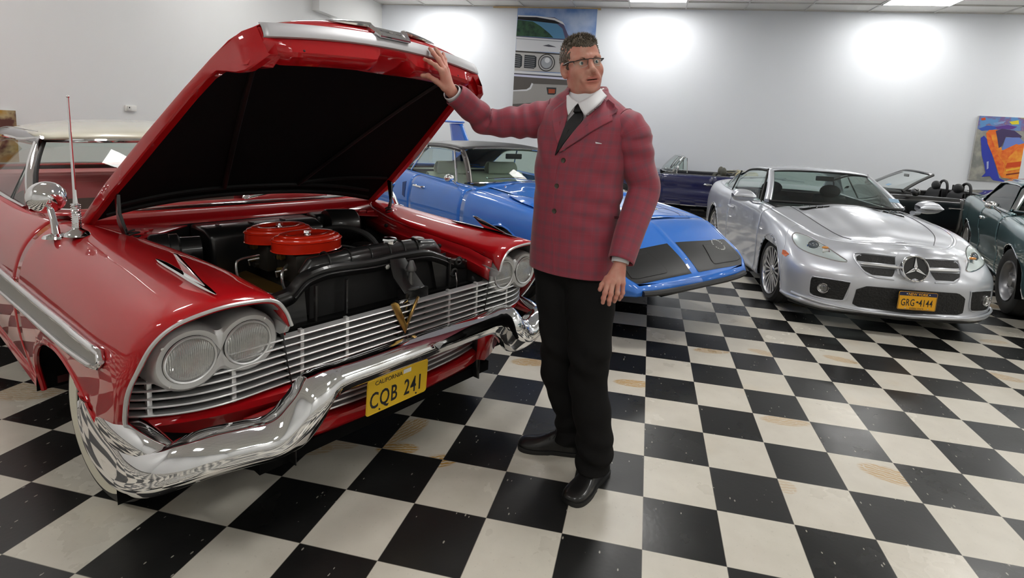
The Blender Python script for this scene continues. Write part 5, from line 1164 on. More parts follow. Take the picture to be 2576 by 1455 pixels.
# ================================================================ silver coupe
(a_, b_, _), yw = ((2.1140, -0.0970, 0), -1.4610)
SK = empty('sports_coupe', 'silver two-seat sports coupe with round grille star and orange plate reading GRG', 'car', (a_, b_, 0), yw)
SIL = mat('silver_car_paint', (.63, .65, .70), .34, .5, coat=1., coatr=.03)
lv = [
 [(-.20, 0, .755), (-.245, .33, .742), (-.43, .53, .735), (-.62, .67, .785), (-.95, .745, .838), (-1.5, .775, .882), (-2.4, .785, .905), (-3.2, .78, .935), (-3.72, .70, .975), (-3.88, .42, 1.0), (-3.92, 0, 1.01)],
 [(-.10, 0, .715), (-.15, .36, .700), (-.33, .60, .690), (-.53, .775, .735), (-.90, .84, .80), (-1.5, .845, .83), (-2.4, .85, .855), (-3.2, .86, .885), (-3.82, .77, .93), (-3.98, .45, .98), (-4.02, 0, .99)],
 [(-.035, 0, .625), (-.08, .36, .61), (-.23, .63, .605), (-.43, .82, .64), (-.82, .882, .70), (-1.5, .862, .72), (-2.4, .87, .745), (-3.2, .89, .775), (-3.88, .81, .82), (-4.04, .45, .86), (-4.07, 0, .86)],
 [(.02, 0, .535), (-.015, .36, .53), (-.14, .65, .525), (-.37, .85, .545), (-.8, .895, .59), (-1.5, .872, .60), (-2.4, .88, .61), (-3.2, .90, .63), (-3.9, .83, .68), (-4.08, .45, .7), (-4.11, 0, .7)],
 [(.045, 0, .47), (.012, .36, .465), (-.105, .65, .462), (-.345, .86, .475), (-.8, .90, .50), (-1.5, .87, .50), (-2.4, .88, .50), (-3.2, .90, .51), (-3.9, .83, .55), (-4.08, .45, .58), (-4.11, 0, .58)],
 [(.045, 0, .36), (.012, .36, .36), (-.10, .65, .36), (-.335, .86, .37), (-.8, .895, .38), (-1.5, .868, .38), (-2.4, .875, .38), (-3.2, .895, .39), (-3.9, .83, .42), (-4.08, .45, .44), (-4.11, 0, .44)],
 [(.035, 0, .24), (.00, .36, .24), (-.095, .64, .24), (-.33, .85, .24), (-.8, .885, .25), (-1.5, .872, .26), (-2.4, .878, .26), (-3.2, .885, .27), (-3.88, .82, .32), (-4.06, .45, .34), (-4.09, 0, .34)],
 [(.055, 0, .20), (.02, .36, .20), (-.08, .65, .195), (-.33, .86, .20), (-.8, .88, .20), (-1.5, .885, .205), (-2.4, .888, .205), (-3.2, .88, .22), (-3.86, .81, .26), (-4.03, .45, .28), (-4.06, 0, .28)],
 [(-.02, 0, .165), (-.05, .36, .165), (-.12, .63, .16), (-.35, .82, .16), (-.8, .85, .17), (-1.5, .85, .16), (-2.4, .85, .16), (-3.2, .85, .18), (-3.8, .78, .22), (-4.0, .45, .24), (-4.02, 0, .24)]]
AR = [(-.80, .355, .665), (-3.23, .36, .68)]
GK = belt(lv, AR, .18, nv=46, extra=110, v0f=.38)
body_parts(SK, GK, (-.46, -1.28, -2.52), ('front_bumper', 'front_wing', 'door', 'rear_wing'), SIL, gap=.004)
lips(SK, GK, AR, .18, SIL, .007); wells(SK, AR, .18, .86, .5)
def hext(x, t):
    c = .020 * math.exp(-((abs(t) - .0) / .30) ** 4) * float(sst(-x, .25, .7)); f = -.012 * math.exp(-((abs(t) - .62) / .10) ** 2) * float(sst(-x, .5, 1.0))
    return c + f + .012 * math.exp(-(t / .2) ** 2) * (1 - float(sst(-x, .3, .6)))
HK = top_rows(GK, -.20, -1.30, 34, lambda x: .02 + .055 * float(sst(-x, .2, 1.2)), w=61, extra=hext, p=2.4)
MB().grid(HK).build('hood', SIL, SK, solid=.006)
for s in (0, 1):
    j = 8 if s == 0 else 52
    MB().tube(HK[5:, j] + V3(0, 0, .0015), .0028, 5).build('hood_gap', mat('panel_gap', (.05, .05, .055), .6), SK)
MB().grid(top_rows(GK, -3.05, -3.90, 14, .03, w=31)).build('boot_lid', SIL, SK, solid=.006)
MB().tube(cr([(-3.86, -.55, 1.02), (-3.95, 0, 1.045), (-3.86, .55, 1.02)], 20), .012, 8).build('boot_spoiler', SIL, SK)
hzk = lambda x, y: float(np.interp(y, *(lambda r: (r[:, 1], r[:, 2]))(HK[int(np.argmin(np.abs(HK[:, 0, 0] - x)))])))
for s in (-1, 1):
    v_ = drape([(-1.21, s * .20), (-1.17, s * .22), (-1.12, s * .50), (-1.17, s * .52), (-1.20, s * .50)], .0025, 6, hzk).build('hood_vent', DARK, SK)
    for k in range(4): MB().tube([(-1.205, s * (.27 + .065 * k), hzk(-1.2, s * .3) + .006), (-1.14, s * (.29 + .065 * k), hzk(-1.14, s * .3) + .006)], .006, 6).build('vent_fin', CHROME, v_)
# front features are laid on the bumper face; xf finds its depth
from mathutils.bvhtree import BVHTree
def front_bvh(G):
    n, m = G.shape[:2]; V = [Vector(p) for p in G.reshape(-1, 3)]; F = [(i * m + j, (i + 1) * m + j, (i + 1) * m + j + 1, i * m + j + 1) for i in range(n - 1) for j in range(m - 1)]
    return BVHTree.FromPolygons(V, F)
_bk = front_bvh(GK[GK[:, 0, 0] > -1.35])
def xf(y, z):
    h = _bk.ray_cast(Vector((1, abs(y), z)), Vector((-1, 0, 0)))
    return h[0].x if h[0] is not None else -.3
def facedrape(poly, off, n=8, m=48, side=0):
    P = arc_resample(np.array(list(poly) + [poly[0]]), m + 1)[:-1]; c = P.mean(0); G = []
    for k in np.linspace(0.02, 1, n): G.append([(xf(*(c + (p - c) * k)) + off, *(c + (p - c) * k)) for p in P])
    return MB().grid(np.array(G), closev=True)
def mesh_black():
    m = mat('black_honeycomb_mesh', (.012, .012, .012), .55); nt = m.node_tree; N = nt.nodes; L = nt.links
    tc = N.new('ShaderNodeTexCoord'); v = N.new('ShaderNodeTexVoronoi'); v.inputs['Scale'].default_value = 60; bp = N.new('ShaderNodeBump'); bp.inputs['Strength'].default_value = .8; bp.inputs['Distance'].default_value = .004
    L.new(tc.outputs['Object'], v.inputs['Vector']); L.new(v.outputs['Distance'], bp.inputs['Height']); L.new(bp.outputs[0], N['Principled BSDF'].inputs['Normal']); return m
MESH = mesh_black()
for s in (-1, 1):
    up = [(s * .135, .665), (s * .37, .665), (s * .405, .650), (s * .405, .615), (s * .15, .605)]
    dn = [(s * .15, .565), (s * .385, .585), (s * .395, .575), (s * .33, .535), (s * .17, .515)]
    MB().grid(np.array([[(xf(y, z) + .004, y, z) for y in np.linspace(a, b_, 14)] for z, a, b_ in ((.667, s * .12, s * .37), (.64, s * .125, s * .41), (.612, s * .13, s * .41))])).build('grille_mesh', MESH, SK)
    MB().grid(np.array([[(xf(y, z) + .004, y, z) for y in np.linspace(a, b_, 14)] for z, a, b_ in ((.575, s * .14, s * .40), (.55, s * .15, s * .385), (.520, s * .17, s * .32))])).build('grille_mesh', MESH, SK)
    MB().tube([(xf(y, .595) + .018 - .01 * abs(y), y, .595 - .012 * (y / .4) ** 2 * 0) for y in np.linspace(s * .10, s * .395, 14)], [.016] * 12 + [.012, .006], 10, sy=.8).build('grille_bar', SATIN, SK)
    fr = [(s * .115, .675), (s * .37, .675), (s * .42, .655), (s * .415, .60), (s * .34, .515), (s * .16, .50)]
    q = cr(np.array([(xf(y, z) + .006, y, z) for y, z in fr]), 40); MB().tube(q, .006, 6).build('grille_surround', SIL, SK)
    fp = [(s * .475, .44), (s * .69, .435), (s * .735, .42), (s * .735, .29), (s * .70, .265), (s * .51, .275)]
    fog = facedrape(fp, .004).build('fog_recess', MESH, SK)
    c_ = V3(xf(s * .655, .35) + .006, s * .655, .352)
    fl = MB().lathe([(.045, -.02), (.047, .0), (.043, .014), (.040, .012), (.038, .0)], o=c_, ax=(1, s * .35, 0), n=28).build('fog_lamp', CHROME, fog)
    MB().lathe([(.038, .004), (.03, .012), (0, .018)], o=c_, ax=(1, s * .35, 0), n=24).build('lens', LENS, fl)
    MB().lathe([(.038, .002), (.02, -.015), (0, -.02)], o=c_, ax=(1, s * .35, 0), n=24).build('reflector', CHROME, fl)
    q = cr(np.array([(xf(y, z) + .007, y, z) for y, z in fp + [fp[0]]]), 50); MB().tube(q, .004, 6).build('recess_rim', SIL, fog)
    # headlamp: chrome bowl under clear cover
    hl = [(s * .48, .600), (s * .55, .648), (s * .63, .705), (s * .70, .735), (s * .765, .742), (s * .80, .715), (s * .805, .665), (s * .77, .625), (s * .68, .600), (s * .56, .585), (s * .49, .588)]
    bowl = facedrape(hl, .002, 10, 60).build('headlamp', mat('lamp_bowl', (.80, .81, .84), .30, .45), SK)
    q = cr(np.array([(xf(y, z) + .004, y, z) for y, z in hl + [hl[0]]]), 60); MB().tube(q, .006, 6).build('headlamp_rim', CHROME, bowl)
    pc = V3(xf(s * .675, .672) + .006, s * .675, .665)
    MB().lathe([(.050, 0), (.052, .006), (.046, .012), (.043, .004)], o=pc, ax=(1, s * .45, .25), n=28).build('projector_ring', CHROME, bowl)
    MB().lathe([(.043, .002), (.036, .014), (.02, .022), (0, .024)], o=pc, ax=(1, s * .45, .25), n=24).build('projector_lens', mat('projector_glass', (.10, .12, .14), .05, coat=1.), bowl)
    pc2 = V3(xf(s * .60, .645) + .006, s * .60, .640)
    MB().lathe([(.03, 0), (.028, .008), (0, .004)], o=pc2, ax=(1, s * .45, .25), n=20).build('inner_reflector', CHROME, bowl)
    MB().ball(pc2 + V3(.0, s * .01, .035), (.012, .03, .012), 8).build('indicator', mat('amber_lens', (.75, .30, .05), .2, coat=1.), bowl)
    facedrape(hl, .012, 8, 60).build('headlamp_cover', GLASS, bowl)
    # side marker, bumper cut line, mirror
    mk = [(-.47, .565), (-.55, .585), (-.60, .582), (-.58, .545), (-.50, .535)]
    MB().prism([(x * .8 - .02, s * (sideY(GK, x * .8 - .02, z) + .004), z) for x, z in mk], (0, -s * .01, 0)).build('side_marker', mat('orange_marker', (.7, .12, .01), .25, coat=1.), SK, smooth=False)
    mb_ = V3(-1.52, s * .80, .90)
    mo = MB().tube([mb_, mb_ + V3(-.02, s * .07, .0), mb_ + V3(-.06, s * .12, .04)], [.035, .028, .03], 10, sy=.7).build('door_mirror', SIL, SK)
    MB().grid(loft([[(mb_[0] - .02 + a, mb_[1] + s * y, mb_[2] + .06 + h_ * z) for a, z in ((.05, 0), (.04, .55), (.0, .95), (-.05, 1), (-.06, .9), (-.06, -.8), (-.04, -.95), (.02, -.7), (.05, 0))] for y, h_ in ((.06, .025), (.10, .055), (.18, .068), (.26, .058), (.30, .02))], 20, 24)).build('mirror_shell', SIL, mo)
    MB().tube([mb_ + V3(.034, s * .10, .052), mb_ + V3(.036, s * .27, .058)], .006, 6).build('mirror_indicator', CHROME, mo)
    hd = MB().tube(cr([(-2.28, s * (sideY(GK, -2.28, .74) + .002), .742), (-2.32, s * (sideY(GK, -2.3, .74) + .035), .742), (-2.42, s * (sideY(GK, -2.4, .74) + .035), .745), (-2.46, s * (sideY(GK, -2.4, .74) + .002), .745)], 16), .013, 8).build('door_handle', SIL, SK)
# centre intake
ci = [(-.43, .385), (-.36, .425), (0, .43), (.36, .425), (.43, .385), (.44, .255), (.40, .238), (0, .228), (-.40, .238), (-.44, .255)]
facedrape(ci, .005, 12, 80).build('lower_intake', MESH, SK)
MB().tube([(xf(y, .215) + .012, y, .212 + .03 * (abs(y) / .8) ** 3) for y in np.linspace(-.84, .84, 41)], .011, 8).build('chin_lip', SIL, SK)
MB().tube([(xf(y, .17) - .04, y, .16) for y in np.linspace(-.82, .82, 31)], .022, 8).build('undertray', BLACKM, SK)
# star badge
c_ = V3(xf(0, .60) + .03, 0, .60); n_ = V3(1, 0, .22); n_ /= np.linalg.norm(n_); up_ = V3(-.22, 0, 1); up_ /= np.linalg.norm(up_); rt_ = V3(0, 1, 0)
bd = MB().lathe([(0, -.002), (.098, -.002)], o=c_, ax=n_, n=48).build('grille_badge', BLACKP, SK)
MB().lathe([(.108, -.04), (.112, -.005), (.106, .010), (.098, .012), (.093, .002), (.096, -.006)], o=c_, ax=n_, n=56).build('badge_ring', CHROME, bd)
st = MB()
for k in range(3):
    a = PI / 2 + k * 2 * PI / 3; d = up_ * math.sin(a) + rt_ * math.cos(a); t_ = up_ * math.cos(a) - rt_ * math.sin(a)
    for q in (1, -1): st.add([c_ + n_ * .014, c_ + d * .096 + n_ * .004, c_ + q * t_ * .015 - d * .0 + n_ * .001, c_ + q * (up_ * math.sin(a + q * 0) * 0) + d * .02 + t_ * q * .012 + n_ * .001], [(0, 1, 3)])
    st.prism([c_ + d * .096, c_ + t_ * .014 + d * .012, c_ - t_ * .014 + d * .012], n_ * .008)
st.ball(c_ + n_ * .004, (.012, .014, .014), 8).build('badge_star', CHROME, bd)
MB().tube(cr([tuple(c_ + n_ * -.03 + (rt_ * math.cos(a) + up_ * math.sin(a)) * .122) for a in np.linspace(PI * .95, 2 * PI + .05 * PI, 14)], 40), .012, 8).build('badge_housing', SIL, bd)
pk = V3(xf(0, .37) + .022, .02, .345)
pl, Pp, ux, uy, K, Y = plate(SK, pk, (1, .04, .0), '', '', '', dark=True)
nn = np.cross(ux, uy)
text_mb('GRG', .082, Pp(-.075, -.042, .003), ux, uy, .001, .62, .0006, spacing=1.1).build('lettering', K, pl, smooth=False)
text_mb('4144', .082, Pp(.068, -.042, .003), ux, uy, .001, .62, .0006, spacing=1.1).build('lettering', K, pl, smooth=False)
MB().prism([Pp(-.012, -.012, .003), Pp(.012, -.018, .003), Pp(.008, -.002, .003), Pp(-.004, .0, .003)], nn * .0008).build('state_outline', K, pl, smooth=False)
text_mb('NEW YORK', .030, Pp(0, .046, .0038), ux, uy, .0008, 1., .0004).build('lettering', mat('plate_orange', (.85, .42, .015), .4), pl, smooth=False)
text_mb('EMPIRE STATE', .018, Pp(0, -.068, .003), ux, uy, .0008, 1., 0).build('lettering', K, pl, smooth=False)
for a in (-.09, .09):
    for z in (.058, -.062): MB().lathe([(.005, 0), (.005, .002), (0, .003)], o=Pp(a, z, .003), ax=nn, n=10).build('bolt', CHROME, pl)
# greenhouse
BT = [(-1.30 - .24 * abs(t) ** 3, t * .70, .955 - .03 * t * t) for t in np.linspace(-1, 1, 25)]
TP = [(-1.93 - .10 * abs(t) ** 3, t * .535, 1.262 - .025 * t * t) for t in np.linspace(-1, 1, 25)]
WS = glass_grid(BT, TP, 9, .03)
MB().grid(WS).build('windshield', glassmat('dark_green_glass', (.55, .66, .62), 1.4), SK)
MB().tube(WS[:, 0], .016, 6).tube(WS[:, -1] + V3(.006, 0, 0), .010, 6).build('windshield_seal', BLACKM, SK)
for k, s in ((0, -1), (-1, 1)):
    MB().tube(cr(WS[k], 16) + V3(-.02, s * .012, 0), list(np.linspace(.042, .034, 16)), 10, sy=.62).build('windshield_pillar', SIL, SK)
RR = []
for x, w, z, e in ((-1.94, .555, 1.275, .03), (-2.05, .575, 1.292, .036), (-2.4, .60, 1.30, .05), (-2.7, .60, 1.275, .055), (-2.95, .585, 1.215, .06)):
    RR.append([(x - .08 * abs(t) ** 3 * (1 if x > -2.1 else 0), t * w, z - e * abs(t) ** 3) for t in np.linspace(-1, 1, 25)])
RGk = loft(RR, 24, 25); MB().grid(RGk).build('hardtop_roof', SIL, SK, solid=.01)
rb = [(-3.36 - .06 * (1 - t * t), t * .60, 1.0 - .0 * t * t) for t in np.linspace(-1, 1, 25)]
MB().grid(glass_grid(rb, RGk[-1], 8, -.02)).build('rear_window', GLASSG, SK)
for s in (-1, 1):
    top = RGk[:, 0 if s < 0 else -1]
    arc = [(-1.62, s * .765, .905)] + [(p[0], p[1] + s * .012, p[2] - .022) for p in top[3:]] + [(-3.12, s * .60 + s * .04, 1.10), (-3.22, s * .73, .955)]
    arc = cr(np.array(arc), 40)
    bel = np.array([(x, s * (.775 + .005), .912 + .03 * float(sst(-x, 2.3, 3.3))) for x in np.linspace(-1.62, -3.2, 40)])
    MB().grid(np.stack([arc, (arc + bel) / 2 + V3(0, s * .03, 0), bel], 1)).build('side_window', GLASSG, SK)
    MB().tube(arc + V3(0, s * .004, 0), .012, 8).build('window_seal', BLACKM, SK)
    MB().tube([(-2.72, s * .80, .925), (-2.80, s * .68, 1.18)], .009, 6).build('window_divider', BLACKM, SK)
    # C-pillar skin
    MB().grid(loft([[tuple(RGk[-4, 0 if s < 0 else -1]), (-2.98, s * .69, 1.10), (-3.05, s * .77, .95)], [tuple(RGk[-1, 0 if s < 0 else -1]), (-3.12, s * .65, 1.09), (-3.24, s * .73, .96)], [(-3.0, s * .52, 1.205), (-3.18, s * .56, 1.09), (-3.36, s * .60, .995)]], 8, 10)).build('rear_pillar', SIL, SK, solid=.006)
    MB().grid(np.array([[(x, s * np.interp(-x, -GK[:, 0, 0], GK[:, 0, 1]), np.interp(-x, -GK[:, 0, 0], GK[:, 0, 2])), (x, s * .70, np.interp(-x, -GK[:, 0, 0], GK[:, 0, 2]) + .008), (x, s * .69, .7)] for x in np.linspace(-1.28, -3.1, 12)])).build('window_sill', SIL, SK, solid=.004)
    seat(SK, (-2.35, s * .36, .32), mat('dark_leather', (.02, .02, .022), .5), .48, .60, True)
MB().b2((-1.75, -.68, .72), (-1.34, .68, .905)).build('dashboard', mat('dark_dash2', (.02, .022, .022), .6), SK, bevel=.04)
MB().b2((-3.3, -.80, .20), (-1.2, .80, .25)).build('cabin_floor', DARK, SK)
MB().b2((-3.05, -.66, .25), (-2.95, .66, .93)).build('rear_bulkhead', mat('dark_dash2', (.02, .022, .022), .6), SK)
MB().box((-1.88, .0, 1.19), (.02, .20, .055)).build('interior_mirror', BLACKM, SK, bevel=.01)
MB().prism([(-1.415, .50, 1.01), (-1.415, .60, 1.005), (-1.46, .60, 1.04), (-1.46, .50, 1.045)], (.002, 0, .002)).build('registration_sticker', mat('sticker_blue', (.25, .4, .55), .5), SK, smooth=False)
for cx in (-.80, -3.23):
    for s in (-1, 1): tyre(SK, (cx, s * .765, .315), s, .315, .215, .235, 'alloy')

# ================================================================ convertible and coupe bodies further back
def simple_lv(Lc, W, zb, hood, cowl_x, deck, nose=(0, .3), bulge=.02, tail_z=None):
    """generic three-box flank levels; Lc length, W half width, zb belt height, hood height at nose"""
    X = [0, -.03, -.12, -.34, -.9, cowl_x, -(Lc * .6), -(Lc * .8), -Lc + .25, -Lc + .06, -Lc]
    Y = [0, .45, .74, .93, 1., 1., 1., 1., .95, .5, 0]
    tz = tail_z or zb
    ztop = [hood, hood, hood + .01, hood + .03, hood + .6 * (zb - hood), zb, zb + .01, (zb + deck) / 2 + .02, deck, deck - .01, deck - .01]
    lv = []
    for f, (dy, zf, dx) in enumerate(((-.10, 1., -.10), (-.05, .985, -.05), (-.012, .93, -.01), (.0, .80, .0), (.0, .62, .0), (-.015, .42, -.01), (-.05, .26, -.05))):
        row = []
        for k in range(len(X)):
            y = max(0, Y[k] * W + (dy if Y[k] > .01 else 0)); x = X[k] + (dx if k < 4 else (-dx if k > 7 else 0))
            row.append((x, y, ztop[k] * zf if f < 6 else .25))
        lv.append(row)
    return lv
def bench_or_seats(): pass
# ---------------- navy convertible by the back wall
NV = empty('convertible', 'dark navy vintage convertible, top folded, parked along the back wall behind the blue car', 'car', (-1.45, 6.72, 0), PI)
NAVY = paint('navy_car_paint', (.006, .008, .07), rough=.3)
lvn = simple_lv(4.15, .80, .86, .80, -1.62, .86)
ARn = [(-.85, .38, .62), (-3.30, .38, .60)]
GN = belt(lvn, ARn, .25, nv=24, extra=60, v0f=.4)
# scalloped flank: push in a shallow cove below the shoulder
for i in range(GN.shape[0]):
    for j in range(GN.shape[1]):
        z = GN[i, j, 2]; x = GN[i, j, 0]
        if -4.0 < x < -.5: GN[i, j, 1] -= .018 * math.exp(-((z - .60) / .07) ** 2)
body_parts(NV, GN, (-1.0, -1.62, -2.62), ('nose', 'fender', 'door', 'quarter_panel'), NAVY)
lips(NV, GN, ARn, .25, NAVY); wells(NV, ARn, .25, .76, .45)
MB().grid(top_rows(GN, -.05, -1.60, 16, .07, w=25)).build('hood', NAVY, NV, solid=.01)
MB().grid(top_rows(GN, -3.30, -4.12, 12, .035, w=25)).build('trunk_lid', mat('navy_deck', (.02, .022, .05), .25, coat=1.), NV, solid=.01)
BT = [(-1.62 - .22 * abs(t) ** 3, t * .66, .90) for t in np.linspace(-1, 1, 17)]; TP = [(-1.90 - .12 * abs(t) ** 3, t * .58, 1.23 - .02 * t * t) for t in np.linspace(-1, 1, 17)]
WS = glass_grid(BT, TP, 6, .03); MB().grid(WS).build('windshield', GLASS, NV)
MB().tube(WS[:, -1], .014, 6).tube(WS[:, 0], .010, 6).tube(WS[0], .014, 6).tube(WS[-1], .014, 6).build('windshield_frame', CHROME, NV)
for s in (-1, 1):
    MB().tube([(-1.85, s * .67, .90), (-2.06, s * .60, 1.21), (-2.10, s * .61, 1.19), (-2.12, s * .68, .90)], .010, 6).build('vent_frame', CHROME, NV)
    MB().grid(np.array([[(-1.86, s * .67, .90), (-2.05, s * .60, 1.2)], [(-2.12, s * .68, .90), (-2.10, s * .605, 1.19)]])).build('vent_glass', GLASSG, NV)
    MB().tube([(x, s * (np.interp(-x, -GN[:, 0, 0], GN[:, 0, 1]) + .0), np.interp(-x, -GN[:, 0, 0], GN[:, 0, 2]) + .004) for x in np.linspace(-1.65, -3.3, 14)], .010, 6).build('belt_moulding', CHROME, NV)
    MB().tube([(x, s * (sideY(GN, x, .27) + .003), .268) for x in np.linspace(-1.30, -3.02, 14)], .010, 6).build('sill_moulding', CHROME, NV)
    MB().ball((-2.52, s * (sideY(GN, -2.52, .70) + .01), .705), (.085, .02, .024), 8).tube([(-2.46, s * (sideY(GN, -2.5, .7) + .02), .705), (-2.60, s * (sideY(GN, -2.6, .7) + .035), .70)], .011, 8).build('door_handle', CHROME, NV)
    MB().lathe([(.0, .012), (.022, .010), (.028, .0)], o=(-2.75, s * sideY(GN, -2.75, .36), .365), ax=(0, s, 0), n=18, sy=1.6).build('side_badge', CHROME, NV)
    m_ = MB().tube([(-1.92, s * .72, .87), (-1.92, s * .74, .95)], .010, 6).build('door_mirror', CHROME, NV)
    MB().ball((-1.93, s * .745, .985), (.022, .05, .055), 8).build('mirror_head', CHROME, m_)
    seat(NV, (-2.60, s * .33, .38), mat('olive_seat', (.07, .07, .05), .6), .46, .48, False)
    MB().ball((-2.86, s * .22 + .05, .93), (.06, .13, .11), 8).build('headrest', mat('grey_headrest', (.09, .088, .07), .6), NV)
    MB().grid(np.array([[(x, s * (np.interp(-x, -GN[:, 0, 0], GN[:, 0, 1]) - .0), np.interp(-x, -GN[:, 0, 0], GN[:, 0, 2])), (x, s * .62, .86), (x, s * .61, .4)] for x in np.linspace(-1.6, -3.32, 10)])).build('door_inner', mat('navy_trim', (.02, .02, .03), .6), NV)
MB().b2((-3.4, -.7, .22), (-1.2, .7, .26)).build('cabin_floor', DARK, NV)
MB().b2((-1.95, -.6, .70), (-1.68, .6, .885)).build('dashboard', BLACKM, NV, bevel=.04)
# folded cream roof
BOOT = mat('cream_canvas', (.50, .45, .30), .8)
ft = MB().tube(cr([(-3.05, -.58, .90), (-3.32, -.52, .915), (-3.48, -.25, .925), (-3.52, 0, .93), (-3.48, .25, .925), (-3.32, .52, .915), (-3.05, .58, .90)], 40), .045, 10, sy=.8).build('folded_roof', BOOT, NV)
for k in range(4): MB().tube(cr([(-3.0 - .08 * k, -.50, .93 + .01 * k), (-3.15 - .07 * k, 0, .96), (-3.0 - .08 * k, .50, .93 + .01 * k)], 16), .018, 8).build('roof_fold', BOOT if k % 2 else mat('roof_frame_grey', (.2, .2, .17), .5, .5), ft)
MB().b2((-3.36, -.52, .84), (-2.98, .52, .90)).build('roof_well', BLACKM, NV)
for cx in (-.85, -3.30):
    for s in (-1, 1): tyre(NV, (cx, s * .70, .32), s, .32, .17, .19, 'chrome')
for s in (-1, 1):
    MB().lathe([(.085, 0), (.085, .02), (.07, .025), (.065, .0)], o=(-.06, s * .55, .62), ax=(1, 0, 0), n=20).build('headlamp', CHROME, NV)
MB().tube([(-.02 - .15 * (abs(y) / .75) ** 3, y, .42) for y in np.linspace(-.75, .75, 21)], .045, 8).build('front_bumper', CHROME, NV)
MB().tube([(-4.14 + .15 * (abs(y) / .75) ** 3, y, .46) for y in np.linspace(-.75, .75, 21)], .045, 8).build('rear_bumper', CHROME, NV)
# ---------------- black roadster
BR = empty('roadster', 'black open roadster with roll hoops, parked behind the silver coupe', 'car', (2.76, 5.66, 0), PI)
BLK = paint('black_car_paint', (.004, .004, .005), rough=.3)
lvb = simple_lv(3.75, .86, .86, .66, -1.05, .95)
ARb = [(-.62, .34, .67), (-2.95, .36, .68)]
GB = belt(lvb, ARb, .2, nv=22, extra=60, v0f=.4)
body_parts(BR, GB, (-.30, -1.0, -2.15), ('front_bumper', 'front_wing', 'door', 'rear_wing'), BLK)
lips(BR, GB, ARb, .2, BLK); wells(BR, ARb, .2, .82, .5)
MB().grid(top_rows(GB, -.08, -1.06, 16, .08, w=25)).build('hood', BLK, BR, solid=.01)
MB().grid(top_rows(GB, -2.55, -3.70, 14, .05, w=25)).build('boot_lid', BLK, BR, solid=.01)
BT = [(-1.06 - .26 * abs(t) ** 3, t * .70, .93 - .02 * t * t) for t in np.linspace(-1, 1, 21)]; TP = [(-1.70 - .10 * abs(t) ** 3, t * .56, 1.245 - .035 * t * t) for t in np.linspace(-1, 1, 21)]
WS = glass_grid(BT, TP, 8, .03); MB().grid(WS).build('windshield', GLASS, BR)
MB().tube(WS[:, -1], .022, 8).tube(WS[0], .026, 8).tube(WS[-1], .026, 8).build('windshield_frame', mat('dark_silver_frame', (.10, .10, .105), .25, .6, coat=1.), BR)
MB().box((-1.62, .05, 1.16), (.02, .17, .05)).build('interior_mirror', BLACKM, BR, bevel=.01)
MB().prism([(-1.16, .42, .985), (-1.16, .54, .98), (-1.21, .54, 1.01), (-1.21, .42, 1.015)], (.002, 0, .002)).build('registration_sticker', mat('sticker_blue', (.25, .4, .55), .5), BR, smooth=False)
for s in (-1, 1):
    seat(BR, (-2.12, s * .36, .32), mat('dark_leather', (.02, .02, .022), .5), .48, .60, True, True)
    MB().ball((-1.40, s * .96, .93), (.055, .11, .065), 8).build('door_mirror', BLK, BR)
    MB().tube([(-2.12, s * (sideY(GB, -2.12, .70) + .03), .70), (-1.94, s * (sideY(GB, -1.94, .70) + .03), .70)], .012, 8).build('door_handle', CHROME, BR)
    MB().grid(np.array([[(x, s * (np.interp(-x, -GB[:, 0, 0], GB[:, 0, 1])), np.interp(-x, -GB[:, 0, 0], GB[:, 0, 2])), (x, s * .66, .86), (x, s * .65, .4)] for x in np.linspace(-1.05, -2.6, 10)])).build('door_inner', BLACKM, BR)
MB().b2((-2.65, -.70, .2), (-.95, .70, .25)).build('cabin_floor', DARK, BR)
MB().b2((-2.62, -.66, .25), (-2.50, .66, .93)).build('rear_bulkhead', BLACKM, BR)
MB().b2((-1.50, -.62, .70), (-1.12, .62, .90)).build('dashboard', BLACKM, BR, bevel=.04)
MB().box((-2.48, 0, .98), (.03, .34, .12)).build('wind_stop', BLACKM, BR, bevel=.01)
for cx in (-.62, -2.95):
    for s in (-1, 1): tyre(BR, (cx, s * .75, .315), s, .315, .2, .22, 'alloy')
# ---------------- teal fastback at the right edge
yt_ = math.radians(-110)
TL = empty('fastback_coupe', 'dark teal fastback muscle car cut off by the right edge of the picture', 'car', (4.03, -.07, 0), yt_)
TEAL = mat('teal_car_paint', (.11, .20, .22), .3, .35, coat=1., coatr=.02)
lvt = simple_lv(4.62, .92, .93, .84, -1.65, .98)
ARt = [(-.95, .42, .70), (-3.72, .40, .66)]
GT = belt(lvt, ARt, .24, nv=26, extra=80, v0f=.4)
for i in range(GT.shape[0]):
    for j in range(GT.shape[1]):
        z = GT[i, j, 2]; x = GT[i, j, 0]
        if GT[i, j, 1] > .5: GT[i, j, 1] -= .03 * math.exp(-((z - .50) / .12) ** 2)
body_parts(TL, GT, (-1.62, -2.75), ('front_fender', 'door', 'quarter_panel'), TEAL)
lips(TL, GT, ARt, .24, CHROME); wells(TL, ARt, .24, .9, .5)
MB().grid(top_rows(GT, -.05, -1.66, 16, .05, w=25)).build('hood', TEAL, TL, solid=.01)
BT = [(-1.66 - .22 * abs(t) ** 3, t * .76, .97) for t in np.linspace(-1, 1, 21)]; TP = [(-2.18 - .10 * abs(t) ** 3, t * .60, 1.30 - .02 * t * t) for t in np.linspace(-1, 1, 21)]
WS = glass_grid(BT, TP, 8, .03); MB().grid(WS).build('windshield', GLASSG, TL)
MB().tube(WS[:, -1], .012, 6).tube(WS[:, 0], .012, 6).build('windshield_trim', CHROME, TL)
for k in (0, -1): MB().tube(WS[k] + V3(-.02, 0, 0), .034, 8, sy=.6).build('windshield_pillar', mat('chrome_pillar', (.6, .62, .64), .12, 1.), TL)
RR = []
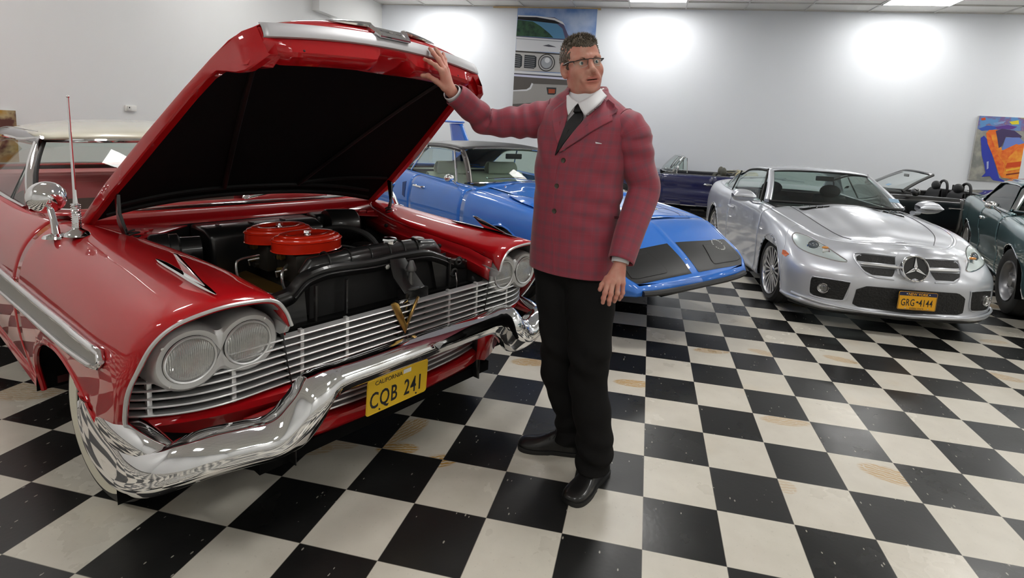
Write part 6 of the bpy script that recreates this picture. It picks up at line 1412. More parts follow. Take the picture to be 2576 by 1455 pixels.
for x, w, z, e in ((-2.20, .62, 1.31, .03), (-2.35, .64, 1.335, .04), (-2.8, .65, 1.345, .05), (-3.2, .64, 1.31, .05), (-3.7, .63, 1.20, .05), (-4.05, .64, 1.08, .04), (-4.45, .68, .985, .02)):
    RR.append([(x, t * w, z - e * abs(t) ** 3) for t in np.linspace(-1, 1, 21)])
RT = loft(RR, 40, 21); MB().grid(RT).build('roof', TEAL, TL, solid=.012)
for s in (-1, 1):
    edge = RT[:, 0 if s < 0 else -1]; side = []
    for p in edge:
        x = p[0]; zb = .945; f = float(sst(-x, 3.05, 3.75)); zl = p[2] - .045 - (p[2] - .045 - zb) * f; yl = p[1] + s * (.04 + .14 * (p[2] - zl) / (p[2] - zb + .001))
        side.append([tuple(p), (x, p[1] + s * .02, p[2] - .02), (x, (p[1] + yl) / 2 + s * .012, (p[2] + zl) / 2), (x, yl, zl)])
    MB().grid(np.array(side)).build('roof_side', TEAL, TL, solid=.01)
    MB().tube([q[3] for q in side if q[3][2] > .97], .009, 6).build('window_trim', CHROME, TL)
    MB().grid(np.array([[(-1.9, s * .80, .955), (-2.25, s * .665, 1.26)], [(-2.5, s * .81, .96), (-2.6, s * .68, 1.29)], [(-3.35, s * .80, .96), (-3.2, s * .68, 1.22)]])).build('side_window', GLASSG, TL)
    MB().tube([(-1.88, s * .82, .955), (-2.6, s * .835, .96), (-3.4, s * .82, .955), (-3.55, s * .80, .98)], .011, 6).build('belt_moulding', CHROME, TL)
    MB().grid(np.array([[(x, s * (np.interp(-x, -GT[:, 0, 0], GT[:, 0, 1])), np.interp(-x, -GT[:, 0, 0], GT[:, 0, 2])), (x, s * .78, .95), (x, s * .77, .4)] for x in np.linspace(-1.65, -4.2, 12)])).build('window_sill', TEAL, TL, solid=.004)
    MB().ball((-2.62, s * (sideY(GT, -2.62, .80) + .01), .80), (.07, .02, .022), 8).build('door_handle', CHROME, TL)
    m_ = MB().tube([(-1.95, s * .86, .93), (-1.98, s * .93, .985)], .010, 6).build('door_mirror', CHROME, TL)
    MB().ball((-2.0, s * .95, 1.0), (.03, .06, .045), 8).build('mirror_head', CHROME, m_)
    MB().tube([(x, s * (sideY(GT, x, .30) + .004), .275) for x in np.linspace(-1.45, -3.42, 12)], .014, 6).build('sill_moulding', CHROME, TL)
    seat(TL, (-2.75, s * .36, .38), BLACKM, .5, .55, True)
MB().grid(top_rows(GT, -4.3, -4.6, 6, .02, w=21)).build('trunk_lid', TEAL, TL, solid=.01)
MB().tube(cr([(-4.46, -.62, 1.0), (-4.52, -.3, 1.035), (-4.54, 0, 1.04), (-4.52, .3, 1.035), (-4.46, .62, 1.0)], 20), .014, 8, sy=.5).build('rear_spoiler', BLACKP, TL)
MB().b2((-4.4, -.80, .24), (-1.0, .80, .28)).build('cabin_floor', DARK, TL)
MB().b2((-2.1, -.66, .74), (-1.74, .66, .93)).build('dashboard', BLACKM, TL, bevel=.04)
for cx in (-.95, -3.72):
    for s in (-1, 1): tyre(TL, (cx, s * .79, .335), s, .335, .22, .2, 'steel', steer=(.12 if cx > -1 else 0))
MB().tube([(-.0 - .12 * (abs(y) / .85) ** 3, y, .47) for y in np.linspace(-.88, .88, 21)], .05, 8).build('front_bumper', CHROME, TL)

# ================================================================ the man
(a_, b_, _), yw = ((-0.3962, -2.5143, 0), -1.9984)
MAN = empty('person', 'man in red plaid jacket, black tie and glasses, one hand on the raised hood', 'person', (a_, b_, 0), yw)
# ---- signed distance helpers
def d_ball(P, c, r): 
    q = (P - np.array(c)) / np.array(r, float) if hasattr(r, '__len__') else None
    if q is None: return np.linalg.norm(P - np.array(c), axis=-1) - r
    k0 = np.linalg.norm(q, axis=-1); k1 = np.linalg.norm(q / np.array(r, float), axis=-1); return k0 * (k0 - 1) / (k1 + 1e-9)
def d_cone(P, a, b, ra, rb):
    a = np.array(a, float); b = np.array(b, float); ab = b - a; t = np.clip(((P - a) @ ab) / (ab @ ab), 0, 1)
    return np.linalg.norm(P - a - t[..., None] * ab, axis=-1) - (ra + (rb - ra) * t)
def smin(a, b, k): h = np.maximum(k - np.abs(a - b), 0) / k; return np.minimum(a, b) - h * h * k * .25
def smax(a, b, k): return -smin(-a, -b, k)
def snet(f, lo, hi, h):
    """surface nets: zero level of f -> vertices, quads"""
    lo = np.array(lo, float); n = np.ceil((np.array(hi) - lo) / h).astype(int) + 1
    ax = [lo[i] + h * np.arange(n[i]) for i in range(3)]
    Dv = np.empty(n)
    for i in range(0, n[0], 24):
        P = np.stack(np.meshgrid(ax[0][i:i + 24], ax[1], ax[2], indexing='ij'), -1); Dv[i:i + 24] = f(P)
    S = Dv < 0; m = n - 1
    acc = np.zeros((*m, 3)); cnt = np.zeros(m)
    off = [(i, j, k) for i in (0, 1) for j in (0, 1) for k in (0, 1)]
    sl = lambda o: tuple(slice(o[d], o[d] + m[d]) for d in range(3))
    for a in off:
        for d in range(3):
            if a[d]: continue
            b = tuple(a[q] + (q == d) for q in range(3)); A, B = Dv[sl(a)], Dv[sl(b)]; x = (A < 0) != (B < 0)
            t = np.where(x, A / (A - B + 1e-12), 0)
            for q in range(3): acc[..., q] += np.where(x, a[q] + (t if q == d else 0), 0)
            cnt += x
    act = cnt > 0; idx = -np.ones(m, int); idx[act] = np.arange(act.sum()); I = np.argwhere(act)
    V = lo + h * (I + acc[act] / cnt[act][:, None]); F = []
    for d in range(3):
        u, v = (d + 1) % 3, (d + 2) % 3; s0 = [slice(None)] * 3; s1 = [slice(None)] * 3; s0[d] = slice(0, n[d] - 1); s1[d] = slice(1, n[d])
        x = S[tuple(s0)] != S[tuple(s1)]; E_ = np.argwhere(x); ok = (E_[:, u] > 0) & (E_[:, v] > 0) & (E_[:, u] < n[u] - 1) & (E_[:, v] < n[v] - 1); E_ = E_[ok]
        def g(du, dv): q = E_.copy(); q[:, u] -= du; q[:, v] -= dv; return idx[q[:, 0], q[:, 1], q[:, 2]]
        F.append(np.stack([g(0, 0), g(1, 0), g(1, 1), g(0, 1)], 1))
    F = np.concatenate(F); return V, F
def rotz(a): return np.array([[math.cos(a), -math.sin(a), 0], [math.sin(a), math.cos(a), 0], [0, 0, 1]])
# ---- materials
def skin_material():
    m = mat('skin', (.62, .30, .21), .48, spec=.4); nt = m.node_tree; N = nt.nodes; L = nt.links; b = N['Principled BSDF']
    b.inputs['Subsurface Weight'].default_value = .12; b.inputs['Subsurface Radius'].default_value = (.012, .005, .003)
    tc = N.new('ShaderNodeTexCoord'); n = N.new('ShaderNodeTexNoise'); n.inputs['Scale'].default_value = 22; n.inputs['Detail'].default_value = 5
    r = N.new('ShaderNodeValToRGB'); r.color_ramp.elements[0].position = .35; r.color_ramp.elements[1].position = .68
    r.color_ramp.elements[0].color = (.62, .33, .25, 1); r.color_ramp.elements[1].color = (.60, .235, .18, 1)
    L.new(tc.outputs['Object'], n.inputs['Vector']); L.new(n.outputs['Fac'], r.inputs[0]); L.new(r.outputs[0], b.inputs['Base Color'])
    n2 = N.new('ShaderNodeTexNoise'); n2.inputs['Scale'].default_value = 260; bp = N.new('ShaderNodeBump'); bp.inputs['Strength'].default_value = .25; bp.inputs['Distance'].default_value = .0006
    L.new(tc.outputs['Object'], n2.inputs['Vector']); L.new(n2.outputs['Fac'], bp.inputs['Height']); L.new(bp.outputs[0], b.inputs['Normal']); return m
SKIN = skin_material(); LIP = mat('lips', (.50, .17, .13), .42); SKINR = mat('skin_flushed', (.62, .22, .16), .45); MOUTH = mat('mouth_dark', (.06, .015, .012), .6)
def plaid_material():
    m = mat('crimson_plaid_wool', (.3, .03, .05), .62, sheen=.25); nt = m.node_tree; N = nt.nodes; L = nt.links; b = N['Principled BSDF']
    uv = N.new('ShaderNodeUVMap'); sp = N.new('ShaderNodeSeparateXYZ'); L.new(uv.outputs[0], sp.inputs[0])
    def mth(op, a, b_=None, cl=False):
        n = N.new('ShaderNodeMath'); n.operation = op; n.use_clamp = cl
        for i, x in enumerate((a, b_)):
            if x is None: continue
            if isinstance(x, (int, float)): n.inputs[i].default_value = x
            else: L.new(x, n.inputs[i])
        return n.outputs[0]
    def band(s, per, wd, ph=0): # soft stripe 0..1
        return mth('MULTIPLY', mth('SUBTRACT', wd, mth('ABSOLUTE', mth('SUBTRACT', mth('FRACT', mth('ADD', mth('DIVIDE', s, per), ph)), .5))), 1 / wd * 1.6, True)
    U, V_ = sp.outputs[0], sp.outputs[1]
    wide = mth('MAXIMUM', mth('MULTIPLY', band(U, .054, .20), .55), mth('MULTIPLY', band(V_, .062, .20), .62))
    thin = mth('MAXIMUM', band(U, .054, .028, .34), band(V_, .062, .026, .34))
    cross = mth('MULTIPLY', band(U, .054, .20), band(V_, .062, .20))
    tc = N.new('ShaderNodeTexCoord'); nz = N.new('ShaderNodeTexNoise'); nz.inputs['Scale'].default_value = 700; L.new(tc.outputs['Object'], nz.inputs['Vector'])
    def mix(f, a, b_):
        n = N.new('ShaderNodeMix'); n.data_type = 'RGBA'
        for k, x in ((0, f), (6, a), (7, b_)):
            if isinstance(x, (int, float)): n.inputs[k].default_value = x
            elif isinstance(x, tuple): n.inputs[k].default_value = (*x, 1)
            else: L.new(x, n.inputs[k])
        return n.outputs[2]
    c = mix(mth('MULTIPLY', nz.outputs['Fac'], .6), (.36, .045, .075), (.25, .034, .056))
    c = mix(mth('MULTIPLY', wide, .62), c, (.16, .058, .085))
    c = mix(mth('MULTIPLY', cross, .35), c, (.115, .072, .10))
    c = mix(mth('MULTIPLY', thin, .20), c, (.26, .15, .19))
    L.new(c, b.inputs['Base Color'])
    bp = N.new('ShaderNodeBump'); bp.inputs['Strength'].default_value = .15; bp.inputs['Distance'].default_value = .0006; L.new(nz.outputs['Fac'], bp.inputs['Height']); L.new(bp.outputs[0], b.inputs['Normal']); return m
PLAID = plaid_material()
SHIRT = mat('white_shirt', (.82, .83, .86), .6); TIE = mat('black_tie', (.006, .006, .007), .55); TROU = mat('black_trousers', (.0075, .0072, .007), .82, spec=.2, bump=(600, .2, .0004))
LEATHER = mat('black_leather', (.010, .010, .010), .32, coat=.25, bump=(60, .25, .001)); LINING = mat('navy_lining', (.01, .015, .08), .5)
# ---- head (head frame: +x face forward, +y his left, +z up)
HC_, HA, HS = V3(-.010, -.038, 1.830), math.radians(52), 1.05
def rotx(a): return np.array([[1, 0, 0], [0, math.cos(a), -math.sin(a)], [0, math.sin(a), math.cos(a)]])
def roty(a): return np.array([[math.cos(a), 0, math.sin(a)], [0, 1, 0], [-math.sin(a), 0, math.cos(a)]])
RH = rotz(HA) @ roty(-.05) @ rotx(.19)
def headspace(P): return ((P - HC_) @ RH) / HS
def hp(p): return HC_ + RH @ (np.array(p, float) * HS)
def f_head(P):
    Q = headspace(P); A = Q.copy(); A[..., 1] = np.abs(A[..., 1])
    d = d_ball(Q, (-.014, 0, .036), (.100, .080, .093))
    d = smin(d, d_ball(Q, (.022, 0, -.030), (.068, .066, .085)), .03)
    d = smin(d, d_ball(A, (.012, .040, -.072), (.045, .021, .034)), .03)        # jaw corners
    d = smin(d, d_ball(Q, (.050, 0, -.100), (.036, .036, .024)), .026)
    d = smin(d, d_ball(Q, (.078, 0, -.110), (.015, .020, .015)), .018)                       # chin
    d = smin(d, d_ball(A, (.060, .042, -.030), (.026, .024, .026)), .024)       # cheeks
    d = smin(d, d_cone(A, (.085, .008, .021), (.068, .050, .020), .0125, .011), .014)   # brow
    d = smin(d, d_ball(Q, (.076, 0, -.072), (.017, .034, .030)), .02)
    d = smax(d, -d_ball(A, (.098, .034, .001), (.020, .021, .014)), .012)       # eye sockets
    d = smin(d, d_ball(A, (.069, .032, .000), (.0145, .0165, .0132)), .003)      # closed lids mass
    d = smax(d, -d_ball(A, (.0890, .0325, -.0005), (.010, .0135, .0043)), .0015)    # lid opening
    d = smin(d, d_cone(Q, (.084, 0, .018), (.114, 0, -.030), .0085, .0115), .012) # nose
    d = smin(d, d_ball(Q, (.114, 0, -.034), (.0125, .012, .0105)), .006)
    d = smin(d, d_ball(A, (.100, .0135, -.037), (.0125, .0085, .0085)), .006)
    d = smax(d, -d_ball(A, (.106, .0072, -.0445), (.007, .0042, .005)), .003)
    d = smin(d, d_cone(A, (.098, .016, -.044), (.084, .034, -.068), .006, .005), .02)
    d = smax(d, -d_ball(Q, (.100, 0, -.052), (.006, .0035, .008)), .006)
    d = smin(d, d_ball(A, (.0885, .010, -.0645), (.0100, .021, .0052)), .005)      # upper lip
    d = smin(d, d_ball(Q, (.0875, 0, -.0775), (.0100, .0270, .0060)), .005)        # lower lip
    d = smax(d, -d_ball(Q, (.099, -.001, -.0708), (.014, .0300, .0017)), .0015)
    d = smax(d, -d_ball(Q, (.094, 0, -.090), (.010, .022, .005)), .010)
    # ears
    E_ = A - V3(-.008, .0815, -.010); c, s = math.cos(.50), math.sin(.35); E2 = E_.copy(); E2[..., 1] = c * E_[..., 1] + s * E_[..., 0]; E2[..., 0] = c * E_[..., 0] - s * E_[..., 1]
    ear = d_ball(E2, (0, 0, 0), (.019, .0065, .033)); ear = smin(ear, d_ball(E2, (.004, -.001, -.026), (.010, .006, .012)), .006)
    ear = smax(ear, -d_ball(E2, (.004, .007, .002), (.0105, .006, .021)), .004); ear = smin(ear, d_ball(E2, (.013, .002, -.004), (.005, .005, .010)), .004)
    d = smin(d, ear, .006)
    # neck
    d2 = d_cone(P, hp((-.022, 0, -.05)), V3(-.030, -.010, 1.60), .060, .064)
    d = smin(d, d2, .03)
    d = smin(d, d_ball(P, hp((.020, 0, -.105)), (.045, .045, .025)), .03)
    w = np.sin(P[..., 2] * 420 + 3 * np.sin(P[..., 0] * 60)) * .0006 * ((P[..., 2] < 1.70) & (P[..., 2] > 1.62))
    return d + w
Vh, Fh = snet(f_head, (-.19, -.20, 1.60), (.17, .13, 1.97), .0023)
# ---- hands
def hand(joints, palm, wrist, fw, pr_):
    prims = []
    for nm, J in joints.items():
        r = fw * {'t': 1.18, 'i': 1., 'm': 1.03, 'r': .98, 'p': .87}[nm]
        J = [np.array(j, float) for j in J]
        for k in range(len(J) - 1): prims.append((J[k], J[k + 1], r * (.86 + .12 * k), r * (.98 + .10 * k)))
        for k in range(1, len(J) - 1): prims.append((J[k] - V3(0, 0, .0005), J[k] + V3(0, 0, .0005), r * 1.10, r * 1.10))
    pal = []
    base = [np.array(joints[k][-1], float) for k in 'imrp']
    for b in base: pal.append((b, np.array(wrist) + (b - np.mean(base, 0)) * .45, fw * 1.25, fw * 1.55))
    tb = np.array(joints['t'][-1], float); pal.append((tb, np.array(wrist, float), fw * 1.55, fw * 1.7)); pal.append((tb, base[0], fw * 1.3, fw * 1.2))
    def f(P):
        dpal = None
        for a, b, ra, rb in pal: x = d_cone(P, a, b, ra, rb); dpal = x if dpal is None else smin(dpal, x, .012)
        x = d_cone(P, wrist, pr_, fw * 2.55, fw * 3.0); dpal = smin(dpal, x, .02)
        d = dpal
        k = 0
        groups = {}
        for nm, J in joints.items():
            n = len(J) - 1; g = None
            for q in prims[k:k + n + max(0, n - 1)]:
                x = d_cone(P, *q); g = x if g is None else smin(g, x, .004)
            k += n + max(0, n - 1); groups[nm] = g
        fg = None
        for g in groups.values(): fg = g if fg is None else np.minimum(fg, g)
        return smin(d, fg, .006)
    pts = np.array([p for J in joints.values() for p in J] + [wrist, pr_]); return snet(f, pts.min(0) - .035, pts.max(0) + .035, .0016)
RJ = dict(t=[V3(0.4619, -0.5457, 1.7365), V3(0.4474, -0.5255, 1.7371)] + [V3(0.4184, -0.5065, 1.7184)] + [V3(0.3851, -0.4885, 1.6931)],
 i=[V3(0.4495, -0.5488, 1.8075)] + [V3(0.4397, -0.5255, 1.7966)] + [V3(0.4285, -0.5012, 1.7825)] + [V3(0.4074, -0.4831, 1.7581)],
 m=[V3(0.3971, -0.575, 1.8609)] + [V3(0.3999, -0.5496, 1.84)] + [V3(0.4029, -0.5126, 1.8131)] + [V3(0.3966, -0.4828, 1.7695)],
 r=[V3(0.3598, -0.5815, 1.867)] + [V3(0.3644, -0.558, 1.8508)] + [V3(0.3713, -0.5267, 1.8248)] + [V3(0.3805, -0.4902, 1.7785)],
 p=[V3(0.3263, -0.5652, 1.8499)] + [V3(0.338, -0.5401, 1.8213)] + [V3(0.3617, -0.5007, 1.7726)])
RW = [V3(0.3504, -0.4842, 1.6828)][0]; RW2 = [V3(0.3051, -0.4886, 1.6537)][0]
LJ = dict(t=[V3(0.1834, 0.2445, 0.9039)] + [V3(0.1723, 0.2469, 0.9223)] + [V3(0.1502, 0.2547, 0.9466)] + [V3(0.1221, 0.2639, 0.9636)],
 i=[V3(0.1937, 0.2674, 0.8562)] + [V3(0.1952, 0.2694, 0.8754)] + [V3(0.1897, 0.2717, 0.898)] + [V3(0.1627, 0.2665, 0.9331)],
 m=[V3(0.1709, 0.284, 0.8482)] + [V3(0.1755, 0.2866, 0.8683)] + [V3(0.1721, 0.289, 0.8932)] + [V3(0.1505, 0.2825, 0.9375)],
 r=[V3(0.1397, 0.2914, 0.8546)] + [V3(0.1427, 0.297, 0.8718)] + [V3(0.1413, 0.3026, 0.8931)] + [V3(0.1295, 0.2954, 0.9345)],
 p=[V3(0.1073, 0.298, 0.8573)] + [V3(0.1112, 0.3059, 0.8737)] + [V3(0.1106, 0.3115, 0.8902)] + [V3(0.1045, 0.3058, 0.9284)])
LW = [V3(0.0975, 0.2774, 0.9789)][0]; LW2 = [V3(0.0808, 0.2745, 1.0164)][0]
V1, F1 = hand(RJ, None, RW, .0092, RW2); V2, F2 = hand(LJ, None, LW, .0092, LW2)
# ---- trunk and limbs under the clothes
SHR, SHL = V3(-.02, -.195, 1.597), V3(-.03, .200, 1.572)
ELR, ELL = [V3(0.161, -0.4301, 1.5642)][0], [V3(-0.0792, 0.2736, 1.3043)][0]
HIPL, HIPR, KNL, KNR, ANL, ANR = V3(.0, .092, .92), V3(.0, -.088, .92), V3(.085, .165, .54), V3(.045, -.015, .52), V3(.10, .235, .10), V3(-.02, .040, .10)
def f_trunk(P):
    d = d_ball(P, (0, 0, 1.38), (.105, .17, .20)); d = smin(d, d_ball(P, (.01, 0, 1.12), (.10, .155, .20)), .06); d = smin(d, d_ball(P, (0, 0, .96), (.10, .155, .11)), .05)
    d = smin(d, d_cone(P, SHR + V3(0, .03, -.02), SHL + V3(0, -.03, -.02), .05, .05), .05); d = smin(d, d_cone(P, (-.045, -.01, 1.52), (-.05, -.01, 1.62), .055, .055), .03)
    for a, b, c, w in ((SHR, ELR, RW2, RW), (SHL, ELL, LW2, LW)):
        d = smin(d, d_cone(P, a, b, .048, .038), .03); d = smin(d, d_cone(P, b, c, .038, .026), .02)
    for a, b, c in ((HIPL, KNL, ANL), (HIPR, KNR, ANR)):
        d = smin(d, d_cone(P, a, b, .078, .055), .04); d = smin(d, d_cone(P, b, c + V3(0, 0, .03), .052, .034), .03)
    return d
V3_, F3 = snet(f_trunk, (-.22, -.66, .02), (.46, .42, 1.76), .011)
Vb = np.concatenate([Vh, V1, V2, V3_]); Fb = np.concatenate([Fh, F1 + len(Vh), F2 + len(Vh) + len(V1), F3 + len(Vh) + len(V1) + len(V2)])
body = MB().add(Vb, Fb.tolist()).build('body', [SKIN, LIP, SKINR, MOUTH], MAN, weld=False, auto=180)
Q = headspace(Vb); me = body.data
nb = len(Vh)
cen = np.array([Vb[list(p.vertices)].mean(0) for p in me.polygons]); Qc = headspace(cen); isb = np.array([p.vertices[0] < nb for p in me.polygons])
mi = np.zeros(len(me.polygons), int)
lipm = isb & (((Qc[:, 1] / .0285) ** 2 + ((Qc[:, 2] + .0705) / .0125) ** 2) < 1) & (Qc[:, 0] > .081)
dk = isb & (np.abs(Qc[:, 2] + .0708) < .0018) & (np.abs(Qc[:, 1]) < .022) & (Qc[:, 0] > .075) & (Qc[:, 0] < .0965)
mi[lipm] = 1; mi[dk] = 3
me.polygons.foreach_set('material_index', mi.tolist())
# eyes
EYEW = mat('eye_white', (.72, .70, .67), .15, coat=1.)
for s in (-1, 1):
    c = hp((.0722, s * .0325, .000)); gz = RH @ V3(1, .16, .0); gz /= np.linalg.norm(gz)
    e = MB().ball(c, .0122 * HS, 14).build('eye', EYEW, body)
    u = c + gz * .0118 * HS
    MB().lathe([(0, .0012), (.0034, .0010), (.0062, -.0003)], o=u, ax=gz, n=20).build('iris', mat('iris_blue_grey', (.06, .10, .12), .15, coat=1.), e)
    MB().lathe([(0, .0016), (.0023, .0014)], o=u, ax=gz, n=16).build('pupil', BLACKP, e)
# ---- hair: scalp cap plus many short strands
def hairline(Q):
    """> 0 where hair grows"""
    x, y, z = Q[..., 0], np.abs(Q[..., 1]), Q[..., 2]
    front = np.where(x > .0, .072 + .022 * sst(y, .020, .045) - .018 * sst(y, .05, .075) - .45 * np.maximum(0, .075 - x) * (y > .05), -1)
    side = z - np.interp(x, [-.09, -.05, -.022, -.010, .012, .030, .045, .052, .06, .075, .10], [-.085, -.06, -.035, .020, -.012, -.018, .015, .040, .052, .058, .062])
    return np.where(x > .05, np.minimum(z - (.062 - .010 * np.cos(y * 60)), side), side)
def f_hair(P):
    Q = headspace(P)
    d = d_ball(Q, (-.018, 0, .030), (.1035, .0835, .0915)); d = smin(d, d_ball(Q, (.020, 0, .088), (.060, .056, .024)), .03); d = smin(d, d_ball(Q, (.022, 0, -.012), (.02, .0765, .05)), .01)
    n = .0022 * np.sin(Q[..., 0] * 240 + 4 * np.sin(Q[..., 1] * 90)) * np.sin(Q[..., 1] * 330 + 3 * np.sin(Q[..., 2] * 120))
    return smax(d + n, -hairline(Q) * .8, .004)
Vr, Fr = snet(f_hair, (-.19, -.20, 1.66), (.17, .13, 2.02), .0032)
def hair_material():
    m = mat('brown_grey_hair', (.06, .045, .03), .45, spec=.5); nt = m.node_tree; N = nt.nodes; L = nt.links
    tc = N.new('ShaderNodeTexCoord'); n = N.new('ShaderNodeTexNoise'); n.inputs['Scale'].default_value = 420; r = N.new('ShaderNodeValToRGB')
    r.color_ramp.elements[0].position = .42; r.color_ramp.elements[1].position = .66; r.color_ramp.elements[0].color = (.038, .027, .018, 1); r.color_ramp.elements[1].color = (.22, .18, .13, 1)
    L.new(tc.outputs['Object'], n.inputs['Vector']); L.new(n.outputs['Fac'], r.inputs[0]); L.new(r.outputs[0], N['Principled BSDF'].inputs['Base Color']); return m
HAIR = hair_material()
hb_ = MB().add(Vr, Fr.tolist())
rng = np.random.RandomState(4)
sel = rng.choice(len(Vr), 5200, replace=True)
cc = hp((-.014, 0, .03))
for i in sel:
    p = Vr[i]; q = headspace(p)
    if hairline(q[None])[0] < .004: continue
    nrm = p - cc; nrm /= np.linalg.norm(nrm)
    topness = float(sst(q[2], .055, .115)); ln = (.0045 + .013 * topness) * rng.uniform(.6, 1.2)
    lean = RH @ V3(.55 * topness + .1, rng.normal(0, .25), .45 if topness > .3 else -.75); dr = nrm * (1.1 * topness + .30) + lean * .7 + rng.normal(0, .20, 3); dr /= np.linalg.norm(dr)
    sd = np.cross(dr, rng.normal(0, 1, 3)); sd /= np.linalg.norm(sd); w = .0011
    a = p - nrm * .002; m_ = a + dr * ln * .55; t_ = m_ + (dr + RH @ V3(.25, 0, -.1 * topness) * .8) * ln * .5
    sd2 = np.cross(dr, sd)
    hb_.add([a + sd * w, a - sd * w * .5 + sd2 * w, a - sd * w * .5 - sd2 * w, m_ + sd * w, m_ - sd * w * .5 + sd2 * w, m_ - sd * w * .5 - sd2 * w, t_], [(0, 1, 4, 3), (1, 2, 5, 4), (2, 0, 3, 5), (3, 4, 6), (4, 5, 6), (5, 3, 6)])
hb_.build('hair', HAIR, MAN, weld=False, auto=180)
for s in (-1, 1):
    eb = MB()
    for k in range(150):
        t = rng.uniform(0, 1); p0 = V3(.0905 - .020 * t ** 1.6, s * (.014 + .036 * t), .0150 + .005 * math.sin(PI * min(t * 1.1, 1)) + rng.uniform(-.0035, .003)); p1 = p0 + V3(.003 - .002 * t, s * .006, .0028 - .002 * t)
        eb.tube([hp(p0), hp(p1)], [.0008, .0003], 4)
    eb.build('eyebrow', mat('brow_hair', (.12, .075, .05), .6), MAN)
# ---- glasses
gl = MB(); FR = mat('glasses_black', (.01, .01, .012), .25, coat=.6)
def gpt(y, z, x=.104): return hp((x - 6.0 * y * y * 1.6, y, z))
for s in (-1, 1):
    gl.tube([gpt(s * y, .0115 + .0015 * math.sin(PI * (y - .010) / .05)) for y in np.linspace(.011, .060, 10)], .0018, 6)
    gl.tube([gpt(s * .060, .0115), hp((.062, s * .074, .012)), hp((.02, s * .0835, .010)), hp((-.012, s * .083, .010)), hp((-.03, s * .081, -.012))], [.0024, .0030, .0026, .002, .002], 6, sy=1.2)
    gl.tube([gpt(s * .011, .012), gpt(s * .0125, .003), gpt(s * .016, -.010)], .0013, 5)
    gl.tube([gpt(s * .060, .012), gpt(s * .0605, .004)], .0015, 5)
gl.tube([gpt(-.011, .0115), gpt(0, .0135), gpt(.011, .0115)], .0016, 6)
glo = gl.build('glasses', FR, MAN)
for s in (-1, 1):
    ou = [(.012, .011), (.036, .0125), (.059, .011), (.0605, -.004), (.056, -.0135), (.040, -.0175), (.022, -.016), (.0145, -.008)]
    oc = cr(np.array(ou + [ou[0]]), 40)[:-1]
    MB().fan([gpt(s * y, z) for y, z in oc]).build('glasses_lens', GLASS, glo)
    MB().tube([gpt(s * y, z) for y, z in oc], .0006, 4, close=True).build('lens_edge', mat('clear_edge', (.6, .6, .58), .2), glo)
# ---- jacket body
def ring(z, a, bf, bb, cx=0., cy=0., e=2.3, n=96, tilt=0.):
    out = []
    for i in range(n):
        t = 2 * PI * (i / n); c, s = math.cos(t), math.sin(t)
        x = abs(c) ** (2 / e) * (bf if c > 0 else -bb); y = abs(s) ** (2 / e) * a * (1 if s > 0 else -1)
        out.append((cx + x, cy + y, z + tilt * y))
    return np.array(out)
def noise3(P, s): # cheap smooth pseudo-noise
    return (np.sin(P[..., 0] * s * 1.1 + 1.7 * np.sin(P[..., 1] * s * .7 + 1)) + np.sin(P[..., 1] * s * 1.3 + 1.9 * np.sin(P[..., 2] * s * .6)) + np.sin(P[..., 2] * s + 1.3 * np.sin(P[..., 0] * s * .9 + 2))) / 3
JR = [(.925, .208, .145, .126, .012, .0), (.95, .210, .147, .126, .012, .0), (1.04, .206, .152, .122, .012, 0), (1.13, .202, .154, .118, .012, 0), (1.23, .202, .152, .116, .010, 0), (1.33, .208, .148, .118, .004, 0), (1.43, .214, .142, .122, -.002, 0), (1.51, .216, .130, .122, -.010, 0), (1.580, .214, .110, .116, -.014, 0), (1.628, .198, .090, .104, -.020, 0), (1.662, .160, .078, .092, -.024, -.003), (1.692, .118, .074, .082, -.026, -.006), (1.718, .092, .072, .076, -.028, -.010)]
zt_ = np.array([r[0] for r in JR]); RRr = np.array([cr(np.array([[*r] for r in JR]), 70)])[0]
Jg = np.array([ring(r[0], r[1], r[2], r[3], r[4], r[5], e=2.25 + .5 * float(sst(r[0], 1.3, 1.55)) * (1 - float(sst(r[0], 1.58, 1.66)))) for r in RRr])
def drape_folds(P):
    z, y, x = P[..., 2], P[..., 1], P[..., 0]
    side = sst(y, .02, .15)
    f = .0045 * np.sin(z * 62 + y * 16 + 1.5 * np.sin(z * 21)) * side * sst(z, 1.0, 1.12) * (1 - sst(z, 1.36, 1.48))      # pull lines on his left
    f = f + .006 * np.sin((z - .55 * y) * 34 + 1) * np.exp(-((y - .05) / .10) ** 2) * sst(z, .95, 1.02) * (1 - sst(z, 1.12, 1.25))
    f = f + .005 * np.sin((z + 1.2 * y) * 40) * sst(-y, .02, .14) * sst(z, 1.18, 1.3) * (1 - sst(z, 1.5, 1.6))
    f = f + .005 * np.sin((z - 1.2 * y) * 52 + 2) * np.exp(-((y - .10) / .07) ** 2) * sst(z, 1.16, 1.26) * (1 - sst(z, 1.40, 1.50)) * sst(x, 0, .05)
    return f + .0032 * noise3(P, 26)
ctr = Jg.mean(1, keepdims=True); nr = Jg - ctr; nr[..., 2] = 0; nr /= np.linalg.norm(nr, axis=-1, keepdims=True) + 1e-9
Jg = Jg + nr * drape_folds(Jg)[..., None]
Jg[..., 2] += .030 * sst(-Jg[..., 1], .02, .16) * sst(Jg[..., 2], 1.50, 1.62)
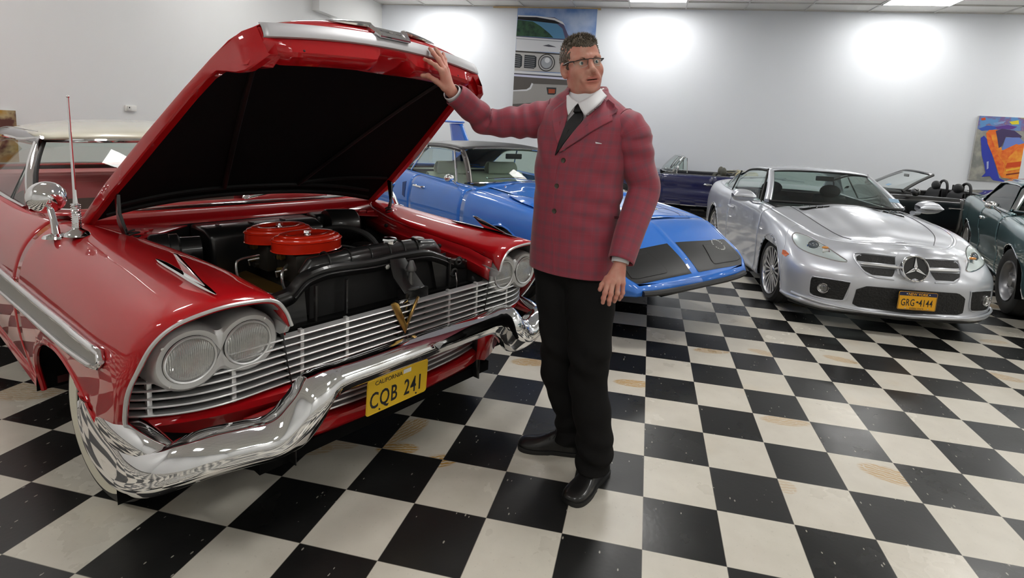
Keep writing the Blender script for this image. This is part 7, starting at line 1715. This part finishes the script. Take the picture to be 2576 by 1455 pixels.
# skirt hangs lower in front
fz_ = (1 - sst(Jg[..., 2], .90, 1.15)); Jg[..., 2] -= .015 * fz_ * (Jg[..., 0] > 0)
def uvmesh(name, G, m, parent, keep=None, closev=True, us=1., flipv=False, solid=0., uoff=0., extra=None):
    """grid mesh with metric UVs for woven pattern"""
    nu, nv = G.shape[:2]; b = MB(); b.grid(G, closev=closev)
    me = bpy.data.meshes.new(name); F = b.f
    ring_len = np.linalg.norm(np.diff(np.concatenate([G, G[:, :1]], 1), axis=1), axis=-1); mean = ring_len[nu // 3: 2 * nu // 3 + 1].mean(0); ul = np.r_[0, np.cumsum(mean)]
    vl = np.r_[0, np.cumsum(np.linalg.norm(np.diff(G, axis=0), axis=-1).mean(1))]
    fl = [(i, j) for i in range(nu - 1) for j in range(nv if closev else nv - 1)]
    if keep is not None:
        k = [keep(G[i, j], G[i + 1, (j + 1) % nv]) for i, j in fl]; F = [f for f, q in zip(F, k) if q]; fl = [f for f, q in zip(fl, k) if q]
    me.from_pydata(b.v, [], F); uv = me.uv_layers.new(name='UVMap')
    for p, (i, j) in zip(me.polygons, fl):
        for li, (di, dj) in zip(p.loop_indices, ((0, 0), (1, 0), (1, 1), (0, 1))): uv.data[li].uv = (ul[j + dj] + uoff, vl[i + di])
    me.materials.append(m); me.polygons.foreach_set('use_smooth', [True] * len(me.polygons))
    o = bpy.data.objects.new(name, me); COL.objects.link(o); o.parent = parent
    if solid: md = o.modifiers.new('solid', 'SOLIDIFY'); md.thickness = solid; md.offset = -1
    return o
# V opening at the front
VB = [V3(0.14, -0.0159, 1.4468)][0]; 
Lroll = [V3(0.14, -0.0159, 1.4468), V3(0.14, -0.0121, 1.4759)] + [V3(0.125, 0.0221, 1.5355)] + [V3(0.1, 0.0626, 1.6034)] + [V3(0.07, 0.1007, 1.6577)] + [V3(0.02, 0.1039, 1.6952)]; Rroll = [V3(0.14, -0.0159, 1.4468), V3(0.14, -0.0153, 1.491)] + [V3(0.12, -0.0287, 1.5706)] + [V3(0.09, -0.0378, 1.6452)] + [V3(0.06, -0.0572, 1.6935)]
def inV(p):
    if p[0] < .0 or p[2] < VB[2]: return False
    yl = np.interp(p[2], [q[2] for q in Lroll], [q[1] for q in Lroll]); yr = np.interp(p[2], [q[2] for q in Rroll], [q[1] for q in Rroll])
    return yr - .006 < p[1] < yl + .006
jkt = uvmesh('jacket', Jg, PLAID, MAN, keep=lambda a, b: not inV((a + b) / 2), solid=.004)
_bj = BVHTree.FromPolygons([Vector(p) for p in Jg.reshape(-1, 3)], [f for f in MB().grid(Jg, closev=True).f])
def onj(y, z, off=0., shell=_bj):
    h = shell.ray_cast(Vector((1, y, z)), Vector((-1, 0, 0)))
    x = h[0].x if h[0] is not None else .03
    return V3(x + off, y, z)
# front edge seam, split at the hem
fe = [V3(0.155, -0.0178, 1.4415), V3(0.155, -0.0277, 1.3828), V3(0.155, -0.0314, 1.3223), V3(0.155, -0.0303, 1.2531), V3(0.155, -0.0256, 1.1926), V3(0.155, -0.0169, 1.1061), V3(0.155, -0.0068, 1.0014), V3(0.155, -0.0009, 0.9239)]
MB().tube([onj(p[1], max(p[2], .90), .003) for p in cr(np.array(fe), 40)], .0028, 6).build('front_edge', PLAID, jkt)
for (u, v) in ((0, 0), (1, 0), (2, 0)):
    p = ([V3(0.155, -0.0012, 1.4122), V3(0.155, -0.0162, 1.3014), V3(0.155, -0.0182, 1.1919)])[u]; o = onj(p[1], p[2], .004)
    bt = MB().lathe([(.0105, -.003), (.0115, .0), (.0105, .003), (.008, .002), (.0, .002)], o=o, ax=(1, .05, 0), n=20).build('button', mat('horn_button', (.05, .04, .025), .3, coat=.5), jkt)
    MB().tube([o + V3(-.002, .012, 0), o + V3(-.003, .022, -.001)], .0014, 5).build('buttonhole', BLACKM, bt)
def surf_patch(poly, off, thick=.004, n=10, m=56, name='lapel', mt=PLAID, parent=jkt, shell=_bj, lift=None):
    P = arc_resample(np.array([(p[1], p[2]) for p in poly] + [(poly[0][1], poly[0][2])]), m + 1)[:-1]; c = P.mean(0)
    G = np.array([[onj(*(c + (p - c) * k), off, shell) for p in P] for k in np.linspace(.02, 1, n)])
    # soften the depth so the patch does not follow holes
    b = MB().grid(G, closev=True); me_ = b
    o = b.build(name, mt, parent, solid=-thick if False else thick, auto=180)
    uvl = o.data.uv_layers.new(name='UVMap')
    for l in o.data.loops: p = o.data.vertices[l.vertex_index].co; uvl.data[l.index].uv = (p.y * .9 + p.z * .42, p.z * .9 - p.y * .42)
    return o
lapL = [V3(0.14, -0.024, 1.4445), V3(0.14, 0.0527, 1.4966)] + [V3(0.12, 0.1181, 1.5468)] + [V3(0.09, 0.1795, 1.5914), V3(0.09, 0.1668, 1.617)] + [V3(0.07, 0.1797, 1.6218)] + [V3(0.045, 0.1702, 1.6609)] + [V3(0.03, 0.1376, 1.6814), V3(0.03, 0.111, 1.6777)] + [V3(0.07, 0.1054, 1.6479)] + [V3(0.1, 0.0689, 1.5986)] + [V3(0.125, 0.0261, 1.5357)] + [V3(0.14, -0.0121, 1.4759)]
lapR = [V3(0.14, -0.0261, 1.4444), V3(0.14, -0.0648, 1.5154)] + [V3(0.12, -0.1044, 1.5884)] + [V3(0.1, -0.114, 1.6291), V3(0.1, -0.0865, 1.6589)] + [V3(0.08, -0.0559, 1.6849), V3(0.08, -0.0447, 1.6748)] + [V3(0.1, -0.0329, 1.6395)] + [V3(0.12, -0.0287, 1.5706)] + [V3(0.14, -0.0153, 1.491)]
surf_patch(lapL, .009); surf_patch(lapR, .009)
MB().tube([onj(p[1], p[2], .0115) for p in [V3(0.09, 0.1667, 1.6178)] + [V3(0.075, 0.1805, 1.6224)]], .0012, 5).build('notch', mat('seam_dark', (.08, .01, .018), .8), jkt)
# collar stand behind the neck
cs = []
for t in np.linspace(-1, 1, 25):
    a = t * 2.05; c0 = V3(-.026, -.010, 0); r0 = .090
    base = c0 + V3(-math.cos(a) * r0 * .90, math.sin(a) * r0 * 1.0, 1.700 - .035 * abs(t) ** 2.5); k = 1 + .02
    cs.append([base + V3(0, 0, -.03) + V3(-math.cos(a), math.sin(a), 0) * .022, base + V3(-math.cos(a), math.sin(a), 0) * .014, base + V3(0, 0, .040) + V3(-math.cos(a), math.sin(a), 0) * .001, base + V3(0, 0, .046) - V3(-math.cos(a), math.sin(a), 0) * .003, base + V3(0, 0, .030) - V3(-math.cos(a), math.sin(a), 0) * .008])
uvmesh('collar', np.array(cs), PLAID, jkt, closev=False, solid=.003)
MB().grid(np.array([[q[4], q[4] - V3(0, 0, .05)] for q in cs])).build('collar_lining', LINING, jkt)
# pockets and handkerchief
pk_ = [V3(0.13, 0.1188, 1.4957)] + [V3(0.125, 0.1575, 1.4965)] + [V3(0.105, 0.1911, 1.4973)] + [V3(0.085, 0.2209, 1.4978)]
MB().tube([onj(p[1], p[2], .001) for p in cr(np.array(pk_), 12)], .0016, 5).build('chest_pocket', mat('seam_dark', (.08, .01, .018), .8), jkt)
MB().tube([onj(p[1], p[2] - .022, .001) for p in cr(np.array(pk_), 12)], .0008, 5).build('pocket_seam', mat('seam_dark', (.08, .01, .018), .8), jkt)
h_ = [V3(0.14, 0.132, 1.4996), V3(0.14, 0.1569, 1.4954), V3(0.14, 0.1571, 1.493), V3(0.14, 0.1344, 1.4932)]
MB().prism([onj(p[1], p[2], .004) for p in h_], (.002, 0, 0)).build('pocket_square', SHIRT, jkt, smooth=False)
pk2 = [V3(0.145, 0.1519, 1.1838)] + [V3(0.125, 0.1973, 1.1867)] + [V3(0.1, 0.2341, 1.1879)]
for dz in (0, -.006): MB().tube([onj(p[1], p[2] + dz, .002) for p in cr(np.array(pk2), 12)], .002, 5).build('hip_pocket', mat('seam_dark', (.08, .01, .018), .8), jkt)
# dart seams
# ---- sleeves
def limb(name, pts, rad, m, parent, n=56, rows=90, fold=None, sy=1., capends=(False, False), up=(0, 0, 1), uvm=True, solid=.004):
    P = cr(np.array([(*p, r) for p, r in zip(pts, rad)]), rows); C_, R_r = P[:, :3], P[:, 3]
    T_ = np.gradient(C_, axis=0); T_ /= np.linalg.norm(T_, axis=1, keepdims=True); u = np.array(up, float); G = []
    for i in range(rows):
        u = u - T_[i] * (u @ T_[i]); u /= np.linalg.norm(u); w = np.cross(T_[i], u); R = []
        for k in range(n):
            a = 2 * PI * k / n; d = math.cos(a) * w * sy + math.sin(a) * u; r = R_r[i]
            if fold: r = r + fold(i / (rows - 1), a)
            R.append(C_[i] + d * r)
        G.append(R)
    G = np.array(G); return uvmesh(name, G, m, parent, solid=solid), G
SR = [SHR + V3(-.0, .085, -.005), SHR + V3(.0, .02, .002), SHR * .66 + ELR * .34 + V3(0, 0, -.012), SHR * .33 + ELR * .67 + V3(0, 0, -.012), ELR + V3(0, 0, -.008), ELR * .66 + np.array(RW) * .34 + V3(0, 0, -.004), ELR * .3 + np.array(RW) * .7, np.array(RW) * .90 + ELR * .10]
def foldR(t, a):
    return .0055 * math.sin(t * 46 + 1.6 * math.sin(a)) * math.exp(-((t - .52) / .20) ** 2) + .0045 * math.sin(t * 70 + 2 * math.cos(a + 1)) * math.exp(-((t - .22) / .15) ** 2) + .002 * math.sin(t * 31 + 3 * a)
slR, GRs = limb('sleeve', SR, [.070, .086, .080, .070, .061, .060, .056, .052], PLAID, jkt, fold=foldR)
SL = [SHL + V3(-.005, -.085, .010), SHL + V3(-.004, -.030, .004), SHL + V3(-.004, .016, -.022), SHL * .8 + ELL * .2 + V3(0, .014, -.005), SHL * .5 + ELL * .5 + V3(0, .006, 0), ELL + V3(-.004, 0, 0), ELL * .5 + np.array(LW) * .5, np.array(LW) * .93 + ELL * .07 + V3(0, 0, .012)]
def foldL(t, a):
    return .0045 * math.sin(t * 40 + 2.2 * math.sin(a + .6)) * math.exp(-((t - .55) / .22) ** 2) + .003 * math.sin(t * 58 + 2 * a) * math.exp(-((t - .28) / .12) ** 2) + .0015 * math.sin(t * 22 + 3 * a)
slL, GLs = limb('sleeve', SL, [.050, .076, .080, .080, .076, .070, .064, .056], PLAID, jkt, fold=foldL, up=(1, 0, 0))
for G_, k in ((GLs, 14), (GRs, 14)): MB().tube(list(G_[k] + (G_[k] - G_[k].mean(0)) * .006), .0013, 5, close=True).build('armhole_seam', mat('seam_dark', (.08, .01, .018), .8), slL if G_ is GLs else slR)
# ---- shirt, collar, tie
sg = np.array([ring(r[0], r[1] * .93, r[2] - .005, r[3] - .012, r[4], r[5], e=2.3) for r in RRr if r[0] > 1.15])
shirt = MB().grid(sg, closev=True).build('shirt', SHIRT, MAN)
_bs = BVHTree.FromPolygons([Vector(p) for p in sg.reshape(-1, 3)], [f for f in MB().grid(sg, closev=True).f])
ons = lambda y, z, o=0.: onj(y, z, o, _bs)
NC = V3(-.020, -.010, 0)
cl = []
for t in np.linspace(-1, 1, 41):
    a = t * PI * .97; d = V3(math.cos(PI - a) * 1.0, math.sin(a) * 1.0, 0); fr = float(sst(abs(t), .35, 1)); zb_ = 1.695 - .085 * fr
    o_ = NC + d * V3(.074 + .002 * fr, .074, 0)
    cl.append([o_ + V3(0, 0, zb_), o_ + V3(0, 0, zb_ + .042 - .012 * fr) - d * .003, o_ + V3(0, 0, zb_ + .040 - .012 * fr) + d * .004, o_ + V3(0, 0, zb_ + .0) + d * .012])
MB().grid(np.array(cl)).build('collar', SHIRT, shirt, solid=.002)
for te, be in (([V3(0.085, 0.0147, 1.6618)] + [V3(0.062, 0.0543, 1.6877)] + [V3(0.02, 0.0854, 1.7286)], [V3(0.11, 0.0685, 1.6063)] + [V3(0.088, 0.1098, 1.65)] + [V3(0.022, 0.1184, 1.6968)]), ([V3(0.085, 0.0167, 1.6618)] + [V3(0.082, -0.0147, 1.6767)] + [V3(0.055, -0.0565, 1.6974)], [V3(0.115, -0.012, 1.6036)] + [V3(0.105, -0.0299, 1.6426)] + [V3(0.06, -0.063, 1.6883)])):
    A_, B_ = cr(np.array(te), 14), cr(np.array(be), 14); G_ = np.stack([A_ + (B_ - A_) * k + V3(.006 * math.sin(PI * k), 0, 0) for k in np.linspace(0, 1, 8)], 1)
    MB().grid(G_).build('collar_wing', SHIRT, shirt, solid=.003)
kn = [V3(0.1, 0.0025, 1.6553), V3(0.1, 0.0384, 1.6576), V3(0.1, 0.0332, 1.6242), V3(0.1, 0.0012, 1.6217)]; 
tk = surf_patch(kn, .030, .014, 6, 32, 'tie_knot', TIE, MAN, _bs); tk.name = 'tie'
bl = [V3(0.11, 0.0074, 1.6246), V3(0.11, 0.0373, 1.6253), V3(0.11, 0.0534, 1.5975), V3(0.11, 0.0396, 1.5486), V3(0.11, 0.0082, 1.5133), V3(0.11, -0.0229, 1.4654), V3(0.11, -0.0451, 1.4293), V3(0.11, -0.0376, 1.4937), V3(0.11, -0.0233, 1.5747)]
surf_patch(bl, .016, .005, 8, 48, 'tie_blade', TIE, tk, _bs)
# cuffs
RWa, RWb = np.array(RW), np.array(RW2)
dR = (RWb - RWa) / np.linalg.norm(RWb - RWa); dL = (np.array(LW2) - np.array(LW)); dL /= np.linalg.norm(dL)
MB().tube([RWa + dR * .004, RWa + dR * .010, RWa + dR * .05], [.040, .041, .042], 28, cap=False).build('cuff', SHIRT, shirt, solid=.002)
MB().tube([np.array(LW) + dL * .028, np.array(LW) + dL * .05], [.036, .038], 28, cap=False).build('cuff', SHIRT, shirt, solid=.002)
r0, r1 = np.array(LJ['r'][-1]), np.array(LJ['r'][-2]); rc = r0 * .12 + r1 * .88; rc = r1 + (np.array(LJ['r'][1]) - r1) * .15
ra = (np.array(LJ['r'][1]) - r1); ra /= np.linalg.norm(ra)
MB().lathe([(.0094, -.0025), (.0108, -.002), (.0108, .002), (.0094, .0025)], o=rc, ax=ra, n=24).build('ring', mat('gold_ring', (.8, .6, .28), .2, 1.), MAN)
# ---- trousers: one garment from waist to cuffs
def leg(H_, K_, A_, s):
    return [(H_ + V3(0, 0, .08), .115), (H_, .115), (H_ * .6 + K_ * .4, .106), (K_ + V3(.0, 0, .03), .090), (K_ - V3(0, 0, .10), .083), (A_ * .5 + K_ * .5, .082), (A_ + V3(.0, 0, .08), .077), (A_ + V3(.006, 0, -.03), .076)]
def f_trou(P):
    d = d_ball(P, (.005, 0, .96), (.13, .182, .16)); z = P[..., 2]
    for (H_, K_, A_, s) in ((HIPL, KNL, ANL, 1), (HIPR, KNR, ANR, -1)):
        L_ = leg(H_, K_, A_, s); g = None
        for (a, ra_), (b, rb_) in zip(L_[:-1], L_[1:]):
            x = d_cone(P, a, b, ra_, rb_); g = x if g is None else smin(g, x, .02)
        ph = 1.3 * s
        g = g + .006 * np.sin(z * 55 + P[..., 1] * 30 + ph) * np.exp(-((z - .56) / .10) ** 2) * sst(P[..., 0], -.05, .1) + .007 * np.sin(z * 70 + P[..., 1] * 25 * s) * (1 - sst(z, .14, .30)) - .010 * np.exp(-((P[..., 1] - A_[1]) / .012) ** 2) * (P[..., 0] > 0) * (1 - sst(z, .3, .8)) * 0
        d = smin(d, g, .03 if s > 0 else .02)
    d = smax(d, z - 1.08, .01); d = smax(d, .070 - z - .12 * np.maximum(0, -P[..., 0]) * 0, .004)
    inner = None
    return d
Vt, Ft = snet(f_trou, (-.25, -.26, .06), (.25, .38, 1.1), .006)
MB().add(Vt, Ft.tolist()).build('trousers', TROU, MAN, weld=False, auto=180)
# ---- shoes
def shoe(A_, ang, nm, ln=.31):
    c, s = math.cos(ang), math.sin(ang); M_ = np.array([[c, -s, 0], [s, c, 0], [0, 0, 1]]); O = V3(A_[0], A_[1], 0)
    X = lambda p: O + M_ @ np.array(p, float)
    st = [(-.095, .018, .05, .0), (-.088, .030, .075, .0), (-.06, .037, .10, .0), (-.02, .039, .112, 0), (.03, .040, .105, 0), (.07, .043, .085, .003), (.11, .050, .066, .005), (.15, .052, .055, .005), (.185, .047, .048, .004), (.208, .032, .038, .002), (.216, .012, .026, 0)]
    rows_ = []
    for x, w, h, yo in st:
        R = []
        for k in range(20):
            a = 2 * PI * k / 20; y = math.cos(a); z = math.sin(a)
            R.append(X((x, yo + w * abs(y) ** .8 * (1 if y > 0 else -1), .022 + (h - .022) * max(0, z) ** .8 if z > 0 else .022 + z * .004)))
        rows_.append(R)
    G = loft([r + [r[0]] for r in rows_], 40, 61)[:, :-1]
    sh = MB().grid(G, closev=True).fan(G[0]).fan(G[-1]).build(nm, LEATHER, MAN)
    so = cr(np.array([(x, w * 1.10 + .002) for x, w, h, yo in st]), 30); out = [(x, y) for x, y in so] + [(x, -y) for x, y in so[::-1]]
    MB().prism([X((x, y + (.005 if x > .05 else 0), .0)) for x, y in out], (0, 0, .020)).build('sole', mat('rubber_sole', (.012, .012, .012), .6), sh, bevel=.003)
    MB().b2((-.1, -.03, 0), (-.03, .03, .01)) 
    for k in range(3):
        x = .035 + .022 * k; z = .104 - .012 * k - .003
        MB().tube([X((x, -.022, z - .012)), X((x + .004, 0, z + .002)), X((x, .022, z - .012))], .0022, 5).build('lace', BLACKM, sh)
    MB().tube(cr([X((.04, .0, .105)), X((.035, .03, .10)), X((.045, .045, .085))], 10), .0018, 5).tube(cr([X((.04, .0, .105)), X((.03, -.035, .10)), X((.04, -.055, .088))], 10), .0018, 5).build('lace', BLACKM, sh)
    MB().tube([X((.060, y, .085 - .2 * abs(y))) for y in np.linspace(-.042, .045, 10)], .0015, 5).build('toe_seam', BLACKM, sh)
    return sh
shoe(ANL + V3(-.015, .000, 0), math.radians(-1), 'shoe'); shoe(ANR + V3(.02, -.035, 0), math.radians(-62), 'shoe')

# group / label tidy-ups
